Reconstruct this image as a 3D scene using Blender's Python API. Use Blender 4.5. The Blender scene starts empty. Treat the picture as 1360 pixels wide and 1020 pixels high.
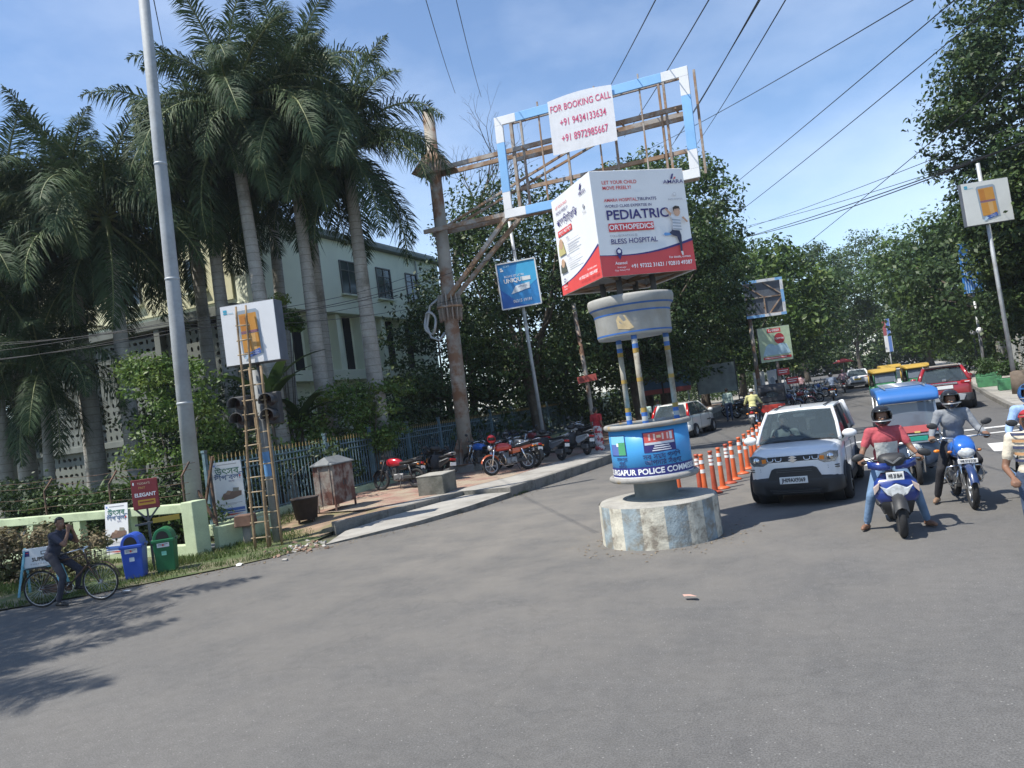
import bpy, math, random
import numpy as np
from mathutils import Vector, Matrix, Euler
R = math.radians
rnd = random.Random(7)
SC = bpy.context.scene
COL = SC.collection

# ------------------------------------------------------------------ camera
YAW, PITCH, ROLL, CAMZ = R(23.257), R(1.416), R(7.6), 2.4
_f0 = Vector((-math.sin(YAW), math.cos(YAW), 0)); _r0 = Vector((math.cos(YAW), math.sin(YAW), 0)); _u0 = Vector((0, 0, 1))
_f = _f0 * math.cos(PITCH) + _u0 * math.sin(PITCH); _u = _u0 * math.cos(PITCH) - _f0 * math.sin(PITCH)
_cr = _r0 * math.cos(ROLL) - _u * math.sin(ROLL); _cu = _r0 * math.sin(ROLL) + _u * math.cos(ROLL)
cd = bpy.data.cameras.new('camera'); cam = bpy.data.objects.new('camera', cd); COL.objects.link(cam)
cd.sensor_width = 36; cd.lens = 27.0; cd.clip_start = .1; cd.clip_end = 3000
cam.matrix_world = Matrix(((_cr.x, _cu.x, -_f.x, 0), (_cr.y, _cu.y, -_f.y, 0), (_cr.z, _cu.z, -_f.z, CAMZ), (0, 0, 0, 1)))
SC.camera = cam

# ------------------------------------------------------------------ sky, sun, exposure
SUN_EL, SUN_AZ = R(60), math.atan2(-.70, -.72)          # azimuth measured from +Y towards +X: where the sun stands
w = bpy.data.worlds.new('World'); SC.world = w; w.use_nodes = True
nt = w.node_tree; nt.nodes.clear()
def wn(t, **k):
    n = nt.nodes.new(t)
    for a, b in k.items(): setattr(n, a, b)
    return n
sky = wn('ShaderNodeTexSky', sky_type='NISHITA', sun_disc=False, sun_elevation=SUN_EL, sun_rotation=SUN_AZ,
         altitude=100, air_density=1.0, dust_density=.25, ozone_density=3.5)
tc = wn('ShaderNodeTexCoord'); mp = wn('ShaderNodeMapping'); mp.inputs['Scale'].default_value = (1.0, 1.0, 2.2); mp.inputs['Location'].default_value = (.35, .1, .2)
nz = wn('ShaderNodeTexNoise'); nz.inputs['Scale'].default_value = 1.5; nz.inputs['Detail'].default_value = 7; nz.inputs['Roughness'].default_value = .55
rp = wn('ShaderNodeValToRGB'); rp.color_ramp.elements[0].position = .48; rp.color_ramp.elements[1].position = .86
rp.color_ramp.elements[1].color = (.5, .5, .5, 1)
mx = wn('ShaderNodeMix', data_type='RGBA'); mx.inputs['B'].default_value = (6.6, 7.2, 8.2, 1)
bg = wn('ShaderNodeBackground'); bg.inputs['Strength'].default_value = .125; wo = wn('ShaderNodeOutputWorld')
L = nt.links.new
L(tc.outputs['Generated'], mp.inputs[0]); L(mp.outputs[0], nz.inputs[0]); L(nz.outputs[0], rp.inputs[0]); L(rp.outputs[0], mx.inputs['Factor'])
L(sky.outputs[0], mx.inputs['A']); L(mx.outputs['Result'], bg.inputs[0]); L(bg.outputs[0], wo.inputs[0])
sl = bpy.data.lights.new('sun', 'SUN'); sl.energy = 4.2; sl.angle = R(.53); sl.color = (1, .955, .87)
sun = bpy.data.objects.new('sun', sl); COL.objects.link(sun)
_sd = Vector((math.sin(SUN_AZ) * math.cos(SUN_EL), math.cos(SUN_AZ) * math.cos(SUN_EL), math.sin(SUN_EL)))
sun.rotation_euler = _sd.to_track_quat('Z', 'Y').to_euler(); sun.location = (-20, -15, 40)
vs = SC.view_settings; vs.view_transform = 'Standard'; vs.look = 'None'; vs.exposure = .70; vs.gamma = 1
SC.cycles.max_bounces = 6; SC.cycles.transparent_max_bounces = 12; SC.cycles.use_denoising = True

# ------------------------------------------------------------------ materials
MATS = {}
def M(name, col, rough=.6, metal=0., var=.12, scale=6., bump=0., bscale=None, col2=None, thr=(.45, .62), coat=0., spec=.5,
      transl=0., emit=0., fine=None, coord='Object'):
    """procedural material: base colour with noise variation, optional second colour in patches (dirt, rust, wear), bump"""
    if name in MATS: return MATS[name]
    m = bpy.data.materials.new(name); m.use_nodes = True; t = m.node_tree; N = t.nodes; K = t.links.new
    b = N['Principled BSDF']; b.inputs['Roughness'].default_value = rough; b.inputs['Metallic'].default_value = metal
    b.inputs['Specular IOR Level'].default_value = spec
    if coat: b.inputs['Coat Weight'].default_value = coat; b.inputs['Coat Roughness'].default_value = .06
    c = N.new('ShaderNodeTexCoord')
    n1 = N.new('ShaderNodeTexNoise'); n1.inputs['Scale'].default_value = scale; n1.inputs['Detail'].default_value = 5
    K(c.outputs[coord], n1.inputs['Vector'])
    r1 = N.new('ShaderNodeMapRange'); r1.inputs['From Min'].default_value = .3; r1.inputs['From Max'].default_value = .7
    r1.inputs['To Min'].default_value = 1 - var; r1.inputs['To Max'].default_value = 1 + var; K(n1.outputs[0], r1.inputs[0])
    h = N.new('ShaderNodeHueSaturation'); h.inputs['Color'].default_value = (*col, 1); K(r1.outputs[0], h.inputs['Value'])
    out = h.outputs[0]
    if col2:
        n2 = N.new('ShaderNodeTexNoise'); n2.inputs['Scale'].default_value = scale * .55; n2.inputs['Detail'].default_value = 8; n2.inputs['Roughness'].default_value = .65
        K(c.outputs[coord], n2.inputs['Vector'])
        rr = N.new('ShaderNodeMapRange'); rr.inputs['From Min'].default_value = thr[0]; rr.inputs['From Max'].default_value = thr[1]; K(n2.outputs[0], rr.inputs[0])
        mm = N.new('ShaderNodeMix'); mm.data_type = 'RGBA'; K(rr.outputs[0], mm.inputs['Factor']); K(out, mm.inputs['A']); mm.inputs['B'].default_value = (*col2, 1)
        out = mm.outputs['Result']
    if fine:
        n3 = N.new('ShaderNodeTexNoise'); n3.inputs['Scale'].default_value = fine[0]; n3.inputs['Detail'].default_value = 3
        K(c.outputs[coord], n3.inputs['Vector'])
        r3 = N.new('ShaderNodeMapRange'); r3.inputs['From Min'].default_value = .25; r3.inputs['From Max'].default_value = .75
        r3.inputs['To Min'].default_value = 1 - fine[1]; r3.inputs['To Max'].default_value = 1 + fine[1]; K(n3.outputs[0], r3.inputs[0])
        h3 = N.new('ShaderNodeHueSaturation'); K(out, h3.inputs['Color']); K(r3.outputs[0], h3.inputs['Value']); out = h3.outputs[0]
    K(out, b.inputs['Base Color'])
    if bump:
        nb = N.new('ShaderNodeTexNoise'); nb.inputs['Scale'].default_value = bscale or scale * 6; nb.inputs['Detail'].default_value = 4
        K(c.outputs[coord], nb.inputs['Vector'])
        bp = N.new('ShaderNodeBump'); bp.inputs['Strength'].default_value = bump; bp.inputs['Distance'].default_value = .02
        K(nb.outputs[0], bp.inputs['Height']); K(bp.outputs[0], b.inputs['Normal'])
    if transl:
        tb = N.new('ShaderNodeBsdfTranslucent'); K(out, tb.inputs['Color']); ms = N.new('ShaderNodeMixShader'); ms.inputs[0].default_value = transl
        K(b.outputs[0], ms.inputs[1]); K(tb.outputs[0], ms.inputs[2]); K(ms.outputs[0], N['Material Output'].inputs[0])
    if emit:
        K(out, b.inputs['Emission Color']); b.inputs['Emission Strength'].default_value = emit
    MATS[name] = m
    return m
def glass(name, tint=(.02, .03, .035), clear=.35):
    if name in MATS: return MATS[name]
    m = bpy.data.materials.new(name); m.use_nodes = True; t = m.node_tree; N = t.nodes; K = t.links.new
    b = N['Principled BSDF']; b.inputs['Base Color'].default_value = (*tint, 1); b.inputs['Roughness'].default_value = .03
    tr = N.new('ShaderNodeBsdfTransparent'); tr.inputs[0].default_value = (.62, .72, .72, 1); ms = N.new('ShaderNodeMixShader'); ms.inputs[0].default_value = clear
    K(b.outputs[0], ms.inputs[1]); K(tr.outputs[0], ms.inputs[2]); K(ms.outputs[0], N['Material Output'].inputs[0])
    MATS[name] = m
    return m

# ------------------------------------------------------------------ mesh collector
def frame_from(d):
    d = Vector(d).normalized(); a = Vector((0, 0, 1)) if abs(d.z) < .93 else Vector((1, 0, 0))
    u = d.cross(a).normalized(); return u, d.cross(u).normalized(), d
class MB:
    def __init__(s): s.v = []; s.f = []; s.m = []; s.s = []
    def add(s, vs, fs, m=0, sm=False, T=None):
        o = len(s.v)
        s.v += [tuple(T @ Vector(p)) for p in vs] if T is not None else [tuple(p) for p in vs]
        for f in fs: s.f.append(tuple(i + o for i in f)); s.m.append(m); s.s.append(sm)
        return s
    def box(s, c, d, rz=0, m=0, rot=None, top=1., topy=None):
        x, y, z = d[0] / 2, d[1] / 2, d[2] / 2; ty = top if topy is None else topy
        vs = [(-x, -y, -z), (x, -y, -z), (x, y, -z), (-x, y, -z), (-x * top, -y * ty, z), (x * top, -y * ty, z), (x * top, y * ty, z), (-x * top, y * ty, z)]
        T = Matrix.Translation(c) @ (rot.to_matrix().to_4x4() if rot else Matrix.Rotation(rz, 4, 'Z'))
        return s.add(vs, [(3, 2, 1, 0), (4, 5, 6, 7), (0, 1, 5, 4), (1, 2, 6, 5), (2, 3, 7, 6), (3, 0, 4, 7)], m, False, T)
    def bar(s, p0, p1, wd, ht=None, m=0):
        """rectangular bar between two points"""
        p0, p1 = Vector(p0), Vector(p1); u, v, d = frame_from(p1 - p0); ht = ht or wd; vs = []
        for p in (p0, p1):
            for a, b in ((-1, -1), (1, -1), (1, 1), (-1, 1)): vs.append(p + u * a * wd / 2 + v * b * ht / 2)
        return s.add(vs, [(0, 1, 2, 3), (7, 6, 5, 4), (0, 4, 5, 1), (1, 5, 6, 2), (2, 6, 7, 3), (3, 7, 4, 0)], m)
    def tube(s, pts, r, n=10, m=0, closed=False, caps=True, sm=True, flat=1.):
        P = [Vector(p) for p in pts]; k = len(P); rr = r if isinstance(r, (list, tuple)) else [r] * k
        vs = []; pu = None
        for i in range(k):
            if closed: d = P[(i + 1) % k] - P[i - 1]
            else: d = P[min(i + 1, k - 1)] - P[max(i - 1, 0)]
            d.normalize()
            if pu is None: u, v, _ = frame_from(d)
            else:
                u = (pu - d * pu.dot(d)); u = u.normalized() if u.length > 1e-5 else frame_from(d)[0]; v = d.cross(u)
            pu = u
            for j in range(n):
                a = 2 * math.pi * j / n; vs.append(P[i] + (u * math.cos(a) + v * math.sin(a) * flat) * rr[i])
        fs = []
        for i in range(k if closed else k - 1):
            i2 = (i + 1) % k
            for j in range(n): fs.append((i * n + j, i * n + (j + 1) % n, i2 * n + (j + 1) % n, i2 * n + j))
        s.add(vs, fs, m, sm)
        if caps and not closed:
            o = len(s.v) - len(vs)
            s.f.append(tuple(o + j for j in range(n - 1, -1, -1))); s.m.append(m); s.s.append(False)
            s.f.append(tuple(o + (k - 1) * n + j for j in range(n))); s.m.append(m); s.s.append(False)
        return s
    def cyl(s, p0, p1, r0, r1=None, n=12, m=0, caps=True, sm=True): return s.tube([p0, p1], [r0, r0 if r1 is None else r1], n, m, False, caps, sm)
    def lathe(s, prof, n=24, c=(0, 0, 0), axis='Z', m=0, sm=True, a0=0., a1=2 * math.pi):
        full = abs(a1 - a0 - 2 * math.pi) < 1e-6; k = n if full else n + 1; vs = []
        for r, z in prof:
            for j in range(k):
                a = a0 + (a1 - a0) * j / n; x, y = r * math.cos(a), r * math.sin(a)
                p = (x, y, z) if axis == 'Z' else ((z, x, y) if axis == 'X' else (x, z, y))
                vs.append((p[0] + c[0], p[1] + c[1], p[2] + c[2]))
        fs = []
        for i in range(len(prof) - 1):
            for j in range(n):
                j2 = (j + 1) % k if full else j + 1; q = (i * k + j, i * k + j2, (i + 1) * k + j2, (i + 1) * k + j)
                fs.append(q if axis != 'Y' else q[::-1])
        return s.add(vs, fs, m, sm)
    def ell(s, c, r, nu=12, nv=8, m=0, rot=None):
        if not isinstance(r, (tuple, list)): r = (r, r, r)
        vs = []; fs = []
        for i in range(nv + 1):
            t = math.pi * i / nv
            for j in range(nu):
                a = 2 * math.pi * j / nu; vs.append((r[0] * math.sin(t) * math.cos(a), r[1] * math.sin(t) * math.sin(a), -r[2] * math.cos(t)))
        for i in range(nv):
            for j in range(nu): fs.append((i * nu + j, i * nu + (j + 1) % nu, (i + 1) * nu + (j + 1) % nu, (i + 1) * nu + j))
        return s.add(vs, fs, m, True, Matrix.Translation(c) @ (rot.to_matrix().to_4x4() if rot else Matrix.Identity(4)))
    def prism(s, poly, d0, d1, plane='XZ', m=0, sm=False):
        """polygon (a,b) extruded along the third axis between d0 and d1"""
        P = lambda a, b, d: {'XZ': (a, d, b), 'YZ': (d, a, b), 'XY': (a, b, d)}[plane]
        n = len(poly); vs = [P(a, b, d0) for a, b in poly] + [P(a, b, d1) for a, b in poly]
        fs = [tuple(range(n)), tuple(range(2 * n - 1, n - 1, -1))] + [(i, i + n, (i + 1) % n + n, (i + 1) % n) for i in range(n)]
        return s.add(vs, fs, m, sm)
    def loft(s, rings, m=0, sm=True, closed=True, caps=True):
        n = len(rings[0]); vs = [p for r in rings for p in r]; fs = []
        for i in range(len(rings) - 1):
            for j in range(n if closed else n - 1): fs.append((i * n + j, i * n + (j + 1) % n, (i + 1) * n + (j + 1) % n, (i + 1) * n + j))
        if caps: fs += [tuple(range(n - 1, -1, -1)), tuple((len(rings) - 1) * n + j for j in range(n))]
        return s.add(vs, fs, m, sm)
    def mesh(s, name):
        me = bpy.data.meshes.new(name); me.from_pydata(s.v, [], s.f)
        me.polygons.foreach_set('material_index', s.m); me.polygons.foreach_set('use_smooth', s.s)
        return me
    def build(s, name, mats, parent=None, bevel=0, sub=0, loc=None, rz=0, label=None, weld=False, seg=2, fixn=True):
        me = s.mesh(name)
        if fixn:
            import bmesh
            bm = bmesh.new(); bm.from_mesh(me)
            if weld: bmesh.ops.remove_doubles(bm, verts=bm.verts, dist=1e-5)
            bmesh.ops.recalc_face_normals(bm, faces=bm.faces); bm.to_mesh(me); bm.free()
        return obj(name, me, mats, parent, bevel, sub, loc, rz, label, seg)
def obj(name, me, mats, parent=None, bevel=0, sub=0, loc=None, rz=0, label=None, seg=2):
    for m in (mats if isinstance(mats, (list, tuple)) else [mats]): me.materials.append(m)
    o = bpy.data.objects.new(name, me); COL.objects.link(o); o.parent = parent
    if loc: o.location = loc
    if rz: o.rotation_euler.z = rz
    if bevel:
        b = o.modifiers.new('bevel', 'BEVEL'); b.width = bevel; b.segments = seg; b.limit_method = 'ANGLE'; b.angle_limit = R(40)
    if sub:
        b = o.modifiers.new('subdivision', 'SUBSURF'); b.levels = sub; b.render_levels = sub
    if label: o['label'] = label
    return o
def tag(o, label, cat, group=None, kind=None):
    if label: o['label'] = label
    if cat: o['category'] = cat
    if group: o['group'] = group
    if kind: o['kind'] = kind
    return o
def thing(name, label, cat, loc=(0, 0, 0), rz=0, group=None, rot=None):
    o = bpy.data.objects.new(name, None); COL.objects.link(o); o.location = loc
    o.rotation_euler = rot if rot else (0, 0, rz); o.empty_display_size = .2
    return tag(o, label, cat, group)
def struct(o): o['kind'] = 'structure'; return o
def dup(root, loc, rz, label, group=None, scale=None):
    def cp(o, par):
        c = o.copy(); COL.objects.link(c); c.parent = par
        for ch in list(o.children): cp(ch, c)
        return c
    c = cp(root, None); c.location = loc; c.rotation_euler.z = rz
    if scale: c.scale = (scale,) * 3
    return tag(c, label, root.get('category'), group or root.get('group'))
def quads(name, V, mat, parent=None, npl=4):
    """fast mesh of separate quads; V is (n*4,3)"""
    n = len(V) // npl; me = bpy.data.meshes.new(name)
    me.vertices.add(n * npl); me.vertices.foreach_set('co', np.asarray(V, np.float32).ravel())
    me.loops.add(n * npl); me.loops.foreach_set('vertex_index', np.arange(n * npl, dtype=np.int32))
    me.polygons.add(n); me.polygons.foreach_set('loop_start', np.arange(0, n * npl, npl, dtype=np.int32))
    me.update(calc_edges=True)
    return obj(name, me, mat, parent) if mat else me
TXT = {}
def text_mesh(s, size, bold=0., align='CENTER', spacing=1.):
    cu = bpy.data.curves.new('t', 'FONT'); cu.body = s; cu.size = size; cu.align_x = align; cu.align_y = 'CENTER'
    cu.offset = bold * size; cu.resolution_u = 3; cu.space_character = spacing
    o = bpy.data.objects.new('t', cu); COL.objects.link(o)
    me = bpy.data.meshes.new_from_object(o.evaluated_get(bpy.context.evaluated_depsgraph_get()))
    bpy.data.objects.remove(o); bpy.data.curves.remove(cu)
    return me
def text(s, size, loc, mat, parent, rot=(math.pi / 2, 0, 0), bold=0., align='CENTER', name='lettering', sx=1., spacing=1., shear=0.):
    me = text_mesh(s, size, bold, align, spacing)
    for v in me.vertices: v.co.x = v.co.x * sx + v.co.y * shear
    o = obj(name, me, mat, parent); o.location = loc; o.rotation_euler = rot
    return o
def text_on_cyl(s, size, r, ang, z, mat, parent, bold=0., sx=1., name='lettering'):
    """lettering wrapped on a vertical cylinder, centred at angle ang (outward), read from outside"""
    me = text_mesh(s, size, bold)
    import bmesh
    bm = bmesh.new(); bm.from_mesh(me)
    bmesh.ops.triangulate(bm, faces=bm.faces)
    for v in bm.verts:
        a = ang + v.co.x * sx / r; v.co = Vector((r * math.cos(a), r * math.sin(a), z + v.co.y))
    bm.to_mesh(me); bm.free()
    return obj(name, me, mat, parent)
# ================================================================== ground, road, pavements
def asphalt():
    m = bpy.data.materials.new('asphalt'); m.use_nodes = True; t = m.node_tree; N = t.nodes; K = t.links.new
    b = N['Principled BSDF']; b.inputs['Roughness'].default_value = .82; b.inputs['Specular IOR Level'].default_value = .35
    c = N.new('ShaderNodeTexCoord')
    def noise(sc, det=4, rough=.55, vec=None):
        n = N.new('ShaderNodeTexNoise'); n.inputs['Scale'].default_value = sc; n.inputs['Detail'].default_value = det; n.inputs['Roughness'].default_value = rough
        K(vec or c.outputs['Object'], n.inputs['Vector']); return n.outputs[0]
    def rng(src, a, b_, lo, hi):
        n = N.new('ShaderNodeMapRange'); n.inputs['From Min'].default_value = a; n.inputs['From Max'].default_value = b_
        n.inputs['To Min'].default_value = lo; n.inputs['To Max'].default_value = hi; K(src, n.inputs[0]); return n.outputs[0]
    def mix(f, a, bb):
        n = N.new('ShaderNodeMix'); n.data_type = 'RGBA'; K(f, n.inputs['Factor'])
        for s, v in (('A', a), ('B', bb)):
            if isinstance(v, tuple): n.inputs[s].default_value = (*v, 1)
            else: K(v, n.inputs[s])
        return n.outputs['Result']
    def val(src, f):
        h = N.new('ShaderNodeHueSaturation'); K(src, h.inputs['Color']); K(f, h.inputs['Value']); return h.outputs[0]
    # dust worn in by traffic, stretched along the driving direction
    mpn = N.new('ShaderNodeMapping'); mpn.inputs['Scale'].default_value = (1, .16, 1); mpn.inputs['Rotation'].default_value = (0, 0, R(18)); K(c.outputs['Object'], mpn.inputs[0])
    col = mix(rng(noise(.16, 5, .6), .42, .66, 0, 1), (.100, .098, .095), (.126, .122, .116))
    col = mix(rng(noise(1.1, 4, .6, mpn.outputs[0]), .46, .80, 0, .4), col, (.143, .137, .129))
    col = mix(rng(noise(2.6, 6, .7), .60, .72, 0, .35), col, (.075, .076, .078))
    col = val(col, rng(noise(7., 5, .7), .3, .7, .86, 1.14))
    col = val(col, rng(noise(70., 3, .6), .25, .75, .55, 1.45))
    # fine tan dust thrown up around the booth and along the left lane
    gx = N.new('ShaderNodeVectorMath'); gx.operation = 'DISTANCE'; gx.inputs[1].default_value = (-5.2, 14.5, 0); mp2 = N.new('ShaderNodeMapping'); mp2.inputs['Scale'].default_value = (1, .75, 1); mp2.inputs['Location'].default_value = (0, 3.6, 0); K(c.outputs['Object'], mp2.inputs[0]); K(mp2.outputs[0], gx.inputs[0])
    ml = N.new('ShaderNodeMath'); ml.operation = 'MULTIPLY'; K(rng(gx.outputs['Value'], 2.0, 9.5, .85, 0), ml.inputs[0]); K(rng(noise(.9, 6, .65), .35, .62, .25, 1), ml.inputs[1])
    col = mix(ml.outputs[0], col, (.195, .180, .158))
    # pale aggregate chips
    v = N.new('ShaderNodeTexVoronoi'); v.inputs['Scale'].default_value = 16; K(c.outputs['Object'], v.inputs['Vector'])
    col = mix(rng(v.outputs['Distance'], .05, .13, .6, 0), col, (.34, .33, .31))
    # hairline cracks
    w2 = N.new('ShaderNodeTexVoronoi'); w2.feature = 'DISTANCE_TO_EDGE'; w2.inputs['Scale'].default_value = .27; w2.inputs['Randomness'].default_value = 1
    ds = N.new('ShaderNodeVectorMath'); ds.operation = 'ADD'; nn = N.new('ShaderNodeTexNoise'); nn.inputs['Scale'].default_value = 1.5; nn.inputs['Detail'].default_value = 5
    K(c.outputs['Object'], nn.inputs['Vector']); K(c.outputs['Object'], ds.inputs[0]); K(nn.outputs['Color'], ds.inputs[1]); K(ds.outputs[0], w2.inputs['Vector'])
    col = mix(rng(w2.outputs['Distance'], 0.001, .005, .16, 0), col, (.045, .045, .045))
    K(col, b.inputs['Base Color'])
    bp = N.new('ShaderNodeBump'); bp.inputs['Strength'].default_value = .35; bp.inputs['Distance'].default_value = .012; K(noise(110., 3), bp.inputs['Height']); K(bp.outputs[0], b.inputs['Normal'])
    return m
A_ASPH = asphalt()
A_SOIL = M('soil', (.115, .10, .065), .95, var=.3, scale=1.6, col2=(.05, .075, .025), thr=(.42, .6), bump=.5, bscale=30, fine=(40, .3))
A_CONC = M('pavement concrete', (.33, .315, .285), .9, var=.14, scale=2.2, col2=(.2, .185, .16), thr=(.5, .72), bump=.25, bscale=60, fine=(60, .12))
A_KERB = M('kerb concrete', (.21, .20, .18), .92, var=.22, scale=3, col2=(.10, .10, .085), thr=(.45, .62), bump=.4, bscale=40, fine=(35, .2))
A_TILE = M('red paving', (.28, .165, .13), .9, var=.2, scale=2.5, col2=(.33, .27, .20), thr=(.42, .58), bump=.3, bscale=50, fine=(22, .18))
A_PAINT = M('road paint', (.62, .61, .58), .8, var=.12, scale=5, col2=(.2, .2, .19), thr=(.56, .72))

def sheet(name, poly, z, mat, parent=None):
    m = MB(); m.add([(x, y, z) for x, y in poly], [tuple(range(len(poly)))])
    return m.build(name, mat, parent)
def slab(name, poly, z0, zs, mat, parent=None, mats=None):
    """poly extruded from z0 to zs (a number or one height per point)"""
    n = len(poly); zs = zs if isinstance(zs, (list, tuple)) else [zs] * n
    m = MB(); vs = [(x, y, z0) for x, y in poly] + [(x, y, z) for (x, y), z in zip(poly, zs)]
    m.add(vs, [tuple(range(n, 2 * n))]); m.add(vs, [(i, (i + 1) % n, (i + 1) % n + n, i + n) for i in range(n)], 1 if mats else 0)
    return m.build(name, mats or mat, parent, weld=True)
g0 = MB(); g0.add([(-900, -200, -.03), (900, -200, -.03), (900, 1500, -.03), (-900, 1500, -.03)], [(0, 1, 2, 3)])
struct(g0.build('ground', A_SOIL))
LEFT = [(-6, 260), (-6.6, 120), (-7.15, 45), (-7.3, 30), (-7.5, 24), (-7.86, 20.6), (-8.22, 18.1)]
road_l = LEFT + [(-8.5, 16.2), (-8.95, 14.75), (-9.75, 13.5), (-10.25, 12.85), (-10.75, 11.85), (-11.3, 11.0), (-12.06, 10.2), (-12.9, 9.3), (-13.9, 8.55), (-15.5, 7.7), (-18, 6.9), (-30, 4.6), (-80, -2)]
road_r = [(80, 2), (12, 6), (8, 8.5), (6.2, 12), (5.2, 17), (4.75, 24), (4.8, 29), (5.3, 37), (5.8, 43), (6.9, 60), (9, 100), (15, 260)]
struct(sheet('road', [(-80, -40), (80, -40)] + road_r + road_l, 0, A_ASPH))
# left pavement with kerb, its red-tiled back part and the shallow concrete ramp in front of it
PZ = .26
pave = [(-14.9, 260), (-14.9, 16.4), (-10.2, 16.2), (-9.62, 18.15)] + LEFT[::-1]
o = slab('pavement', pave, -.1, PZ, None, mats=[A_CONC, A_KERB]); struct(o)
tiles = [(-14.9, 60), (-14.9, 16.2), (-11.9, 16.0), (-11.2, 15.9), (-10.75, 16.4), (-10.0, 18.4), (-9.35, 20.6), (-9.1, 24), (-8.9, 30), (-8.7, 60)]
struct(sheet('pavement_tiles', [(x, y) for x, y in tiles], PZ + .005, A_TILE))
kb = [(-10.95, 14.3), (-10.35, 15.6), (-9.62, 18.15), (-8.22, 18.1), (-7.86, 20.6), (-7.5, 24), (-7.3, 30), (-7.15, 45)]
# kerb stones along the edge, each a block of its own
sp = MB(); sp.add([(-14.9, 14.2, .0), (-11.2, 13.9, .0), (-10.45, 15.3, .2), (-10.2, 16.2, PZ), (-14.9, 16.4, PZ)], [(0, 1, 2, 3, 4)]); struct(sp.build('pavement_slope', M('dusty paving', (.27, .19, .13), .92, var=.22, scale=2.5, col2=(.16, .15, .07), thr=(.46, .6), bump=.4, bscale=40)))
kr = thing('kerb', None, None); kr['kind'] = 'structure'
def kerb_line(pts, zt, wdt, parent, step=1.0, inward=1, flip=False, maxn=60, skip=()):
    acc = 0; n = 0
    for (ax, ay), (bx, by) in zip(pts[:-1], pts[1:]):
        d = Vector((bx - ax, by - ay, 0)); Lh = d.length; k = max(1, round(Lh / step)); d.normalize(); nn = Vector((d.y, -d.x, 0)) * (-1 if flip else 1)
        for i in range(k):
            n += 1
            if n > maxn: return
            c = Vector((ax, ay, 0)) + d * Lh * (i + .5) / k + nn * (-wdt / 2 + .012)
            h = zt + rnd.uniform(.0, .012); m = MB(); m.box((0, 0, 0), (Lh / k - .014, wdt, h + .06))
            o = m.build('kerb_stone', A_KERB, parent, bevel=.012, seg=1); o.location = (c.x, c.y, (h - .06) / 2); o.rotation_euler = (0, rnd.uniform(-.004, .004), math.atan2(d.y, d.x) + rnd.uniform(-.006, .006))
kerb_line(kb[:3], PZ, .16, kr)
kerb_line(kb[3:], PZ, .18, kr, step=1.15)
ramp = [(-10.2, 12.95), (-9.75, 13.5), (-8.97, 14.75), (-8.5, 16.2), (-8.2, 18.08), (-9.55, 18.12), (-10.3, 15.6), (-10.6, 14.2)]
struct(slab('pavement_ramp', ramp, -.1, [.02, .05, .09, .12, .14, .15, .11, .06], None, mats=[A_CONC, A_KERB]))
# right pavement
rp_ = [(4.75, 24), (4.8, 29), (5.3, 37), (5.8, 43), (6.9, 60), (9, 100), (15, 260)]
struct(slab('right_pavement', [(18.5, 260), (12.2, 100), (9.9, 60), (8.0, 30), (8.2, 14), (6.2, 12), (5.2, 17)] + rp_, -.1, .16, None, mats=[A_CONC, A_KERB]))
kr2 = thing('right_kerb', None, None); kr2['kind'] = 'structure'
kerb_line(rp_[:5], .165, .17, kr2, step=1.2, flip=True)
# painted markings
for i, (x0, y0, x1, y1) in enumerate([(2.72, 19.2, 3.65, 20.75), (-.2, 18.6, .6, 19.9)]):
    struct(sheet('road_marking', [(x0, y0), (x1, y0 - .05), (x1 + .05, y1), (x0 + .1, y1)], .005, A_PAINT))
struct(sheet('road_marking', [(-2.3, 23.2), (4.7, 24.55), (4.7, 24.9), (-2.3, 23.55)], .005, A_PAINT))
struct(sheet('road_marking', [(1.6, 22.5), (4.7, 23.3), (4.7, 23.5), (1.6, 22.7)], .005, A_PAINT))

# grass verge: blades too many to count
GRASS = M('grass', (.075, .12, .025), .7, var=.35, scale=3, transl=.25, col2=(.16, .15, .05), thr=(.52, .7))
def in_poly(x, y, poly):
    r = False; n = len(poly)
    for i in range(n):
        (x1, y1), (x2, y2) = poly[i], poly[i - 1]
        if (y1 > y) != (y2 > y) and x < (x2 - x1) * (y - y1) / (y2 - y1) + x1: r = not r
    return r
def blades(name, poly, n, h, seed, mat=GRASS, z0=0., path=None, label=None):
    g = np.random.default_rng(seed); xs = [p[0] for p in poly]; ys = [p[1] for p in poly]; V = []
    while len(V) < n * 4:
        x, y = g.uniform(min(xs), max(xs)), g.uniform(min(ys), max(ys))
        if not in_poly(x, y, poly): continue
        d = math.sin(x * 1.9 + 1) + math.sin(y * 2.3 - x) + g.uniform(-1, 1)
        if d < -.7: continue
        if path and abs((x - path[0]) * path[2] + (y - path[1]) * path[3]) < path[4] and g.random() < .9: continue
        hh = h * g.uniform(.4, 1.25) * (.75 + .25 * max(0, d)); a = g.uniform(0, 6.28); lx, ly = math.cos(a), math.sin(a); b = g.uniform(0, 6.28); k = hh * g.uniform(.2, .9); ww = .007
        V += [(x - lx * ww, y - ly * ww, z0), (x + lx * ww, y + ly * ww, z0), (x + lx * .003 + math.cos(b) * k, y + ly * .003 + math.sin(b) * k, z0 + hh), (x - lx * .003 + math.cos(b) * k, y - ly * .003 + math.sin(b) * k, z0 + hh)]
    o = quads(name, np.array(V), mat); tag(o, label, 'grass', kind='stuff'); return o
verge = [(-10.6, 12.2), (-11.2, 11.25), (-12.0, 10.35), (-12.85, 9.45), (-13.85, 8.7), (-15.5, 7.85), (-18, 7.1), (-22, 6.4), (-22, 12.6), (-13.6, 12.4), (-13.2, 14.6), (-11.9, 14.8), (-11.1, 13.6)]
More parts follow.
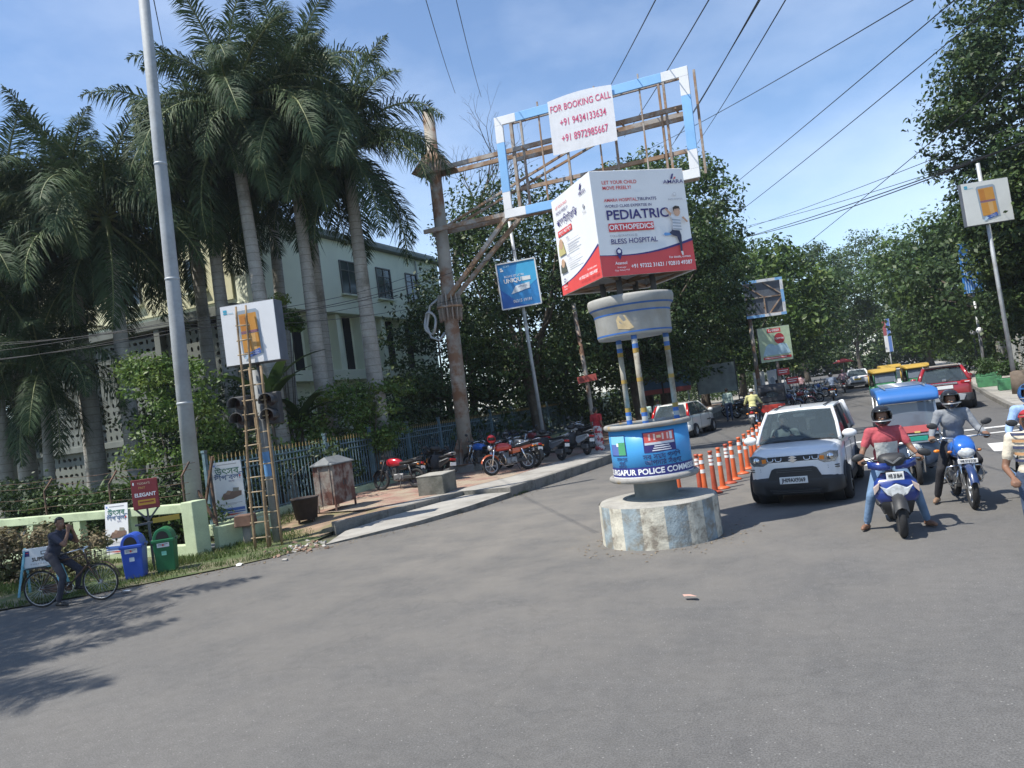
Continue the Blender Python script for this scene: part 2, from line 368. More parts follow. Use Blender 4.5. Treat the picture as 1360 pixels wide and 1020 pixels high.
struct(sheet('verge', [(-10.3, 12.8)] + verge[:8] + [(-22, 15.5), (-14.9, 15.5), (-11.7, 15.3), (-11.05, 14.4), (-10.9, 13.4)], .012, M('verge soil', (.16, .14, .09), .95, var=.25, scale=2, col2=(.06, .09, .025), thr=(.4, .58), bump=.4, bscale=40)))
blades('grass', verge, 26000, .10, 3, z0=.012, path=(-12.6, 11.2, .72, -.69, .35), label='short green roadside grass between the road edge and the green wall')
# ================================================================== trees and plants
LEAF_A = M('leaf dark', (.032, .060, .020), .5, var=.4, scale=.9, transl=.22, col2=(.075, .115, .03), thr=(.5, .66), spec=.35)
LEAF_B = M('leaf mid', (.046, .086, .024), .5, var=.4, scale=.8, transl=.25, col2=(.10, .15, .035), thr=(.5, .66), spec=.35)
LEAF_C = M('leaf bright', (.085, .15, .03), .5, var=.35, scale=1.5, transl=.28, col2=(.15, .19, .045), thr=(.5, .66), spec=.35)
LEAF_D = M('leaf dry', (.16, .125, .07), .8, var=.4, scale=3, col2=(.09, .11, .04), thr=(.45, .6), transl=.15)
BARK = M('bark', (.085, .07, .055), .95, var=.3, scale=5, bump=.6, bscale=25, col2=(.14, .125, .10), thr=(.5, .66))
PALMBARK = M('palm bark', (.33, .315, .28), .9, var=.18, scale=2.2, bump=.25, bscale=22, col2=(.15, .14, .115), thr=(.52, .7), fine=(16, .14))
PALMRING = M('palm leaf scar', (.20, .185, .155), .95, var=.25, scale=4)
PALMLEAF = M('palm leaf', (.043, .074, .032), .62, var=.35, scale=1.2, transl=.2, col2=(.088, .122, .05), thr=(.52, .7), spec=.22)
PALMRIB = M('palm rib', (.13, .15, .05), .55, var=.2)
SHAFT = M('palm crownshaft', (.085, .125, .05), .45, var=.2, scale=2)

def leaves(n, centers, radii, size, seed, flat=.5, shell=.55, aspect=.5):
    """leaf quads filling blobs; returns vertex array"""
    g = np.random.default_rng(seed); c = np.repeat(np.asarray(centers, float), n, 0); r = np.repeat(np.asarray(radii, float).reshape(len(centers), -1), n, 0)
    k = len(c); d = g.normal(size=(k, 3)); d /= np.linalg.norm(d, axis=1)[:, None]; d[:, 2] = np.where(d[:, 2] < -.25, d[:, 2] * .55, d[:, 2])
    t = (shell + (1 - shell) * g.random(k) ** .7)[:, None] * (1 + .12 * g.normal(size=(k, 1)))
    p = c + d * r * t
    nrm = d * .75 + g.normal(size=(k, 3)) * .65; nrm[:, 2] += flat; nrm /= np.linalg.norm(nrm, axis=1)[:, None]
    a = np.cross(nrm, g.normal(size=(k, 3))); a /= np.linalg.norm(a, axis=1)[:, None] + 1e-9; b = np.cross(nrm, a)
    s = (size * g.uniform(.55, 1.3, k))[:, None]
    return np.stack([p - a * s * .5, p - b * s * aspect * .5, p + a * s * .5 - nrm * s * .12, p + b * s * aspect * .5], 1).reshape(-1, 3)
def tree(name, label, loc, trunk_h, trunk_r, cz, cr, lobes, n, size, seed, mat=LEAF_A, group=None, lobe_r=(.9, 1.7), shape=None, lean=(0, 0), limbs=9, cat='tree', off=(0, 0), bark=None):
    g = random.Random(seed); t = thing(name, label, cat, loc, 0, group)
    C_ = []; RR = []
    for i in range(lobes):
        while True:
            x, y, z = g.uniform(-1, 1), g.uniform(-1, 1), g.uniform(-1, 1); q = math.sqrt(x * x + y * y + z * z)
            if q < 1 and q > .28: break
        k = shape(z) if shape else 1
        r = g.uniform(*lobe_r); q2 = max(q, .72) / q
        C_.append((off[0] + x * q2 * cr[0] * k, off[1] + y * q2 * cr[1] * k, cz + z * q2 * cr[2])); RR.append((r, r, r * .72))
    V = leaves(n, C_, RR, size, seed)
    cr_ = quads('crown', V, mat, t); cr_.data.materials.append(LEAF_B if mat is LEAF_A else LEAF_C); gg = np.random.default_rng(seed); per = np.repeat((gg.random(lobes) < .22).astype(np.int32), n); fl = gg.random(len(per)) < .12; cr_.data.polygons.foreach_set('material_index', np.where(fl, 1 - per, per).astype(np.int32))
    m = MB(); k = 7; pts = []; rr = []
    for i in range(k):
        f = i / (k - 1); pts.append((lean[0] * f + math.sin(f * 4 + seed) * trunk_r * .35, lean[1] * f + math.cos(f * 3 + seed) * trunk_r * .3, -.1 + (trunk_h + .1) * f)); rr.append(trunk_r * (1.35 - .35 * min(1, f * 5)) * (1 - .38 * f))
    m.tube(pts, rr, 10)
    top = Vector(pts[-1])
    for j in range(min(limbs, len(C_))):
        e = Vector(C_[(j * 7) % len(C_)]); s0 = Vector(pts[-1 - j % 3]); mid = s0.lerp(e, .5) + Vector((g.uniform(-.3, .3), g.uniform(-.3, .3), -.35)); r0 = trunk_r * g.uniform(.32, .5)
        m.tube([s0, s0.lerp(mid, .55), mid, e], [r0, r0 * .8, r0 * .55, r0 * .2], 6)
    m.build('trunk', bark or BARK, t, fixn=False)
    return t

# ---- royal palms: trunk, crownshaft, each frond a part
def frond_mesh(seed, length, droop, pairs=125, leaflet=.95, plume=.85):
    g = random.Random(seed); P = []; rib = MB(); n = 14; pts = []
    for i in range(n + 1):
        f = i / n; a = droop[0] + (droop[1] - droop[0]) * f ** 1.15
        if i == 0: pts.append(Vector((0, 0, 0)))
        else: pts.append(pts[-1] + Vector((math.cos(a), g.uniform(-.02, .02), math.sin(a))) * length / n)
    rib.tube(pts, [.045 * (1 - .9 * i / n) + .006 for i in range(n + 1)], 5)
    def at(f):
        k = min(int(f * n), n - 1); u = f * n - k; return pts[k].lerp(pts[k + 1], u), (pts[k + 1] - pts[k]).normalized()
    V = []; F = []
    for i in range(pairs):
        f = .10 + .9 * (i + g.random() * .6) / pairs; p, d = at(min(f, .999)); side = Vector((0, 1, 0)); up = d.cross(side) * -1
        ll = leaflet * (math.sin(math.pi * min(1, f * .9 + .12)) ** .6) * g.uniform(.85, 1.1)
        for sg in (-1, 1):
            lift = g.uniform(-plume, plume * .9)
            v = (side * sg * math.cos(lift) + up * math.sin(lift)) * .82 + d * g.uniform(.42, .75); v.normalize()
            sagf = g.uniform(.3, .85); wv = (d - v * d.dot(v)).normalized() * .0135 * g.uniform(.9, 1.4)
            q1 = p + v * ll * .45 + Vector((0, 0, -sagf * .12 * ll)); q2 = p + v * ll * .88 + Vector((0, 0, -sagf * .75 * ll))
            o = len(V); V += [p - wv * .6, p + wv * .6, q1 + wv * 1.2, q1 - wv * 1.2, q2]; F += [(o, o + 1, o + 2, o + 3), (o + 3, o + 2, o + 4)]
    rib.add(V, F, 1)
    me = rib.mesh('frond'); me.materials.append(PALMRIB); me.materials.append(PALMLEAF)
    return me
FRONDS = [frond_mesh(i, L_, d_) for i, (L_, d_) in enumerate([(3.7, (R(84), R(30))), (4.1, (R(70), R(-25))), (4.3, (R(52), R(-62))), (4.6, (R(32), R(-80))), (4.5, (R(8), R(-87))), (4.2, (R(-38), R(-90)))])]
def palm(label, base, top, r0, seed, nf=20, scale=1., spear=False):
    """base and top of the grey trunk in world coordinates"""
    g = random.Random(seed); t = thing('royal_palm', label, 'palm tree', base, 0, 'royal palms behind the fence'); b = Vector(base); T_ = Vector(top) - b; T_ += Vector((.30, .12, 0)) * T_.z / 11; m = MB(); k = 16; pts = []; rr = []
    for i in range(k + 1):
        f = i / k; bul = 1 + .16 * math.exp(-((f - .38) / .22) ** 2) + .35 * math.exp(-f * 14)
        pts.append(T_ * f + Vector((math.sin(f * 3 + seed) * .05, math.cos(f * 2.4 + seed) * .05, -.15 * (1 - f)))); rr.append(r0 * bul * (1 - .26 * f))
    m.tube(pts, rr, 14)
    # leaf-scar rings stand slightly proud of the trunk
    nr = int(T_.length / .24)
    for i in range(2, nr):
        f = i / nr; kk = min(int(f * k), k - 1); u = f * k - kk; p = pts[kk].lerp(pts[kk + 1], u); q = rr[kk] + (rr[kk + 1] - rr[kk]) * u
        m.tube([p - Vector((0, 0, .012)), p, p + Vector((0, 0, .012))], [q * .99, q * 1.03, q * .99], 14, m=1, caps=False)
    m.build('trunk', [PALMBARK, PALMRING], t, fixn=False)
    s = MB(); s.tube([T_ * .995, T_ + Vector((0, 0, .35)), T_ + Vector((0, 0, .9)), T_ + Vector((0, 0, 1.35))], [r0 * .78, r0 * .84, r0 * .6, r0 * .35], 12); s.build('crownshaft', SHAFT, t, fixn=False)
    for i in range(nf):
        f = i / nf; kind = min(5, int(f ** .8 * 6)); o = bpy.data.objects.new('frond', FRONDS[kind]); COL.objects.link(o); o.parent = t
        o.location = T_ + Vector((0, 0, 1.25 - .45 * f)); o.rotation_euler = (g.uniform(-.25, .25), g.uniform(-.12, .12), i * 2.399 + g.uniform(-.3, .3)); o.scale = (scale * g.uniform(.88, 1.1),) * 3
    if spear:
        q = MB(); q.tube([T_ + Vector((0, 0, 1.2)), T_ + Vector((.15, .05, 2.6)), T_ + Vector((.7, .3, 4.4))], [.09, .075, .015], 8); q.build('spear_leaf', SHAFT, t, fixn=False)
    return t
PALMS = [  # label, base xy, trunk top xyz, radius
    ('royal palm with a smooth pale trunk behind the bush, nearest the rusty mast', (-14.75, 22.35), (-14.75, 22.1, 10.7), .27, True),
    ('royal palm with a ringed grey trunk between the white hoarding box and the nearest palm', (-16.0, 21.3), (-16.3, 20.9, 11.7), .235, False),
    ('royal palm whose trunk rises right behind the ladder and traffic signal', (-16.6, 19.6), (-17.0, 19.2, 11.9), .245, False),
    ('royal palm whose trunk passes behind the left edge of the white hoarding box', (-19.0, 20.4), (-19.3, 20.0, 11.3), .245, False),
    ('tall royal palm showing its crown highest, at the top edge above the others', (-17.6, 23.4), (-17.6, 23.3, 14.2), .25, False),
    ('royal palm with a sunlit trunk just left of the tall grey pole', (-20.8, 17.7), (-21.1, 17.5, 9.0), .26, False),
    ('royal palm standing in front of the perforated wall', (-22.6, 17.6), (-22.9, 17.5, 9.8), .26, False),
    ('royal palm second from the left edge with a dark trunk', (-24.6, 16.7), (-24.6, 16.6, 9.4), .26, False),
    ('leftmost royal palm, its trunk on the picture edge', (-24.0, 15.4), (-24.1, 15.4, 7.6), .26, False),
    ('royal palm in shade between the two thin trunks at the left', (-25.6, 19.8), (-25.7, 19.8, 10.2), .24, False),
    ('royal palm crown filling the gap left of the tall grey pole', (-21.4, 21.6), (-21.5, 21.5, 10.4), .26, False),
    ('short young palm with hanging fronds low at the left', (-22.9, 16.2), (-22.9, 16.2, 4.3), .17, False),
    ('second short young palm, lowest crown by the left edge', (-25.4, 16.4), (-25.4, 16.4, 4.6), .17, False),
    ('slimmer royal palm far back between the ladder and the pale trunk', (-21.2, 25.8), (-21.2, 25.7, 13.6), .26, False),
]
for i, (lb, b, tp, r, sp) in enumerate(PALMS): palm(lb, (b[0], b[1], 0), tp, r, 20 + i * 3, 30 if i < 6 else 26, .72 if r < .2 else 1.0, sp)
# palms and a tree left of the frame, whose shadows fall on the road
for i, (b, tp) in enumerate([((-15.6, 4.2), (-15.5, 4.1, 6.0)), ((-14.2, 1.7), (-14.1, 1.6, 6.2)), ((-18.0, 4.6), (-18.0, 4.6, 6.4))]):
    palm('royal palm outside the left edge shading the road, the %s' % ('nearest to the bicycle', 'farthest from the wall', 'nearest to the wall')[i], (b[0], b[1], 0), tp, .22, 70 + i, 17)

# ---- small palm-like plants, hedge, bushes, banana
def bush(name, label, loc, cr, lobes, n, size, seed, mat, cz=None, cat='bush', group=None, lobe_r=None, stems=5, aspect=.5, flat=.5):
    g = random.Random(seed); t = thing(name, label, cat, loc, 0, group); C_ = []; RR = []; cz = cr[2] if cz is None else cz
    lr = lobe_r or (min(cr) * .35, min(cr) * .6)
    for i in range(lobes):
        x, y, z = g.gauss(0, .48), g.gauss(0, .48), g.uniform(-.9, .85); r = g.uniform(*lr)
        C_.append((x * cr[0], y * cr[1], cz + z * cr[2])); RR.append((r, r, r * .8))
    quads('foliage', leaves(n, C_, RR, size, seed, shell=.3, aspect=aspect, flat=flat), mat, t)
    m = MB()
    for i in range(stems):
        e = C_[i % len(C_)]; m.tube([(e[0] * .15, e[1] * .15, -.05), (e[0] * .5, e[1] * .5, e[2] * .5), e], [.03, .022, .008], 5)
    m.build('stem', BARK, t, fixn=False)
    return t
def bladeplant(name, label, loc, n, length, width, seed, mat, up=(.4, 1.2), cat='plant', group=None, trunk=.0):
    """arching strap or paddle leaves, each leaf a part"""
    g = random.Random(seed); t = thing(name, label, cat, loc, 0, group)
    if trunk: q = MB(); q.cyl((0, 0, -.05), (0, 0, trunk), .07, .05, 8); q.build('stem', BARK, t, fixn=False)
    for i in range(n):
        L_ = length * g.uniform(.75, 1.15); a0 = g.uniform(*up); m = MB(); k = 7; p = Vector((0, 0, 0)); Vv = []; a = a0
        for j in range(k + 1):
            f = j / k; ww = width * (math.sin(math.pi * min(.98, .12 + f * .88)) ** .7) * .5 + .002
            Vv += [(p.x, -ww, p.z + abs(ww) * .25), (p.x, 0, p.z), (p.x, ww, p.z + abs(ww) * .25)]
            a -= g.uniform(.08, .24); p = p + Vector((math.cos(a), 0, math.sin(a))) * L_ / k
        m.add(Vv, [(j * 3 + q, j * 3 + q + 1, j * 3 + q + 4, j * 3 + q + 3) for j in range(k) for q in (0, 1)], 0, True)
        o = m.build('leaf', mat, t, fixn=False); o.location = (0, 0, trunk); o.rotation_euler.z = i * 2.4 + g.uniform(-.4, .4)
    return t
# ---- trees on the left, behind the fence and over the pavement
TG = 'large trees along the road'
tree('shade_tree', 'broad dark tree behind the empty hoarding frame, left one of the pair', (-13.4, 33.5, 0), 4.6, .32, 7.6, (4.8, 4.6, 5.2), 150, 210, .215, 1, LEAF_A, TG, limbs=12)
tree('shade_tree', 'broad tree overhanging the road to the right of the advertising cube', (-9.6, 38.5, 0), 4.2, .38, 7.6, (4.5, 5.0, 5.4), 170, 210, .215, 2, LEAF_A, TG, lobe_r=(.7, 1.4), off=(1.5, -.5), limbs=12)
tree('shade_tree', 'brighter green tree seen through the upper hoarding frame', (-9.8, 46, 0), 6, .35, 11.4, (5.4, 4.5, 5.4), 120, 150, .3, 3, LEAF_B, TG, limbs=10)
tree('shade_tree', 'dark tree between the rusty mast and the pale building', (-15.9, 29.6, 0), 3, .22, 4.3, (2.1, 3.0, 3.2), 75, 170, .2, 4, LEAF_A, TG, lobe_r=(.6, 1.2))
tree('shade_tree', 'deep green tree behind the parked motorcycles and blue sign post', (-15.8, 40.5, 0), 4, .3, 6.2, (4.5, 5, 5.6), 120, 140, .28, 5, LEAF_A, TG)
tree('shade_tree', 'tree with low hanging branches above the white hatchback', (-11.3, 47, 0), 4, .35, 6.4, (5.2, 6, 4.4), 110, 130, .3, 6, LEAF_A, TG, off=(1.6, 0))
for i, (x, y, h, lb) in enumerate([(-9.5, 58, 8.4, 'left roadside tree behind the stacked far hoardings'), (-8.5, 72, 9.4, 'left roadside tree second beyond the far hoardings'), (-7, 88, 9.6, 'left roadside tree where the road narrows'), (-4.5, 108, 11.6, 'dark tree closing the far end of the road, left of centre'), (2.5, 132, 14, 'far dark tree at the very end of the road')]):
    tree('roadside_tree', lb, (x, y, 0), 4.5, .35, h - 1.6, (6.6, 7, h * .66), 100, 120, .42, 11 + i, LEAF_A if i % 2 else LEAF_B, TG, lobe_r=(1.1, 2.2), off=(2.6, 0), limbs=6)
for i, (x, y, h, lb) in enumerate([(11.6, 56, 7.4, 'right roadside tree behind the red car'), (10.8, 72, 9.0, 'round bright crown on the right beyond the auto rickshaws'), (14.5, 88, 10.6, 'second tall round crown right of the road, farther back'), (9.8, 106, 10.6, 'far right tree meeting the left trees over the road'), (21, 66, 9.6, 'tall tree set back from the right pavement')]):
    tree('roadside_tree', lb, (x, y, 0), 4.5, .38, h - 1.4, (6.4, 6, h * .66), 105, 125, .40, 31 + i, LEAF_B if i % 2 else LEAF_A, TG, lobe_r=(1.0, 2.2), limbs=6, off=(-1.6, 0))
tree('near_tree', 'tall dark tree filling the top right corner above the hoarding', (9.9, 39.2, 0), 7, .36, 10.6, (4.9, 3.6, 9.0), 280, 240, .26, 41, LEAF_A, TG, lobe_r=(.8, 1.6), limbs=14)
tree('near_tree', 'dense dark tree joining the tall corner tree above the panel wall', (10.4, 37, 0), 3, .25, 7.4, (4.2, 1.6, 3.4), 110, 190, .23, 44, LEAF_A, TG, lobe_r=(.7, 1.2))
tree('near_tree', 'feathery dark tree behind the right hoarding pole', (8.3, 39.5, 0), 3.4, .2, 4.6, (2.4, 2.0, 3.6), 90, 160, .19, 42, LEAF_A, TG, lobe_r=(.5, .95))
tree('near_tree', 'dark evergreen at the right edge beside the wall', (10.6, 33.5, 0), 3, .25, 6.2, (2.6, 2.6, 4.6), 90, 170, .2, 43, LEAF_A, TG, lobe_r=(.6, 1.1))
def wood(name, label, pts, n, h, depth, seed, mat, size=.5):
    """a distant belt of trees and undergrowth that reads as one mass"""
    g = random.Random(seed); C_ = []; RR = []
    for k in range(n):
        f = g.random() * (len(pts) - 1); i = int(f); u = f - i; x = pts[i][0] + (pts[i + 1][0] - pts[i][0]) * u + g.uniform(-1, 1) * depth; y = pts[i][1] + (pts[i + 1][1] - pts[i][1]) * u + g.uniform(-1, 1) * depth
        hh = h * (.72 + .28 * math.sin(x * .31 + seed) * math.cos(y * .23)); z = g.random() ** .8 * hh; r = g.uniform(.9, 2.0); C_.append((x, y, z)); RR.append((r, r, r * .8))
    o = quads(name, leaves(85, C_, RR, size, seed, shell=.35), mat); tag(o, label, 'trees', kind='stuff')
wood('left_wood', 'dark belt of trees and undergrowth behind the left fence', [(-18.5, 43), (-17.5, 52), (-16.5, 60), (-15, 75), (-12, 110)], 260, 8.0, 1.6, 1, LEAF_A, .42)
wood('right_wood', 'dark belt of trees behind the right wall', [(13.5, 30), (13.5, 48), (16, 75), (18, 110)], 250, 9.0, 1.5, 2, LEAF_A, .45)
wood('end_wood', 'far mass of trees closing the view at the end of the road', [(-30, 135), (-5, 150), (8, 165), (24, 150), (50, 120)], 380, 19, 4, 3, LEAF_A, .8)
wood('undergrowth', 'low dark undergrowth added for shade beneath the left roadside trees', [(-15.6, 30), (-14.8, 44), (-12, 60), (-9.5, 90)], 110, 2.4, .6, 4, LEAF_A, .3)  # leaf mass added to shade the pale ground below the trees
wood('far_shade_undergrowth', 'dark undergrowth added for shade, closing the far end of the road', [(-12, 138), (4, 147), (22, 136)], 170, 5.5, 2.5, 5, LEAF_A, .6)  # leaf mass added to darken the pale sunlit ground at the road's end
wood('right_shade_undergrowth', 'dark undergrowth added for shade beneath the right roadside trees', [(10.6, 56), (11.5, 76), (13.5, 100), (15, 125)], 130, 3.6, 1.3, 6, LEAF_A, .4)  # leaf mass added for the deep shade under these trees
# garden behind the fence
bush('garden_tree', 'bright leafy young tree left and right of the tall grey pole', (-16.6, 15.4, 0), (1.5, 1.2, 1.75), 46, 170, .13, 51, LEAF_C, cz=3.3, cat='tree', lobe_r=(.35, .65))
bush('flowering_bush', 'bright green bush spilling over the blue fence behind the black motorcycle', (-14.75, 21.6, 0), (1.55, .95, 1.25), 42, 170, .13, 52, LEAF_C, cz=2.6, lobe_r=(.3, .6))
bush('garden_shrub', 'leafy shrub in the garden between two palm trunks behind the steel cabinet', (-16.4, 20.3, 0), (1.5, 1.2, 1.7), 36, 170, .15, 53, LEAF_C, cz=2.0, lobe_r=(.4, .7))
bush('garden_shrub', 'dark shrub low behind the fence banner', (-16.8, 17.4, 0), (2.2, 1.4, 1.6), 36, 150, .16, 54, LEAF_A, cz=1.7, lobe_r=(.5, .8))
bush('garden_shrub', 'dark shrub in front of the perforated wall behind the tall pole', (-19.6, 18.6, 0), (1.9, 1.4, 2.4), 44, 150, .16, 55, LEAF_A, cz=2.8, lobe_r=(.5, .9))
bush('garden_shrub', 'dark shrub behind the fence left of the rusty mast', (-16.2, 24.2, 0), (1.9, 1.6, 1.9), 40, 150, .17, 56, LEAF_A, cz=2.2, lobe_r=(.5, .9))
bush('garden_shrub', 'shrub mass behind the fence at the foot of the rusty mast', (-15.9, 28.2, 0), (1.7, 2, 1.5), 36, 140, .17, 57, LEAF_A, cz=1.6, lobe_r=(.5, .9))
bush('garden_shrub', 'small shrub above the white hoarding box', (-17.4, 21.0, 0), (.9, .8, .7), 14, 160, .15, 58, LEAF_C, cz=6.4, lobe_r=(.3, .5))
bush('dry_hedge', 'brown dried hedge in front of the green wall at the left edge', (-17.2, 10.9, 0), (1.5, .8, .55), 44, 160, .10, 59, LEAF_D, cz=.55, cat='hedge', lobe_r=(.28, .45), stems=9)
bush('dry_hedge', 'brown dried hedge behind the white board stand', (-15.4, 10.9, 0), (1.0, .6, .4), 26, 140, .10, 60, LEAF_D, cz=.4, cat='hedge', lobe_r=(.22, .38), stems=7)
bush('garden_shrub', 'dim shrub behind the green wall at the left edge', (-21.5, 14.6, 0), (1.7, .8, .8), 30, 120, .15, 61, LEAF_A, cz=1.5, lobe_r=(.4, .6))
bush('garden_shrub', 'dim shrub behind the green wall near its end post', (-15.6, 14.2, 0), (1.5, .6, .55), 26, 120, .12, 62, LEAF_B, cz=.7, lobe_r=(.3, .5))
for i, (x, y, lb) in enumerate(((-16.4, 13.9, 'leafy hedge clump behind the green wall, nearest its end post'), (-18.0, 14.0, 'leafy hedge clump behind the middle of the green wall'), (-19.8, 14.2, 'leafy hedge clump behind the green wall above the bicycle'))): bush('hedge_clump', lb, (x, y, 0), (1.0, .5, .75), 26, 150, .12, 160 + i, LEAF_B if i % 2 else LEAF_A, cz=.85, cat='hedge', lobe_r=(.3, .5), group='hedge clumps behind the green wall')
DR = 'arching leafy plants behind the green wall'
for i, (x, y, h, lb) in enumerate([(-18.9, 14.6, 1.5, 'arching leafy plant behind the wall above the bicycle rider'), (-17.7, 14.9, 1.7, 'tallest arching leafy plant behind the wall, in the middle'), (-16.7, 14.5, 1.45, 'arching leafy plant behind the wall left of the red sign'), (-20.2, 14.9, 1.5, 'arching leafy plant behind the wall nearest the left edge')]):
    bladeplant('dracaena', lb, (x, y, 0), 34, 1.15, .07, 80 + i, LEAF_C if i % 2 else LEAF_B, (.5, 1.5), group=DR, trunk=h - .4)
bladeplant('banana_plant', 'banana plant with upright paddle leaves behind the white hoarding box', (-16.3, 18.9, 0), 9, 2.3, .42, 90, LEAF_A, (1.1, 1.5), trunk=3.3)
bladeplant('banana_plant', 'lower banana plant with drooping leaves beside the palm trunk', (-16.2, 20.1, 0), 9, 1.7, .36, 91, LEAF_A, (.7, 1.4), trunk=2.6)
# bare tree against the sky
def bare(loc, seed):
    g = random.Random(seed); t = thing('bare_tree', 'leafless tree with fine twigs against the sky beside the rusty mast', 'tree', loc); m = MB(); tw = MB()
    def grow(p, d, r, L_, lv):
        q = p + d * L_; mid = p.lerp(q, .5) + Vector((g.uniform(-1, 1), g.uniform(-1, 1), 0)) * L_ * .06
        (m if lv < 3 else tw).tube([p, mid, q], [r, r * .85, r * .65], 6 if lv < 3 else 4, caps=False)
        if lv >= 7: return
        for k in range(3 if lv in (1, 3) else 2):
            nd = (d + Vector((g.uniform(-.8, .8), g.uniform(-.8, .8), g.uniform(-.15, .6)))).normalized(); grow(q, nd, r * .58, (L_ if lv else 3.6) * g.uniform(.6, .82), lv + 1)
    grow(Vector((0, 0, 0)), Vector((.02, 0, 1)), .22, 10.8, 0); m.build('trunk', BARK, t, fixn=False); tw.build('crown', BARK, t, fixn=False)
bare((-19.2, 38.4, 0), 5)
# ================================================================== buildings, walls, fence
W_GREEN = M('pale green render', (.80, .83, .66), .9, var=.05, scale=.7, col2=(.66, .70, .55), thr=(.58, .82), bump=.1, bscale=30)
W_YELL = M('pale yellow render', (.62, .60, .40), .9, var=.08, scale=.7, col2=(.48, .46, .33), thr=(.55, .75))
W_GREY = M('shade-darkened screen concrete', (.14, .15, .135), .92, var=.2, scale=1.2, col2=(.17, .18, .15), thr=(.5, .7))  # screen tone darkened so the colour carries the palms' shade
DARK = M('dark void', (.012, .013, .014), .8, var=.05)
PANE = M('window pane', (.03, .045, .055), .08, var=.1, spec=.8)
FRAME = M('window frame', (.12, .125, .12), .5, var=.05)
G_WALL = M('lime painted concrete', (.46, .54, .35), .88, var=.12, scale=2.2, col2=(.25, .30, .19), thr=(.53, .72), bump=.2, bscale=50, fine=(30, .08))
BL_STEEL = M('worn blue paint', (.11, .18, .215), .7, var=.25, scale=8, col2=(.17, .10, .06), thr=(.58, .7))
bl = thing('institute_building', 'pale green two-storey building with dark windows behind the palms', 'building', (-22, 25, 0))
# local: corner at origin, long face towards +X runs along +Y, short face towards -Y runs along -X
b = MB(); b.box((-8.5, 8.5, 9.75), (17, 17, 3.5)); b.build('upper_wall', W_GREEN, bl, bevel=.02)
b = MB(); b.box((-8.8, 8.9, 4.0), (16.2, 16, 8.0)); b.build('lower_wall', W_GREEN, bl)
b = MB(); b.box((-8.5, 8.5, 11.62), (17.7, 17.7, .2)); b.box((-8.5, 8.5, 11.85), (16.9, 16.9, .3)); b.build('roof', M('roof edge', (.22, .25, .24), .9, var=.2, scale=1), bl, bevel=.02)
b = MB(); b.box((-8.6, 8.6, 7.98), (17.25, 17.25, .22)); b.build('floor_band', W_GREEN, bl, bevel=.02)
b = MB(); b.box((-7.5, -.06, 9.85), (13.6, .1, 3.2)); b.build('end_wall', W_YELL, bl)
def window(par, c, wd, ht, face, nm=1, bars=1):
    f = MB(); th = .06
    def q(m, a, z, sa, sz, d, t):   # a along wall, z up, d proud
        m.box((c[0] + d, c[1] + a, c[2] + z) if face == 'X' else (c[0] + a, c[1] - d, c[2] + z), (t, sa, sz) if face == 'X' else (sa, t, sz))
    for s in (-1, 1): q(f, s * (wd / 2), 0, th, ht + th, .03, .09); q(f, 0, s * (ht / 2), wd - th, th, .03, .09)
    for k in range(nm): q(f, wd * ((k + 1) / (nm + 1) - .5), 0, .045, ht - th, .025, .06)
    for k in range(bars): q(f, 0, ht * .22, wd - th, .04, .028, .05)
    o = f.build('window', FRAME, par, bevel=.006, seg=1)
    p = MB(); q(p, 0, 0, wd - .02, ht - .02, .0, .03); p.build('pane', PANE, o)
    s = MB(); q(s, 0, -ht / 2 - .08, wd + .24, .07, .08, .2); s.build('sill', W_GREEN, o)
for y in (7.35, 10.6, 13.6): window(bl, (.0, y, 9.72), 1.35, 1.62, 'X')
window(bl, (-2.6, -.12, 9.6), 1.0, 1.35, 'Y')
window(bl, (-6.4, -.12, 9.6), 1.0, 1.35, 'Y')
for k, y in enumerate((1.6, 3.6, 5.6, 7.6, 9.6, 11.6, 13.6)):
    m = MB(); m.box((-.66, y, 6.3), (.08, .55, 3.0)); m.build('slot_window', DARK, bl)
    m = MB(); m.box((-.45, y + .7, 4.0), (.5, .3, 7.7)); m.build('pilaster', W_GREEN, bl, bevel=.015)
m = MB(); m.box((-.35, 8, 4.85), (.62, 15.6, .5)); m.build('string_course', W_GREEN, bl, bevel=.015)
for y in (2.0, 8.2, 14.2): m = MB(); m.tube([(.07, y, 11.4), (.07, y, 8.2)], .05, 8); m.build('drain_pipe', M('drain pipe', (.4, .42, .38), .7), bl)
# perforated screen wall on the short side
def screen(par, x0, x1, z0, z1, y, pitch=.36):
    m = MB(); nx = int((x1 - x0) / pitch); nz = int((z1 - z0) / pitch); g = random.Random(4); d = .12
    for j in range(nz):
        for i in range(nx):
            cx = x0 + (i + .5) * pitch; cz = z0 + (j + .5) * pitch; h = pitch / 2; sw = g.choice((0, 1)); a_, b_ = (.135, .075) if sw else (.07, .12); ph = g.uniform(-.3, .3)
            sq = [(-h, -h), (0, -h), (h, -h), (h, 0), (h, h), (0, h), (-h, h), (-h, 0)]
            hl = []
            for k in range(8):
                t = R(225 + 45 * k); u, v = a_ * math.cos(t), b_ * math.sin(t); hl.append((u * math.cos(ph) - v * math.sin(ph), u * math.sin(ph) + v * math.cos(ph)))
            vs = [(cx + u, y, cz + v) for u, v in sq] + [(cx + u, y, cz + v) for u, v in hl] + [(cx + u, y + d, cz + v) for u, v in hl]
            m.add(vs, [(k, (k + 1) % 8, 8 + (k + 1) % 8, 8 + k) for k in range(8)] + [(8 + k, 8 + (k + 1) % 8, 16 + (k + 1) % 8, 16 + k) for k in range(8)])
    return m.build('perforated_screen', W_GREY, par, fixn=False)
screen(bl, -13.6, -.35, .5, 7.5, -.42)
b = MB(); b.box((-7, -.1, 4), (13.2, .16, 7.6)); b.build('screen_backing', DARK, bl)
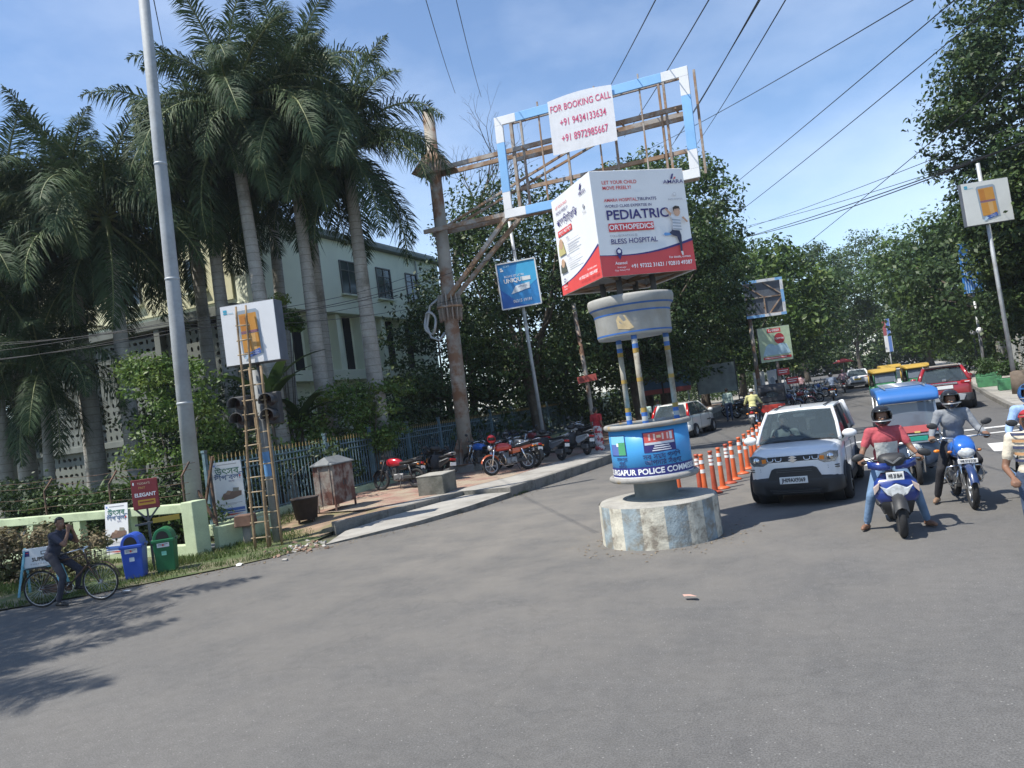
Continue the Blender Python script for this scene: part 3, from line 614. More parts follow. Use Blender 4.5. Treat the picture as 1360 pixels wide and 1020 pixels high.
b = MB(); b.box((-7, -.5, 7.75), (13.6, .55, .4)); b.box((-7, -.5, 2.9), (13.6, .35, .28)); b.build('screen_beam', W_GREY, bl, bevel=.02)
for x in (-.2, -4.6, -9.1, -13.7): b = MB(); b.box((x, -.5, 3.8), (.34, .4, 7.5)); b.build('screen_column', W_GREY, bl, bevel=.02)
# covered porch at the far left
po = thing('covered_porch', 'shaded porch with pale beams behind the leftmost palms', 'building', (-40, 23.5, 0))
b = MB(); b.box((0, 3, 4.3), (9, 6.5, .45)); b.box((0, -.2, 3.35), (9, .3, .5)); b.build('roof', W_GREEN, po, bevel=.02)
for x in (-4.2, -1.4, 1.4, 4.2): b = MB(); b.box((x, 0, 1.7), (.35, .35, 3.4)); b.build('column', W_GREY, po, bevel=.02)
b = MB(); b.box((0, 5.8, 2), (9, .3, 4)); b.build('back_wall', W_GREY, po)
window(po, (2.6, -.45, 3.55), .9, .5, 'Y', 1, 0)
# ---- lime green open wall
gw = thing('open_wall', 'lime green concrete wall with large rectangular openings beside the litter bins', 'wall', (-13.45, 12.75, 0), math.atan2(.55, -10.5))
m = MB(); m.box((5.6, 0, 1.05), (11.0, .2, .2)); m.build('top_beam', G_WALL, gw, bevel=.015)
m = MB(); m.box((5.6, 0, .06), (11.0, .22, .34)); m.build('plinth', G_WALL, gw, bevel=.015)
m = MB(); m.box((.02, 0, .56), (.36, .4, 1.26)); m.build('end_post', G_WALL, gw, bevel=.02)
for x in (2.15, 4.0, 5.85, 7.7, 9.6): m = MB(); m.box((x, 0, .59), (.26, .18, .73)); m.build('post', G_WALL, gw, bevel=.012)
lw = thing('low_wall', 'low mossy green wall between the end post and the fence plinth', 'wall', (-13.35, 13.05, 0), R(78))
m = MB(); m.box((.95, .0, .24), (1.7, .2, .56)); m.build('wall_body', G_WALL, lw, bevel=.02)
# barbed wire on angle posts over the wall
bw = thing('barbed_wire', 'rusty barbed wire strands on angled posts above the green wall', 'wire fence', (-13.45, 12.8, 0), math.atan2(.55, -10.5))
RUST = M('rusty iron', (.12, .07, .045), .85, var=.35, scale=9, col2=(.05, .04, .035), thr=(.45, .6))
for x in (.4, 2.9, 5.4, 7.9): m = MB(); m.bar((x, -.05, 1.1), (x, -.05, 1.75), .035); m.bar((x, -.05, 1.75), (x, -.3, 2.05), .035); m.build('post', RUST, bw)
for k, (yy, zz) in enumerate(((-.05, 1.35), (-.05, 1.6), (-.16, 1.88), (-.28, 2.02))): m = MB(); m.tube([(x, yy, zz - .03 * math.sin(x * 1.25) ** 2) for x in np.linspace(.2, 9.6, 24)], .006, 4); m.build('strand', RUST, bw, fixn=False)
# ---- blue steel fence along the pavement
FX, FY0, NP = -14.35, 14.1, 17
fe = thing('steel_fence', 'worn blue steel fence with brass coloured spikes along the pavement', 'fence', (FX, FY0, PZ))
SPIKE = M('brass spike paint', (.34, .24, .10), .55, var=.2, scale=10)
bar_m = MB(); bar_m.box((0, 0, .93), (.022, .022, 1.56)); bar_me = bar_m.mesh('bar'); bar_me.materials.append(BL_STEEL)
spk = MB(); spk.lathe([(.001, .16), (.017, .05), (.010, .0), (.012, -.02)], 6); spk_me = spk.mesh('spike'); spk_me.materials.append(SPIKE)
post_m = MB(); post_m.box((0, 0, .95), (.085, .085, 1.95)); post_m.box((0, 0, 1.96), (.11, .11, .06)); post_me = post_m.mesh('post'); post_me.materials.append(BL_STEEL)
STEP = 2.35
def put(me, name, par, loc): o = bpy.data.objects.new(name, me); COL.objects.link(o); o.parent = par; o.location = loc; return o
for i in range(NP + 1): put(post_me, 'post', fe, (0, i * STEP, 0))
for i in range(NP):
    m = MB(); y0 = i * STEP
    for z in (.24, 1.42, 1.6): m = MB(); m.box((0, y0 + STEP / 2, z), (.035, STEP - .09, .035)); m.build('rail', BL_STEEL, fe)
    if i < 15:
        nb = 15
        for k in range(nb):
            yy = y0 + .15 + k * (STEP - .3) / (nb - 1); put(bar_me, 'bar', fe, (0, yy, 0))
            if i < 11: put(spk_me, 'spike', fe, (0, yy, 1.70))
    if i < 8:   # scrollwork
        for k in range(3):
            yc = y0 + .5 + k * .68; m = MB()
            for s in (-1, 1): m.tube([(.02, yc + s * .11 * math.sin(t) * (1 - t / 9), .85 + s * .0 + .30 * (t / 6.28 - .5) * 2) for t in np.linspace(0, 6.28, 14)], .011, 5)
            m.build('scrollwork', BL_STEEL, fe, fixn=False)
m = MB(); m.box((0, NP * STEP / 2, .06), (.26, NP * STEP + .3, .26)); m.build('plinth', G_WALL, fe, bevel=.015)
# ================================================================== printing on flat panels
def ink(c):
    return M('print %.2f %.2f %.2f' % c, c, .55, var=.05, scale=4)
NAVY, RED, WHITE, BLACK, GREYT = (.035, .03, .16), (.62, .055, .06), (.82, .83, .84), (.02, .02, .022), (.33, .33, .36)
LAYER = [0]
def printed(par, items, W, H, o=(0, 0, 0), rz=0.):
    """prints on a W x H face standing in the XZ plane of par, seen from -Y (turned by rz); o is its top-left corner; u to the right, v down, 0..1"""
    T = Matrix.Translation(o) @ Matrix.Rotation(rz, 4, 'Z'); k = 0
    P = lambda u, v, d: T @ Vector((u * W, -d, -v * H))
    for it in items:
        k += 1; d = .003 + .0012 * k
        if it[0] == 't':
            _, s, u, v, size, col = it[:6]; kw = it[6] if len(it) > 6 else {}
            text(s, size * H, P(u, v, d), ink(col), par, (math.pi / 2, 0, rz), **kw)
        else:
            if it[0] == 'r': pts = [(it[1], it[2]), (it[3], it[2]), (it[3], it[4]), (it[1], it[4])]; col = it[5]
            elif it[0] == 'p': pts, col = it[1], it[2]
            elif it[0] == 'e': pts = [(it[1] + it[3] * math.cos(a), it[2] + it[4] * math.sin(a)) for a in np.linspace(0, 2 * math.pi, 17)[:-1]]; col = it[5]
            m = MB(); m.add([P(u, v, d) for u, v in pts], [tuple(range(len(pts)))]); m.build('printed_shape', ink(col), par)
def wave(y0, y1, dip, n=14): return [(u, y0 + (y1 - y0) * u + dip * math.sin(math.pi * u)) for u in np.linspace(0, 1, n)]
PANEL = M('sign panel white', (.74, .75, .76), .45, var=.04, scale=2)
PANEL_W = M('sign panel warm', (.70, .70, .66), .5, var=.06, scale=2)
SIGNBACK = M('sign back sheet', (.10, .115, .14), .6, var=.15, scale=3)
STEEL = M('galvanised pole', (.42, .44, .45), .55, metal=.3, var=.15, scale=3, col2=(.27, .26, .24), thr=(.55, .72), bump=.1)
RSTEEL = M('rusting pole', (.31, .29, .255), .75, var=.22, scale=1.6, col2=(.20, .105, .06), thr=(.46, .57), bump=.25, bscale=25)
RUSTY = M('rusty angle iron', (.27, .17, .105), .85, var=.3, scale=3.2, col2=(.38, .35, .32), thr=(.46, .6), bump=.3, bscale=20)

# ---- advertising cube over the traffic booth
A = 1.6
cu = thing('advertising_cube', 'large white and red advertising cube mounted above the traffic police booth', 'sign', (-3.074, 11.083, 4.08), .72)
m = MB(); m.box((A / 2, .014, A / 2), (A, .028, A)); fr = m.build('front_panel', PANEL, cu, bevel=.006, seg=1)
m = MB(); m.box((.014, A / 2 + .014, A / 2), (.028, A - .03, A)); lf = m.build('left_panel', PANEL, cu, bevel=.006, seg=1)
m = MB(); m.box((A - .014, A / 2 + .014, A / 2), (.028, A - .03, A)); m.build('right_panel', PANEL, cu)
m = MB(); m.box((A / 2, A - .014, A / 2), (A - .06, .028, A)); m.build('rear_panel', PANEL, cu)
m = MB(); m.box((A / 2, A / 2, A - .03), (A - .06, A - .06, .02)); m.build('top_panel', PANEL, cu)
FR = M('dark frame', (.10, .10, .105), .7, var=.2, scale=5)
for p0, p1 in [((.06, .06, .03), (A - .06, A - .06, .03)), ((.06, A - .06, .03), (A - .06, .06, .03)), ((.06, .06, .03), (A - .06, .06, .03)), ((.06, A - .06, .03), (A - .06, A - .06, .03)), ((.06, .06, .03), (.06, A - .06, .03)), ((A - .06, .06, .03), (A - .06, A - .06, .03)), ((A / 2, .06, .03), (A / 2, A - .06, .03))]:
    m = MB(); m.bar(p0, p1, .04); m.build('frame_bar', RUSTY, cu)
for x, y in ((.5, .5), (A - .5, .5), (.5, A - .5), (A - .5, A - .5)): m = MB(); m.cyl((x, y, -.32), (x, y, .06), .05, n=8); m.build('support_leg', FR, cu)
wv = wave(.80, .71, .05)
printed(fr, [('p', [(0, 1), *[(u, v) for u, v in wv], (1, 1)][::-1], (.60, .07, .075)),
    ('p', [(u, v - .018 * u - .003) for u, v in wv] + [(u, v + .003) for u, v in wv[::-1]], NAVY),
    ('t', 'LET YOUR CHILD', .115, .115, .047, RED, dict(align='LEFT', bold=.012)), ('t', 'MOVE FREELY!', .115, .168, .047, RED, dict(align='LEFT', bold=.012)),
    ('t', 'AMARA HOSPITAL,', .115, .285, .042, RED, dict(align='LEFT', bold=.01)), ('t', "TIRUPATI'S", .465, .285, .042, NAVY, dict(align='LEFT', bold=.01)),
    ('t', 'WORLD CLASS EXPERTISE IN', .115, .342, .038, NAVY, dict(align='LEFT', bold=.008)),
    ('t', 'PEDIATRIC', .115, .43, .127, NAVY, dict(align='LEFT', bold=.018, sx=1.08)), ('r', .125, .505, .60, .585, RED), ('t', 'ORTHOPEDICS', .362, .546, .068, WHITE, dict(bold=.022, sx=1.02)),
    ('t', 'COLLABORATION @', .125, .625, .030, GREYT, dict(align='LEFT')), ('t', 'BLESS HOSPITAL', .125, .68, .068, NAVY, dict(align='LEFT', bold=.01)),
    ('p', [(.845, .105), (.868, .055), (.885, .055), (.865, .105)], NAVY), ('p', [(.875, .105), (.895, .085), (.905, .085), (.90, .105)], RED), ('t', 'AMARA', .872, .133, .052, NAVY, dict(bold=.006, sx=1.25)),
    ('e', .865, .255, .02, .02, (.6, .6, .62)), ('e', .865, .255, .012, .012, (.74, .75, .76)), ('t', 'BLESS HOSPITAL', .868, .305, .022, GREYT),
    # location pin
    ('p', [(.195, .855), (.165, .79), (.165, .76), (.195, .735), (.225, .76), (.225, .79)], NAVY), ('e', .195, .772, .018, .018, WHITE),
    ('t', 'Asansol', .20, .885, .040, WHITE, dict(bold=.015)), ('t', 'Sristinagar', .20, .925, .022, WHITE), ('t', 'Opp. Galaxy Mall', .20, .952, .022, WHITE),
    ('t', 'For details, contact', .945, .865, .030, WHITE, dict(align='RIGHT', bold=.01)), ('t', '+91 97322 31621 / 92810 49387', .955, .925, .054, WHITE, dict(align='RIGHT', bold=.02, sx=.92)),
    # jumping child
    ('p', [(.735, .655), (.70, .655), (.685, .64), (.70, .625), (.75, .63), (.78, .645)], (.12, .3, .6)),
    ('p', [(.75, .63), (.79, .60), (.86, .61), (.875, .66), (.87, .74), (.865, .82), (.845, .82), (.845, .74), (.825, .67), (.78, .655)], (.03, .035, .08)),
    ('p', [(.845, .815), (.87, .815), (.872, .85), (.855, .855)], (.75, .72, .7)),
    ('p', [(.79, .605), (.80, .50), (.775, .47), (.80, .45), (.84, .465), (.90, .47), (.915, .50), (.885, .53), (.87, .615)], (.62, .64, .68)),
    *[('p', [(.795, .50 + .03 * i), (.885, .51 + .03 * i), (.885, .52 + .03 * i), (.795, .51 + .03 * i)], (.3, .34, .4)) for i in range(4)],
    ('p', [(.78, .47), (.73, .40), (.742, .39), (.80, .445)], (.5, .3, .2)), ('p', [(.90, .49), (.95, .54), (.965, .53), (.92, .48)], (.5, .3, .2)),
    ('e', .855, .43, .036, .045, (.55, .34, .23)), ('p', [(.818, .43), (.815, .39), (.845, .372), (.885, .38), (.897, .42), (.88, .40), (.83, .405)], (.03, .02, .015))], A, A, (0, 0, A))
wv2 = wave(.90, .70, .045)
printed(lf, [('p', [(0, 1), *[(u, v) for u, v in wv2], (1, 1)][::-1], (.66, .075, .07)), ('p', [(u, v - .018 * u - .003) for u, v in wv2] + [(u, v + .003) for u, v in wv2[::-1]], NAVY),
    ('t', 'LET YOUR CHILD', .10, .105, .04, RED, dict(align='LEFT')), ('t', 'MOVE FREELY!', .10, .165, .05, NAVY, dict(align='LEFT')),
    ('t', 'পেডিয়াট্রিক', .09, .27, .105, NAVY, dict(align='LEFT')), ('r', .09, .345, .46, .405, RED), ('t', 'অর্থোপেডিক্স', .275, .377, .05, WHITE),
    ('p', [(.74, .10), (.78, .05), (.81, .05), (.78, .10)], NAVY), ('t', 'AMARA', .80, .135, .05, NAVY, dict(bold=.006)), ('e', .80, .27, .022, .02, GREYT), ('t', 'BLESS', .80, .32, .03, GREYT),
    ('p', [(.06, .60), (.08, .48), (.14, .44), (.20, .49), (.24, .60)], (.5, .45, .2)), ('e', .145, .485, .05, .055, (.5, .33, .22)), ('p', [(.06, .78), (.07, .70), (.14, .66), (.19, .70), (.22, .78)], (.09, .10, .08)), ('e', .14, .685, .045, .045, (.5, .33, .22)),
    ('t', 'ডাঃ', .30, .465, .045, NAVY, dict(align='LEFT')), *[('r', .30, .50 + .022 * i, .62 - .05 * (i % 3), .508 + .022 * i, (.55, .56, .6)) for i in range(5)],
    ('t', 'ডাঃ', .28, .645, .045, NAVY, dict(align='LEFT')), *[('r', .28, .68 + .02 * i, .62 - .06 * (i % 3), .687 + .02 * i, (.55, .56, .6)) for i in range(4)],
    ('e', .15, .865, .03, .022, NAVY), ('e', .15, .865, .016, .012, WHITE), ('t', 'Asansol', .15, .925, .032, WHITE), ('t', 'Sristinagar', .15, .955, .02, WHITE),
    ('t', '+91 97322 31621 / 92810 49387', .96, .925, .042, WHITE, dict(align='RIGHT', bold=.02, sx=.8)), ('t', 'For details, contact', .96, .875, .028, WHITE, dict(align='RIGHT'))], A, A, (0, A, A), -math.pi / 2)

# ---- traffic police booth on its painted round plinth
bo = thing('traffic_police_booth', 'round blue and white traffic police booth on a flaking striped plinth in the road', 'booth', (-2.93, 11.95, 0))
PL_W = M('flaking white paint', (.52, .49, .40), .9, var=.22, scale=7, col2=(.22, .19, .15), thr=(.49, .63), bump=.35, bscale=30)
PL_B = M('flaking pale blue paint', (.27, .325, .345), .9, var=.26, scale=7, col2=(.20, .185, .15), thr=(.44, .60), bump=.35, bscale=30)
CONC2 = M('bare concrete', (.33, .315, .28), .9, var=.16, scale=4, col2=(.2, .19, .17), thr=(.5, .7), bump=.3, bscale=40)
nst = 20; g = random.Random(2); a = 0.
m = MB(); m.lathe([(.925, -.05), (.915, .60), (.89, .635), (.45, .655), (.001, .66)], 64); m.build('plinth', CONC2, bo, fixn=False)
ws = [g.uniform(.2, .34) for _ in range(nst)]; tot = sum(ws)
for i, wv_ in enumerate(ws):
    a1 = a + wv_ / tot * 2 * math.pi; s = MB(); k = 6
    for j in range(k):
        t0, t1 = a + (a1 - a) * j / k, a + (a1 - a) * (j + 1) / k
        for rr_, in ((.931,),):
            zb, zt = .0, .618
            s.add([(rr_ * math.cos(t0), rr_ * math.sin(t0), zb), (rr_ * math.cos(t1), rr_ * math.sin(t1), zb), ((rr_ - .010) * math.cos(t1), (rr_ - .010) * math.sin(t1), zt), ((rr_ - .010) * math.cos(t0), (rr_ - .010) * math.sin(t0), zt)], [(0, 1, 2, 3)], 0, True)
    s.build('painted_stripe', PL_W if i % 2 else PL_B, bo, fixn=False, weld=False); a = a1
m = MB(); m.lathe([(.47, .64), (.47, .67), (.34, .675), (.335, 1.02)], 40); m.build('pedestal', M('pedestal concrete', (.22, .22, .20), .9, var=.2, scale=4), bo, fixn=False)  # wide foot disc modelled in place of the shadow round the neck
BLUE_P = M('police blue vinyl', (.055, .30, .62), .4, var=.05, scale=2)
m = MB(); m.lathe([(.3, .98), (.66, .98), (.66, 1.78), (.02, 1.795)], 56); dr = m.build('drum', BLUE_P, bo, fixn=False)
RIMM = M('chipped rim paint', (.27, .26, .24), .75, var=.2, scale=6, col2=(.34, .22, .06), thr=(.58, .64), bump=.2)
for z, r_, q in ((1.80, .69, .042), (.99, .70, .045)):
    m = MB(); m.tube([(r_ * math.cos(t), r_ * math.sin(t), z) for t in np.linspace(0, 2 * math.pi, 49)[:-1]], q, 10, closed=True); m.build('rim', RIMM, bo, fixn=False)
m = MB(); m.lathe([(.664, 1.045), (.664, 1.185)], 56); m.build('navy_band', M('navy vinyl', (.03, .035, .20), .4, var=.05), bo, fixn=False)
m = MB(); m.lathe([(.666, 1.025), (.666, 1.043)], 56); m.build('white_band', PANEL, bo, fixn=False)
CA = R(-70)   # the angle that faces the camera
text_on_cyl('DURGAPUR POLICE COMMISSIONERATE', .118, .668, CA + R(12), 1.112, ink(WHITE), dr, bold=.03, sx=1.12)
def curved(par, poly, r, ang, z, col, name='printed_shape'):
    m = MB(); xs = [p[0] for p in poly]; k = 8; x0, x1 = min(xs), max(xs); zs = [p[1] for p in poly]
    for j in range(k):
        u0, u1 = x0 + (x1 - x0) * j / k, x0 + (x1 - x0) * (j + 1) / k; q = lambda u, zz: (r * math.cos(ang + u / r), r * math.sin(ang + u / r), z + zz)
        m.add([q(u0, min(zs)), q(u1, min(zs)), q(u1, max(zs)), q(u0, max(zs))], [(0, 1, 2, 3)], 0, True)
    return m.build(name, ink(col), par, fixn=False)
def rect(x0, z0, x1, z1): return [(x0, z0), (x1, z0), (x1, z1), (x0, z1)]
P2 = CA + R(10)
curved(dr, rect(-.29, -.15, .25, .16), .664, P2, 1.54, NAVY); curved(dr, rect(-.27, .0, .23, .145), .666, P2, 1.54, (.62, .10, .08)); curved(dr, rect(-.27, -.035, .23, .0), .6665, P2, 1.54, (.6, .65, .7))
for k_ in range(3): curved(dr, rect(-.12 - .02 * k_, -.065 - .033 * k_, .13 + .015 * k_, -.05 - .033 * k_), .667, P2, 1.54, WHITE)
for u in (-.2, -.12, .02, .10): curved(dr, rect(u, .03, u + .03, .125), .6672, P2, 1.54, (.8, .55, .5))
curved(dr, rect(.15, .02, .20, .135), .6674, P2, 1.54, (.7, .7, .75)); curved(dr, rect(-.07, .06, .0, .10), .6676, P2, 1.54, (.75, .6, .35))
P1 = CA - R(58)
curved(dr, rect(-.21, -.15, .19, .17), .664, P1, 1.52, (.02, .05, .2)); curved(dr, rect(-.195, .03, .175, .155), .666, P1, 1.52, (.22, .55, .75)); curved(dr, rect(-.195, -.135, .02, .03), .6662, P1, 1.52, (.10, .16, .42)); curved(dr, rect(.02, -.135, .175, .06), .6664, P1, 1.52, (.08, .34, .16)); curved(dr, rect(-.02, .0, .03, .05), .667, P1, 1.52, WHITE)
text_on_cyl('সব সময় পুলিশ', .105, .667, P2, 1.325, ink((.02, .03, .12)), dr, bold=.01); text_on_cyl('আপনার সঙ্গে', .105, .667, P2 + .02, 1.235, ink((.02, .03, .12)), dr, bold=.01)
for k_, (s_, zz) in enumerate((('সাবধানে', 1.32), ('গাড়ি', 1.255), ('চালান', 1.20))): text_on_cyl(s_, .075, .667, P1 + .1, zz, ink((.02, .03, .12)), dr, bold=.01)
WDIRT = M('booth post white', (.42, .42, .40), .75, var=.15, scale=6); CREAM = M('booth post cream', (.33, .31, .25), .75, var=.2, scale=5, col2=(.17, .14, .10), thr=(.48, .62)); YEL = M('booth post ochre', (.34, .22, .05), .75, var=.15); BLU = M('booth post blue', (.04, .13, .38), .6, var=.15)
for i, an in enumerate((-78, 30, 137)):
    px, py = .50 * math.cos(R(an)), .50 * math.sin(R(an)); m = MB(); m.cyl((px, py, 1.76), (px, py, 3.22), .043, n=14); po_ = m.build('pillar', CREAM, bo, fixn=False)
    for z0, z1, mt in ((1.80, 1.87, BLU), (1.87, 1.94, WDIRT), (1.94, 2.0, BLU), (2.0, 2.07, YEL), (2.47, 2.53, YEL), (2.91, 2.98, YEL), (2.98, 3.05, BLU), (3.05, 3.12, WDIRT), (3.12, 3.19, BLU)):
        m = MB(); m.cyl((px, py, z0), (px, py, z1), .0455, n=14, caps=False); m.build('paint_band', mt, po_, fixn=False)
ROOFM = M('booth roof paint', (.33, .325, .30), .8, var=.18, scale=3, col2=(.30, .28, .23), thr=(.54, .72), bump=.12)
m = MB(); m.lathe([(.02, 3.22), (.64, 3.18), (.66, 3.18), (.675, 3.21), (.69, 3.55), (.715, 3.61), (.775, 3.68), (.785, 3.77), (.77, 3.81), (.6, 3.82), (.02, 3.85)], 60); m.build('canopy', ROOFM, bo, fixn=False)
for z0, z1, r0, r1 in ((3.22, 3.245, .680, .681), (3.53, 3.555, .693, .697), (3.635, 3.66, .740, .762)):
    m = MB(); m.lathe([(r0, z0), (r1, z1)], 60); m.build('canopy_stripe', BLU, bo, fixn=False)
m = MB(); k = 8; an = CA - R(18)
vs_ = [((.6895 + .0) * math.cos(an + u), .6895 * math.sin(an + u), z) for u, z in ((-.20, 3.30), (.10, 3.27), (.22, 3.29), (.13, 3.38), (.02, 3.50), (-.16, 3.50), (-.22, 3.44))]
m.add(vs_, [tuple(range(7))]); m.build('bare_patch', M('peeled plaster', (.48, .38, .22), .9, var=.2, scale=8), bo, fixn=False)

for ch in bo.children:
    k_ = ch.name.split('.')[0]
    if k_ in ('drum', 'rim', 'navy_band', 'white_band'): ch.scale = (.94, .94, 1)
    if k_ in ('canopy', 'canopy_stripe', 'bare_patch'): ch.scale = (.865, .865, 1)
# ---- rusty mast with cantilever hoarding frame over the road
MX, MY = -12.35, 23.9
ma = thing('hoarding_mast', 'tall rusty steel mast carrying an empty blue and white hoarding frame', 'hoarding', (MX, MY, PZ), rot=(0, R(1.2), 0))
m = MB(); m.tube([(0, 0, 0), (0, 0, 4.9), (0, 0, 8.3), (0, 0, 12.7)], [.255, .25, .22, .205], 18); m.lathe([(.0, 12.7), (.24, 12.7)], 18); m.build('pole', RSTEEL, ma, fixn=False)
m = MB(); m.box((0, 0, .1), (1.0, 1.0, .34)); m.build('footing', CONC2, ma, bevel=.03)
for k in range(8):
    a = k * math.pi / 4; m = MB(); m.prism([(.25, .25), (.52, .25), (.46, .7), (.27, 1.15), (.25, 1.15)], -.015, .015, 'XZ'); o = m.build('gusset', RSTEEL, ma); o.rotation_euler.z = a
m = MB(); m.lathe([(.26, .25), (.56, .25), (.56, .29), (.26, .29)], 20); m.build('base_flange', RSTEEL, ma, fixn=False)
for k in range(14):
    a = k * 2 * math.pi / 14; m = MB(); m.prism([(.26, -.42), (.40, -.5), (.44, .1), (.40, .42), (.26, .46)], -.02, .02, 'XZ'); o = m.build('collar_plate', RSTEEL, ma); o.location.z = 5.75; o.rotation_euler.z = a
m = MB(); m.lathe([(.40, 0), (.47, 0), (.47, .07), (.40, .07)], 20, (0, 0, 5.72)); m.build('collar_ring', RUSTY, ma, fixn=False)
m = MB(); m.add([(-.75, -.35, 10.55), (.75, -.35, 10.55), (.75, .35, 10.55), (-.75, .35, 10.55), (-.25, -.2, 11.15), (.25, -.2, 11.15), (.25, .2, 11.15), (-.25, .2, 11.15)], [(0, 1, 5, 4), (1, 2, 6, 5), (2, 3, 7, 6), (3, 0, 4, 7)]); m.build('gusset_hood', RUSTY, ma)
# frame: lies across the road, its near face towards the junction
X0, X1, Z0, Z1, YF, YB = 2.78, 9.1, 8.2, 11.52, -.75, .05
def fbar(p0, p1, w_=.07, h_=None, nm='truss_bar', mt=RUSTY): m = MB(); m.bar(p0, p1, w_, h_); return m.build(nm, mt, ma)
for z in (10.5, 8.45): 
    fbar((-.5, -.33, z), (X1 - .2, YB - .32, z + .02), .10, .14, 'cantilever_beam'); fbar((-.5, .33, z), (X1 - .2, YB + .32, z + .02), .10, .14, 'cantilever_beam')
for z in (11.45, 10.2, 9.2): fbar((X0 + .3, YB - .25, z), (X1 - .25, YB - .25, z), .09, .12)
fbar((.25, -.2, 8.5), (6.3, -.3, 10.45), .07); fbar((.25, .2, 8.5), (6.6, .2, 10.45), .07)
fbar((.05, -.25, 6.0), (2.7, -.3, 8.4), .13, .13, 'brace'); fbar((.05, .2, 6.0), (2.9, .3, 8.4), .13, .13, 'brace')
for x in (3.15, 3.5, 5.0, 6.6, 8.1, 8.25, 9.2): fbar((x, YB - .3, 8.4), (x, YB - .3, 11.55), .07 if x > 3.2 else .1)
for x in (4.3, 6.2, 7.6): fbar((x, YF + .05, 8.4), (x, YF + .05, 11.7), .045)
for x in (3.6, 5.2, 6.9, 8.6):
    for z in (8.5, 10.4, 11.5): fbar((x, YB - .3, z), (x, YF + .05, z), .05)
m = MB(); m.box(((X0 + X1) / 2, YF + .45, 8.32), (X1 - X0 - .3, .6, .04)); m.build('walkway', RUSTY, ma)
F_BL = M('hoarding frame blue', (.22, .45, .76), .5, var=.08, scale=2); F_WH = M('hoarding frame white', (.72, .73, .74), .5, var=.06, scale=2)
def seg(x0, z0, x1, z1, mt):
    m = MB(); m.box(((x0 + x1) / 2, YF, (z0 + z1) / 2), (abs(x1 - x0), .08, abs(z1 - z0))); m.build('frame_border', mt, ma, bevel=.008, seg=1)
bw_ = .28; xs = [X0, X0 + .75, X1 - .8, X1]
for z in (Z0, Z1 - bw_): seg(xs[0], z, xs[1], z + bw_, F_WH); seg(xs[1], z, xs[2], z + bw_, F_BL); seg(xs[2], z, xs[3], z + bw_, F_WH)
for x in (X0, X1 - bw_): seg(x, Z0 + bw_, x + bw_, Z0 + .85, F_WH); seg(x, Z0 + .85, x + bw_, Z1 - .85, F_BL); seg(x, Z1 - .85, x + bw_, Z1 - bw_, F_WH)
# booking banner tied in the frame
bn = thing('booking_banner', 'white cloth banner with red phone numbers hanging in the empty hoarding frame', 'banner', (MX + .2 + 4.7, MY + YF - .10, PZ + 9.72), 0, rot=(0, R(1.2), 0))
m = MB(); nx = 16; Wb, Hb = 2.1, 1.72
vs_ = [(Wb * i / nx, .004 * math.sin(i * .9) * j / 6 - .004, Hb - Hb * j / 6 + (.08 * math.sin(i / nx * 3.14) if j == 0 else 0)) for j in range(7) for i in range(nx + 1)]
m.add(vs_, [(j * (nx + 1) + i, j * (nx + 1) + i + 1, (j + 1) * (nx + 1) + i + 1, (j + 1) * (nx + 1) + i) for j in range(6) for i in range(nx)], 0, True); cl = m.build('cloth', M('banner cloth', (.74, .75, .78), .8, var=.05, transl=.15), bn, fixn=False)
printed(cl, [('t', 'FOR BOOKING CALL', .5, .17, .17, (.55, .06, .16), dict(bold=.008, sx=.72)), ('t', '+91 9434133634', .52, .45, .19, (.55, .06, .16), dict(bold=.008, sx=.68)), ('t', '+91 8972985667', .52, .74, .19, (.55, .06, .16), dict(bold=.008, sx=.68))], Wb, Hb, (0, -.009, Hb))

# ---- boards on poles
def board(name, label, base, z0, z1, wd, th, rz, items, face, pole_r, pole_top=None, pole_z=None, poff=(0, 0), polem=STEEL, cat='sign', back=SIGNBACK, lean=(0, 0), edge=None):
    t = thing(name, label, cat, base, rz, rot=(lean[0], lean[1], rz))
    m = MB(); m.box((0, th / 2, (z0 + z1) / 2), (wd, th, z1 - z0)); cs = m.build('case', back, t, bevel=.01, seg=1)
    m = MB(); m.box((0, -.008, (z0 + z1) / 2), (wd - .03, .016, z1 - z0 - .03)); f = m.build('face_panel', face, t)
    printed(f, items, wd - .03, z1 - z0 - .03, (-(wd - .03) / 2, -.016, z1 - .015))
    if edge:
        for a_, b_ in (((-wd / 2, z0), (wd / 2, z0)), ((-wd / 2, z1), (wd / 2, z1)), ((-wd / 2, z0), (-wd / 2, z1)), ((wd / 2, z0), (wd / 2, z1))):
            m = MB(); m.bar((a_[0], -.02, a_[1]), (b_[0], -.02, b_[1]), .05); m.build('edge_strip', edge, t)
    m = MB(); pt = pole_top if pole_top is not None else z0 + .1; m.cyl((poff[0], th / 2 + poff[1], -.05), (poff[0], th / 2 + poff[1], pt), pole_r, pole_r * .85, 12); m.build('pole', polem, t, fixn=False)
    return t
ORG = (.55, .26, .05)
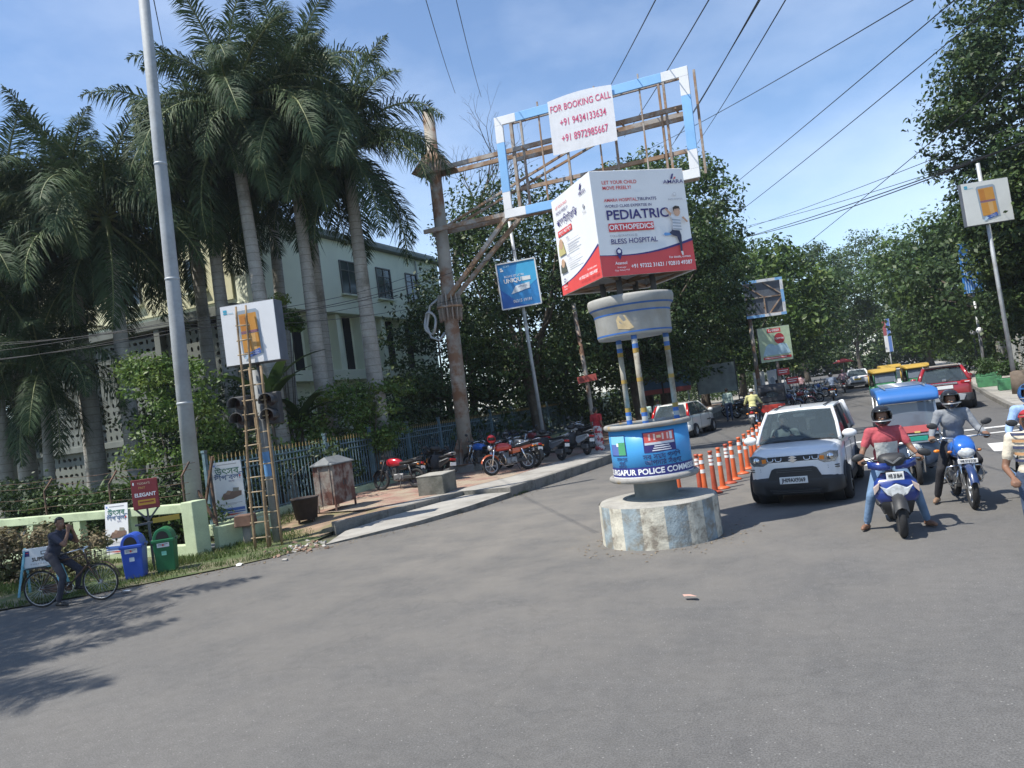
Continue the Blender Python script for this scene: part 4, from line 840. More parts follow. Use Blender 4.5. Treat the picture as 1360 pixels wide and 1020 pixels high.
def door_ad(scale=1.):
    return [('r', .05, .06, .12, .10, (.05, .35, .5)), ('r', .05, .11, .12, .135, (.05, .35, .5)), ('r', .13, .12, .24, .13, (.3, .5, .6)), ('p', [(.29, .16), (.32, .11), (.66, .10), (.70, .14), (.72, .86), (.33, .88)], (.30, .36, .42)), ('p', [(.33, .17), (.655, .16), (.67, .45), (.345, .46)], ORG), ('p', [(.35, .20), (.46, .19), (.47, .45), (.36, .45)], (.48, .19, .035)),
            ('p', [(.34, .46), (.67, .45), (.67, .49), (.345, .50)], (.25, .12, .16)), ('p', [(.345, .51), (.67, .50), (.68, .80), (.355, .82)], ORG), ('p', [(.50, .51), (.60, .51), (.61, .78), (.52, .79)], (.60, .36, .14)), ('p', [(.36, .90), (.45, .83), (.66, .76), (.67, .85), (.48, .90)], (.05, .12, .38)), ('p', [(.34, .92), (.42, .84), (.47, .87), (.40, .93)], (.45, .6, .75)),
            ('t', 'SCRATCH', .57, .815, .028, WHITE), ('t', 'RESISTANT', .57, .85, .028, WHITE)]
hb = board('hoarding_box', 'white boxed hoarding with an orange door picture behind the bamboo ladder', (-12.0, 13.55, 0), 4.05, 5.42, 1.3, .42, R(16), door_ad(), PANEL, .055, 4.1, polem=FR)
board('pole_sign', 'bright blue square sign on a slim pole behind the red motorcycle', (-11.0, 28.0, PZ), 5.85, 7.65, 1.56, .3, R(14),
    [('p', [(.55, 0), (1, 0), (1, .45), (.7, .62), (.45, .3)], (.06, .42, .75)), ('p', [(0, .55), (.5, .95), (.8, 1), (0, 1)], (.03, .14, .48)), ('r', .08, .09, .13, .12, WHITE), ('r', .08, .13, .16, .17, WHITE), ('t', 'ZEXT', .25, .07, .06, (.5, .75, .85)), ('t', 'INDIA’S 1ST ULTRA', .42, .30, .065, WHITE, dict(bold=.01, sx=.8)), ('t', 'UNIQUE', .40, .40, .13, WHITE, dict(bold=.03, sx=.95)), ('r', .62, .35, .83, .44, WHITE),
     ('p', [(.28, .70), (.42, .53), (.79, .49), (.78, .62)], (.70, .76, .82)), ('t', 'LAMINATES', .6, .56, .05, NAVY, dict(sx=.8)), ('t', '06315 19191', .55, .87, .095, WHITE, dict(bold=.02, sx=.85))], M('sign panel blue', (.035, .25, .60), .4, var=.06), .075, 9.3, poff=(0, .08), lean=(0, R(-1.5)), edge=PANEL)
board('pole_hoarding', 'white hoarding with an orange door picture on a pole, right pavement', (6.15, 35.3, .16), 6.75, 8.45, 1.85, .22, R(22), door_ad(), PANEL_W, .085, 9.2, poff=(0, .08), lean=(0, R(-1.2)))
board('far_hoarding', 'pale green hoarding with a red round emblem by the far left trees', (-3.2, 44.2, 0), 2.75, 4.65, 1.75, .2, R(20), [('r', .3, .04, .72, .16, RED), ('t', 'CAREER', .51, .10, .09, WHITE, dict(bold=.02)), ('e', .65, .35, .16, .16, (.4, .03, .04)), ('t', 'TOPPERS', .65, .35, .07, WHITE, dict(bold=.01)), ('e', .35, .62, .16, .14, (.35, .55, .68)), ('e', .68, .62, .16, .13, (.35, .55, .68)), ('p', [(.08, .82), (.2, .55), (.85, .52), (.95, .8)], (.42, .6, .7)), ('r', .08, .86, .95, .93, RED), ('r', .12, .885, .8, .9, WHITE)], M('pale green print', (.45, .56, .38), .5, var=.08), .10, 2.8, polem=RSTEEL)
# empty far hoarding frame
fh = thing('empty_hoarding', 'dark backed empty hoarding with blue and white border above the pale green hoarding', 'hoarding', (-3.5, 45.0, 0), R(20))
m = MB(); m.box((0, .06, 6.35), (2.1, .06, 1.9)); m.build('backing', SIGNBACK, fh)
for a_, b_ in (((-1, 5.45), (1, 5.45)), ((-1, 6.4), (1, 6.4)), ((-1, 7.2), (0, 6.4)), ((1, 6.45), (.0, 7.25)), ((0, 5.4), (0, 6.4)), ((1, 6.35), (.2, 5.45))): m = MB(); m.bar((a_[0], 0, a_[1]), (b_[0], 0, b_[1]), .06); m.build('strut', RUSTY, fh)
for i, (x0, z0, x1, z1) in enumerate(((-1.1, 5.3, -.1, 5.45), (-.1, 5.3, .8, 5.45), (.8, 5.3, 1.1, 5.45), (-.3, 7.25, .7, 7.4), (.7, 7.25, 1.1, 7.4), (.95, 5.45, 1.1, 6.0), (.95, 6.0, 1.1, 6.7), (.95, 6.7, 1.1, 7.25), (-1.1, 7.25, -.3, 7.4))):
    m = MB(); m.box(((x0 + x1) / 2, -.05, (z0 + z1) / 2), (x1 - x0, .06, z1 - z0)); m.build('border', F_BL if i % 2 == 0 else F_WH, fh)
m = MB(); m.cyl((-.9, .15, 0), (-.9, .15, 5.5), .11, n=10); m.build('pole', RSTEEL, fh, fixn=False)
for k, (x, z) in enumerate(((-2.95, 2.15), (-2.55, 1.62))):
    t = thing('red_plate', 'small red plate sign under the pale green hoarding, ' + ('upper' if k == 0 else 'lower') + ' one', 'sign', (x, 43.8, 0), R(20)); m = MB(); m.box((0, 0, z), (.62, .03, .36)); p = m.build('face_panel', ink((.5, .05, .05)), t); printed(p, [('r', .1, .25, .9, .35, WHITE), ('r', .1, .55, .8, .65, WHITE)], .62, .36, (-.31, -.015, z + .18)); m = MB(); m.cyl((0, .04, 0), (0, .04, z), .025, n=6); m.build('pole', STEEL, t, fixn=False)
# red route sign behind the fence
rs = thing('red_shelf_sign', 'weathered pole with a small dusty red plate left of the booth pillars', 'sign', (-9.9, 31.2, PZ))
m = MB(); m.tube([(0, 0, 0), (-.05, 0, 2.3), (-.2, 0, 6.0)], .09, 10); m.build('pole', RSTEEL, rs, fixn=False); m = MB(); m.box((.0, -.12, 2.75), (.85, .05, .28), rot=Euler((0, R(-4), 0))); m.build('plate', ink((.30, .06, .05)), rs)
# red advert sign behind the bins
es = thing('red_sign', 'dark red square sign with white and gold lettering on a forked post behind the bins', 'sign', (-13.72, 11.75, 0), R(40)); es.scale = (.88, .88, .92)
m = MB(); m.box((0, 0, 1.66), (.58, .04, .68)); ep = m.build('face_panel', M('maroon panel', (.23, .025, .03), .5, var=.08), es, bevel=.005, seg=1)
printed(ep, [('r', .03, .03, .97, .97, (.25, .03, .035)), ('r', .06, .08, .12, .17, WHITE), ('t', "TODAY'S", .48, .14, .10, (.6, .5, .35), dict(bold=.01)), ('t', 'PAST', .40, .28, .10, (.55, .35, .1), dict(bold=.01)), ('t', 'ELEGANT', .5, .52, .17, WHITE, dict(bold=.03, sx=.95)), ('r', .2, .68, .86, .86, (.50, .26, .03)), ('r', .25, .74, .8, .78, (.25, .03, .03))], .58, .68, (-.29, -.022, 2.0))
m = MB(); m.bar((0, .02, 0), (0, .02, 1.1), .05); m.bar((0, .02, 1.05), (-.25, .02, 1.33), .04); m.bar((0, .02, 1.05), (.25, .02, 1.33), .04); m.bar((0, .02, 1.0), (0, .02, 1.4), .04); m.build('post', FR, es)
# banners on wall and fence
def vbanner(label, loc, wd, ht, rz, rx=0.):
    t = thing('vertical_banner', label, 'banner', loc, rot=(rx, 0, rz), group='white festival banners'); m = MB(); m.box((0, .008, ht / 2), (wd, .016, ht)); s = m.build('sheet', PANEL, t)
    printed(s, [('r', .05, .04, .12, .075, (.2, .3, .6)), ('r', .2, .045, .85, .058, GREYT), ('t', 'উৎসব', .5, .18, .16, (.04, .16, .10), dict(bold=.012)), ('t', 'দীপাবলি', .5, .29, .13, (.03, .09, .22), dict(bold=.012)), ('t', 'মেলা', .62, .36, .05, NAVY),
        ('e', .92, .28, .03, .018, RED), ('p', [(.2, .66), (.3, .57), (.6, .54), (.92, .55), (.9, .63), (.6, .68), (.3, .685)], (.19, .12, .09)), ('p', [(.62, .55), (.64, .48), (.84, .49), (.82, .55)], (.25, .24, .2)), ('p', [(.35, .58), (.45, .52), (.58, .54), (.5, .6)], (.3, .2, .14)), ('r', .08, .75, .9, .757, GREYT), ('r', .08, .77, .7, .777, GREYT), ('r', .03, .84, .97, .89, (.06, .14, .42)), ('r', .03, .905, .97, .925, (.06, .14, .42)), ('p', [(.2, .955), (.5, .94), (.9, .95), (.5, .97)], (.45, .06, .06))], wd, ht, (-wd / 2, 0, ht))
vbanner('white festival banner leaning on the green wall beside the blue bin', (-15.75, 12.55, .16), .62, 1.15, R(10), R(-6))
vbanner('white festival banner tied to the blue fence left of the ladder', (-14.05, 14.45, .55), .68, 1.36, R(40))
# SUPER board on blue trestle
sb = thing('board_stand', 'white lettered board on splayed pale blue legs behind the bicycle rider', 'sign', (-14.40, 9.80, 0), R(32)); sb.scale = (.70,) * 3
m = MB(); m.box((0, 0, .98), (.82, .03, .52)); bp_ = m.build('board_panel', PANEL, sb, bevel=.006, seg=1)
printed(bp_, [('r', .06, .12, .2, .4, NAVY), ('r', .09, .2, .17, .24, RED), ('r', .55, .2, .75, .38, BLACK), ('r', .58, .23, .72, .34, WHITE), ('t', 'SUPER', .5, .60, .27, BLACK, dict(bold=.03)), ('t', 'PHARMACY', .5, .84, .13, GREYT, dict(spacing=1.5))], .82, .52, (-.41, -.016, 1.24))
BLEG = M('pale blue leg paint', (.16, .40, .50), .6, var=.15, scale=6)
for s in (-1, 1):
    for yy in (-.25, .4): m = MB(); m.bar((s * .36, .02, 1.26), (s * .52, yy, 0), .05); m.build('leg', BLEG, sb)
m = MB(); m.bar((-.45, .03, .7), (.45, .03, .7), .04); m.build('crossbar', BLEG, sb)
# far blue sign boards behind the hatchback, right-hand striped sign
t = thing('info_board', 'blue information board with pale lettering behind the booth pillars', 'sign', (-9.6, 44, PZ), R(5)); m = MB(); m.box((0, 0, 2.3), (3.2, .06, 1.5)); p = m.build('face_panel', M('board blue', (.05, .13, .24), .6, var=.15), t); printed(p, [('t', 'আসানসোল পৌর নিগম', .5, .25, .14, (.6, .66, .7)), ('t', 'স্বাগতম', .5, .52, .16, (.6, .66, .7)), ('r', 0, .82, 1, 1, (.32, .08, .08)), ('r', .49, 0, .52, 1, (.02, .02, .02))], 3.2, 1.5, (-1.6, -.032, 3.05))
for x in (-1.4, 1.4): m = MB(); m.bar((x, .05, 0), (x, .05, 3.0), .07); m.build('leg', STEEL, t)
for k, (x, y, wd) in enumerate(((-6.9, 46.5, 2.3),)):
    t = thing('glass_notice_board', 'pale grey notice board in shade behind the white hatchback', 'sign', (x, y, PZ)); m = MB(); m.box((0, 0, 2.0), (wd, .06, 1.7)); m.build('face_panel', M('notice panel', (.25, .29, .28), .5, var=.3, scale=2), t)
    for s in (-1, 1): m = MB(); m.bar((s * wd / 2, 0, 0), (s * wd / 2, 0, 3.0), .06); m.build('leg', FR, t)
for k, x in enumerate((-4.55, -3.9)):
    t = thing('small_poster', 'pale poster board beyond the white hatchback, ' + ('left' if k == 0 else 'right') + ' one of two', 'sign', (x, 47 + k, 0)); m = MB(); m.box((0, 0, 1.55), (.62 - .1 * k, .05, 1.5)); p = m.build('face_panel', PANEL, t); printed(p, [('e', .5, .4, .25, .14, (.4, .45, .5)), ('r', .15, .65, .85, .72, (.4, .45, .5))], .62 - .1 * k, 1.5, (-.31 + .05 * k, -.026, 2.3)); m = MB(); m.bar((0, .04, 0), (0, .04, 1.2), .05); m.build('leg', FR, t)
ss = thing('striped_sign', 'tall blue sign with white stripes among the right trees', 'sign', (7.6, 52.5, .16), R(12)); m = MB(); m.box((0, 0, 6.6), (1.0, .12, 3.0)); p = m.build('face_panel', M('bright sign blue', (.05, .22, .62), .4, var=.06), ss)
for k in range(6): printed(p, [('r', .1 + .13 * k, .25, .14 + .13 * k, 1, (.45, .6, .8))], 1.0, 3.0, (-.5, -.062, 8.1))
printed(p, [('e', .78, .16, .22, .05, WHITE), ('e', .6, .2, .2, .04, WHITE)], 1.0, 3.0, (-.5, -.066, 8.1)); m = MB(); m.cyl((0, .1, 0), (0, .1, 5.2), .08, n=8); m.build('pole', STEEL, ss, fixn=False)
t = thing('far_banner_pole', 'slim blue and white vertical banner pole at the far end of the road', 'sign', (4.6, 88, 0)); m = MB(); m.box((0, 0, 4.2), (.7, .1, 3.4)); p = m.build('face_panel', PANEL, t); printed(p, [('r', 0, .05, .45, .5, (.35, .10, .12)), ('r', .5, 0, .95, 1, (.10, .2, .5))], .7, 3.4, (-.35, -.052, 5.9)); m = MB(); m.cyl((0, .1, 0), (0, .1, 3.2), .07, n=8); m.build('pole', STEEL, t, fixn=False)
# ================================================================== street furniture
# ---- orange delineator posts between the carriageways
OR1 = M('orange plastic', (.58, .115, .035), .45, var=.12, scale=6, col2=(.45, .10, .04), thr=(.55, .75)); OR2 = M('faded red plastic', (.36, .07, .035), .5, var=.15, scale=6); REFL = M('reflective white', (.72, .71, .69), .4, var=.1, scale=8, col2=(.45, .42, .38), thr=(.58, .72))
def delineator(loc, dark, label):
    t = thing('delineator_post', label, 'bollard', loc, 0, 'orange lane delineator posts'); c = OR2 if dark else OR1
    m = MB(); m.lathe([(.0, .0), (.145, .0), (.145, .025), (.10, .045), (.062, .06)], 16); m.build('base', c, t, fixn=False)
    m = MB(); m.lathe([(.062, .05), (.052, .3), (.045, .78), (.036, .81), (.036, .83), (.048, .84), (.048, .88), (.0, .885)], 14); m.build('post', c, t, fixn=False)
    for z0 in ((.58, .66, .74) if dark else (.50, .69)):
        m = MB(); m.lathe([(.052, z0), (.051, z0 + (.055 if dark else .075))], 14); m.build('reflective_band', REFL, t, fixn=False)
ys = [(-3.35, 15.6, 0), (-2.95, 15.75, 1), (-2.84, 15.65, 0), (-2.74, 16.2, 1), (-2.66, 16.75, 0), (-2.6, 17.45, 1), (-2.56, 18.0, 0), (-2.5, 18.95, 0), (-2.47, 19.8, 0), (-2.46, 20.8, 0), (-2.45, 21.6, 0), (-2.44, 22.6, 0), (-2.44, 23.5, 0)]
ordn = ['first', 'second', 'third', 'fourth', 'fifth', 'sixth', 'seventh', 'eighth', 'ninth', 'tenth', 'eleventh', 'twelfth', 'thirteenth']
for i, (x, y, d) in enumerate(ys): delineator((x, y, 0), d, ('faded red delineator post with three pale bands' if d else 'orange delineator post with two white bands') + ', %s in the row from the booth' % ordn[i])
# ---- litter bins
def bin_(label, col, loc, rz):
    t = thing('litter_bin', label, 'bin', loc, rz, 'pair of litter bins'); t.scale = (.9,) * 3; c = M('bin plastic %.2f' % col[2], col, .4, var=.08, scale=4); dk = DARK
    m = MB(); m.box((0, 0, .34), (.37, .37, .66), top=1.16); m.build('body', c, t, bevel=.025, seg=3)
    m = MB(); m.box((0, 0, .69), (.47, .47, .07)); m.build('collar', c, t, bevel=.015)
    # hooded lid with an arched opening in front
    n = 12; arch = [(.21 * math.cos(a), .70 + .27 * math.sin(a)) for a in np.linspace(0, math.pi, n)]; m = MB(); m.prism(arch, -.21, .21, 'XZ', sm=False); ld = m.build('lid', c, t, bevel=.02)
    hole = [(.135 * math.cos(a), .735 + .17 * math.sin(a)) for a in np.linspace(0, math.pi, n)]; m = MB(); m.prism(hole, -.2135, -.19, 'XZ'); m.build('opening', dk, ld)
    m = MB(); m.box((-.0, -.2125, .60), (.25, .006, .09), rot=Euler((R(-2.4), 0, 0))); p = m.build('label_plate', PANEL, t); printed(p, [('r', .1, .2, .9, .35, (.2, .2, .22)), ('r', .1, .5, .7, .62, (.2, .2, .22)), ('e', .5, .5, .08, .25, RED)], .25, .09, (-.125, -.219, .645))
    m = MB(); m.box((-.0, -.2035, .44), (.10, .006, .12), rot=Euler((R(-2.4), 0, 0))); m.build('sticker', M('bin sticker %.2f' % col[2], (.55, .62, .7) if col[2] > .3 else (.2, .55, .42), .5), t)
    for s in (-1, 1): m = MB(); m.cyl((s * .235, -.03, .70), (s * .255, -.03, .70), .03, n=10); m.build('hinge', FR, t, fixn=False)
bin_('royal blue plastic litter bin with arched opening in its lid', (.03, .09, .46), (-13.0, 10.72, .01), R(33))
bin_('dark green plastic litter bin with arched opening in its lid', (.01, .13, .05), (-12.68, 11.18, .01), R(36))
br = thing('bin_rail', 'low post and rail with a yellow plate behind the two bins', 'rail', (-13.2, 11.3, 0), R(48)); m = MB(); m.bar((-.25, 0, .96), (.55, 0, .99), .04); m.build('rail', FR, br); m = MB(); m.box((.33, -.03, 1.0), (.5, .02, .1)); m.build('yellow_plate', ink((.45, .30, .04)), br); m = MB(); m.bar((.0, 0, 0), (0, 0, 1.0), .045); m.build('post', FR, br)
# ---- rusty steel cabinet
RC = M('rusting cabinet paint', (.27, .24, .21), .8, var=.25, scale=3, col2=(.12, .05, .036), thr=(.42, .54), bump=.3, bscale=25)
cb = thing('steel_cabinet', 'rusty pale steel cabinet on thin legs on the pavement by the fence', 'cabinet', (-12.5, 16.55, PZ), R(4)); cb.scale = (.93,) * 3
m = MB(); m.box((0, 0, .74), (.62, 1.04, 1.12)); cbx = m.build('body', RC, cb, bevel=.01)
m = MB(); m.add([(-.36, -.58, 1.30), (.36, -.58, 1.30), (.36, .58, 1.30), (-.36, .58, 1.30), (0, -.35, 1.5), (0, .35, 1.5), (-.36, -.58, 1.27), (.36, -.58, 1.27), (.36, .58, 1.27), (-.36, .58, 1.27)], [(0, 1, 4), (1, 2, 5, 4), (2, 3, 5), (3, 0, 4, 5), (0, 1, 7, 6), (1, 2, 8, 7), (2, 3, 9, 8), (3, 0, 6, 9), (6, 7, 8, 9)]); m.build('lid', M('cabinet lid', (.14, .15, .155), .7, var=.2, scale=5), cb)
for y in (-.26, .26):
    m = MB(); m.box((.318, y, .74), (.02, .49, 1.02)); d_ = m.build('door', RC, cb, bevel=.006, seg=1); m = MB(); m.box((.335, y - math.copysign(.2, y), .74), (.03, .02, .14)); m.build('handle', FR, d_)
for y in (-.15, .2): m = MB(); m.box((0.02, -.53 - .001 * y, .74), (.03, .02, 1.05)); o = m.build('rib', RC, cb); o.location.x = y
for s in (-1, 1):
    for q in (-1, 1): m = MB(); m.bar((s * .29, q * .5, 0), (s * .29, q * .5, 1.3), .045); m.build('leg', RC, cb)
# ---- low dark bin and rusted stump stand
t = thing('scrap_bin', 'dark rusted half drum standing behind the ladder foot', 'bin', (-12.55, 15.35, .12)); m = MB(); m.lathe([(.0, .12), (.26, .12), (.33, .62), (.345, .62), (.345, .65), (.31, .65), (.24, .2)], 18); m.build('drum', M('scorched iron', (.045, .035, .032), .85, var=.3, scale=6), t, fixn=False)
for a in (0, 2.1, 4.2): m = MB(); m.bar((.2 * math.cos(a), .2 * math.sin(a), -.1), (.2 * math.cos(a), .2 * math.sin(a), .16), .04); m.build('leg', RUST, t)
t = thing('stump_stand', 'stubby rusted stand with a brown box on top left of the ladder', 'stand', (-12.85, 13.6, 0), R(20)); m = MB(); m.box((0, 0, .56), (.42, .36, .26), top=.92); m.build('box', M('rusted box', (.13, .075, .055), .9, var=.3, scale=7, col2=(.3, .2, .15), thr=(.55, .7)), t, bevel=.02); m = MB(); m.cyl((0, 0, -.05), (0, 0, .45), .10, .085, 10); m.build('stump', CONC2, t, fixn=False)
# ---- concrete block, ladder, tall pole, traffic signal
t = thing('concrete_block', 'rough grey concrete block on the pavement edge by the black motorcycle', 'block', (-10.45, 18.3, PZ), R(8)); m = MB(); m.box((0, 0, .24), (.75, 1.0, .52)); m.build('block_body', M('stained concrete', (.17, .165, .14), .92, var=.2, scale=3, col2=(.09, .09, .075), thr=(.45, .6), bump=.5, bscale=18), t, bevel=.025); m = MB(); m.box((0, 0, .51), (.77, 1.02, .03)); m.build('cap', CONC2, t, bevel=.012)
BAMB = M('bamboo', (.24, .165, .09), .75, var=.3, scale=5, col2=(.13, .09, .055), thr=(.5, .66)); BAMB2 = M('bamboo pale', (.32, .25, .16), .75, var=.25, scale=5)
la = thing('bamboo_ladder', 'long bamboo ladder leaning against the white hoarding box', 'ladder', (-11.93, 13.02, .0), R(16))
def rail_x(s, z): return s * (.165 - .012 * z)
for s in (-1, 1):
    pts = [(rail_x(s, z) - .02 * math.sin(z * 1.7 + s), .08 * z - .02, z) for z in np.linspace(0, 5.35, 22)]; m = MB(); m.tube(pts, [.034 - .002 * z[2] for z in pts], 8); 
    for p in pts[1:-1]: m.tube([(p[0], p[1], p[2] - .012), p, (p[0], p[1], p[2] + .012)], [.033 - .002 * p[2], .040 - .002 * p[2], .033 - .002 * p[2]], 8, caps=False)
    m.build('rail', BAMB, la, fixn=False)
for i in range(15):
    z = .22 + i * .335; m = MB(); m.tube([(rail_x(-1, z) - .06, .08 * z - .02, z + rnd.uniform(-.02, .02)), (rail_x(1, z) + .06, .08 * z - .02, z + rnd.uniform(-.02, .02))], .017, 6); m.build('rung', BAMB2, la, fixn=False)
l2 = thing('bamboo_ladder', 'second bamboo ladder standing close behind the first one', 'ladder', (-11.86, 13.16, 0), R(12))
for s in (-1, 1): m = MB(); m.tube([(s * .14 + .17 - .10 * z / 5, .045 * z, z) for z in np.linspace(0, 3.95, 10)], .03, 8); m.build('rail', BAMB, l2, fixn=False)
for i in range(10): z = .4 + i * .35; m = MB(); m.tube([(-.18 + .17 - .02 * z, .045 * z, z), (.18 + .17 - .02 * z, .045 * z, z)], .016, 6); m.build('rung', BAMB2, l2, fixn=False)
tp = thing('tall_pole', 'tall tapering grey steel pole rising out of the top left of the picture', 'pole', (-14.08, 13.35, 0), rot=(0, R(1.6), 0)); m = MB(); m.tube([(0, 0, -.1), (0, 0, 5), (0, 0, 9), (0, 0, 17)], [.19, .165, .14, .10], 20); m.build('shaft', M('weathered zinc pole', (.33, .35, .36), .65, var=.14, scale=1.6, col2=(.24, .245, .235), thr=(.52, .7), fine=(14, .08)), tp, fixn=False)
for z in (3.4, 6.3, 9.0): m = MB(); r_ = .175 - .006 * (z - 3); m.lathe([(r_, z - .03), (r_ + .012, z - .02), (r_ + .012, z + .02), (r_, z + .03)], 20); m.build('joint_ring', STEEL, tp, fixn=False)
m = MB(); m.lathe([(.235, -.02), (.42, 0), (.42, .05), (.235, .06)], 20); m.build('base_plate', STEEL, tp, fixn=False)
ts = thing('traffic_signal', 'traffic signal with two dark hooded heads beside the bamboo ladder', 'traffic light', (-12.05, 13.62, 0), R(16))
SIGB = M('signal housing', (.035, .036, .04), .55, var=.15, scale=6)
m = MB(); m.cyl((0, 0, -.05), (0, 0, 3.9), .075, n=14); m.build('pole', M('dull grey pole', (.20, .21, .21), .7, var=.2), ts, fixn=False)
m = MB(); m.cyl((0, 0, 1.5), (0, 0, 2.05), .078, n=14, caps=False); m.build('blue_band', M('pole blue', (.10, .25, .48), .6, var=.15), ts, fixn=False)
for s in (-1, 1):
    t = MB(); t.box((s * .36, -.05, 3.0), (.32, .24, .72)); hd = t.build('signal_head', SIGB, ts, bevel=.03)
    for z in (3.17, 2.83):
        m = MB(); m.lathe([(.145, -.15), (.15, -.48)], 16, (s * .36, 0, z), 'Y', a0=R(-20), a1=R(200)); v_ = m.build('visor', SIGB, hd, fixn=False); md = v_.modifiers.new('thickness', 'SOLIDIFY'); md.thickness = .012; m = MB(); m.lathe([(.0, -.185), (.12, -.175)], 14, (s * .36, 0, z), 'Y'); m.build('lens', M('dark lens', (.03, .012, .012), .2, var=.1), hd, fixn=False)
    for z in (2.75, 3.25): m = MB(); m.bar((0, 0, z), (s * .2, 0, z), .04); m.build('bracket', SIGB, ts)
# broken angle iron leaning at the pole base, blue gate post
t = thing('iron_scrap', 'crossed dark angle irons leaning at the foot of the tall pole', 'scrap', (-13.75, 13.3, 0)); 
for p0, p1 in (((-.3, 0, 0), (.35, .1, 2.1)), ((.35, -.05, .6), (-.35, .05, 1.7)), ((.3, .05, 0), (.2, .1, 1.8))): m = MB(); m.bar(p0, p1, .05); m.build('angle_iron', RUST, t)
# rubble heap at the kerb end, litter
g = random.Random(9); rb = MB(); CH = [M('rubble red', (.20, .13, .095), .9, var=.3), M('rubble grey', (.36, .34, .31), .9, var=.3)]
for i in range(90):
    x, y = g.gauss(-10.75, .30), g.gauss(12.75, .38); s = g.uniform(.02, .07); rb.box((x, y, s * .25), (s * 1.5, s, s * .6), rot=Euler((g.uniform(-.5, .5), g.uniform(-.5, .5), g.uniform(0, 3))), m=g.randint(0, 1))
o = rb.build('rubble', CH, None); tag(o, 'scattered broken tiles and stones at the near end of the ramp', 'rubble', kind='stuff')
for i, (x, y, lb) in enumerate(((-11.9, 9.55, 'crumpled white paper scrap on the grass under the bicycle front wheel'), (-11.0, 11.35, 'crumpled pale plastic scrap on the verge edge below the green wall'), (-1.85, 8.45, 'small pinkish scrap lying on the open road'))):
    m = MB(); k = 7; V = [(.11 * math.cos(a) * g.uniform(.5, 1.2), .07 * math.sin(a) * g.uniform(.5, 1.2), g.uniform(.0, .05)) for a in np.linspace(0, 6.28, k + 1)[:-1]]; m.add([(0, 0, .05)] + V, [(0, j + 1, (j + 1) % k + 1) for j in range(k)]); o = m.build('paper_scrap', M('scrap %d' % i, ((.7, .7, .68), (.66, .66, .62), (.5, .3, .24))[i], .7), None); o.location = (x, y, .012); tag(o, lb, 'litter')
# ---- right side: garden wall of pale vertical panels, planters, lamp posts, pole collar
rw = thing('panel_wall', 'pale vertical panel wall behind the planters on the right pavement', 'wall', (7.7, 30, .16), math.atan2(.02, 1) - math.atan2(.075, 1) )
PWM = M('weathered panel', (.34, .35, .34), .85, var=.25, scale=2, col2=(.15, .16, .15), thr=(.48, .66))
for i in range(46): m = MB(); m.box((0, i * .62, 1.05 + .06 * (i % 3 == 0)), (.05, .50, 2.1)); m.build('panel', PWM, rw, bevel=.008, seg=1)
for i in range(0, 46, 5): m = MB(); m.box((-.06, i * .62 - .31, 1.15), (.12, .10, 2.4)); m.build('post', CONC2, rw)
for z in (.25, 1.95): m = MB(); m.box((.05, 14.2, z), (.04, 28.6, .07)); m.build('rail', CONC2, rw)
GRP = M('green planter paint', (.06, .22, .10), .7, var=.2, scale=4, col2=(.03, .09, .05), thr=(.5, .65))
for i, (x, y, lb) in enumerate(((6.5, 38.8, 'green square planter by the hoarding pole'), (6.35, 43.2, 'green square planter in the middle of three behind the red car'), (6.9, 47.5, 'green square planter farthest from the hoarding pole'))):
    t = thing('planter', lb, 'planter', (x, y, .16), R(-5), 'green planters along the right wall'); m = MB(); m.box((0, 0, .25), (1.0, .95, .5)); m.build('tub', GRP, t, bevel=.02); quads('foliage', leaves(150, [(g.uniform(-.3, .3), g.uniform(-.3, .3), .75 + g.uniform(0, .35)) for _ in range(9)], [(.3, .3, .3)] * 9, .12, 200 + i, shell=.2), LEAF_B, t)
for i, (x, y) in enumerate(((7.6, 52.5), (8.3, 60))):
    t = thing('gate_lamp', 'pale globe lamp on a dark post behind the planters, ' + ('nearer' if i == 0 else 'farther') + ' one', 'lamp', (x, y, .16)); m = MB(); m.cyl((0, 0, 0), (0, 0, 2.7), .06, n=10); m.build('post', FR, t, fixn=False); m = MB(); m.lathe([(.06, 0), (.18, 0), (.12, .3), (.06, .35)], 12); m.build('base', FR, t, fixn=False); m = MB(); m.ell((0, 0, 2.86), .19); m.build('globe', PANEL, t, fixn=False)
t = thing('pole_collar', 'brown concrete collar round the foot of the right hoarding pole', 'collar', (6.25, 35.35, .16)); m = MB(); m.lathe([(.0, 0), (.36, 0), (.34, .85), (.2, .9), (.09, .9)], 16); m.build('collar_body', M('brown concrete', (.14, .11, .085), .9, var=.2), t, fixn=False)
# ---- umbrellas of far stalls
for i, (x, y, c, lb) in enumerate(((.1, 96, (.55, .07, .06), 'red stall umbrella at the far end of the road'), (-4.6, 84, (.35, .38, .12), 'yellow green stall umbrella under the far trees'), (-5.9, 80, (.06, .10, .22), 'dark blue stall umbrella under the far trees'))):
    t = thing('stall_umbrella', lb, 'umbrella', (x, y, 0), 0, 'stall umbrellas'); m = MB(); m.lathe([(1.1, 2.0), (1.12, 2.04), (.6, 2.3), (.05, 2.45)], 12); m.build('canopy', M('umbrella %d' % i, c, .7), t, fixn=False); m = MB(); m.cyl((0, 0, 0), (0, 0, 2.45), .03, n=6); m.build('pole', STEEL, t, fixn=False)
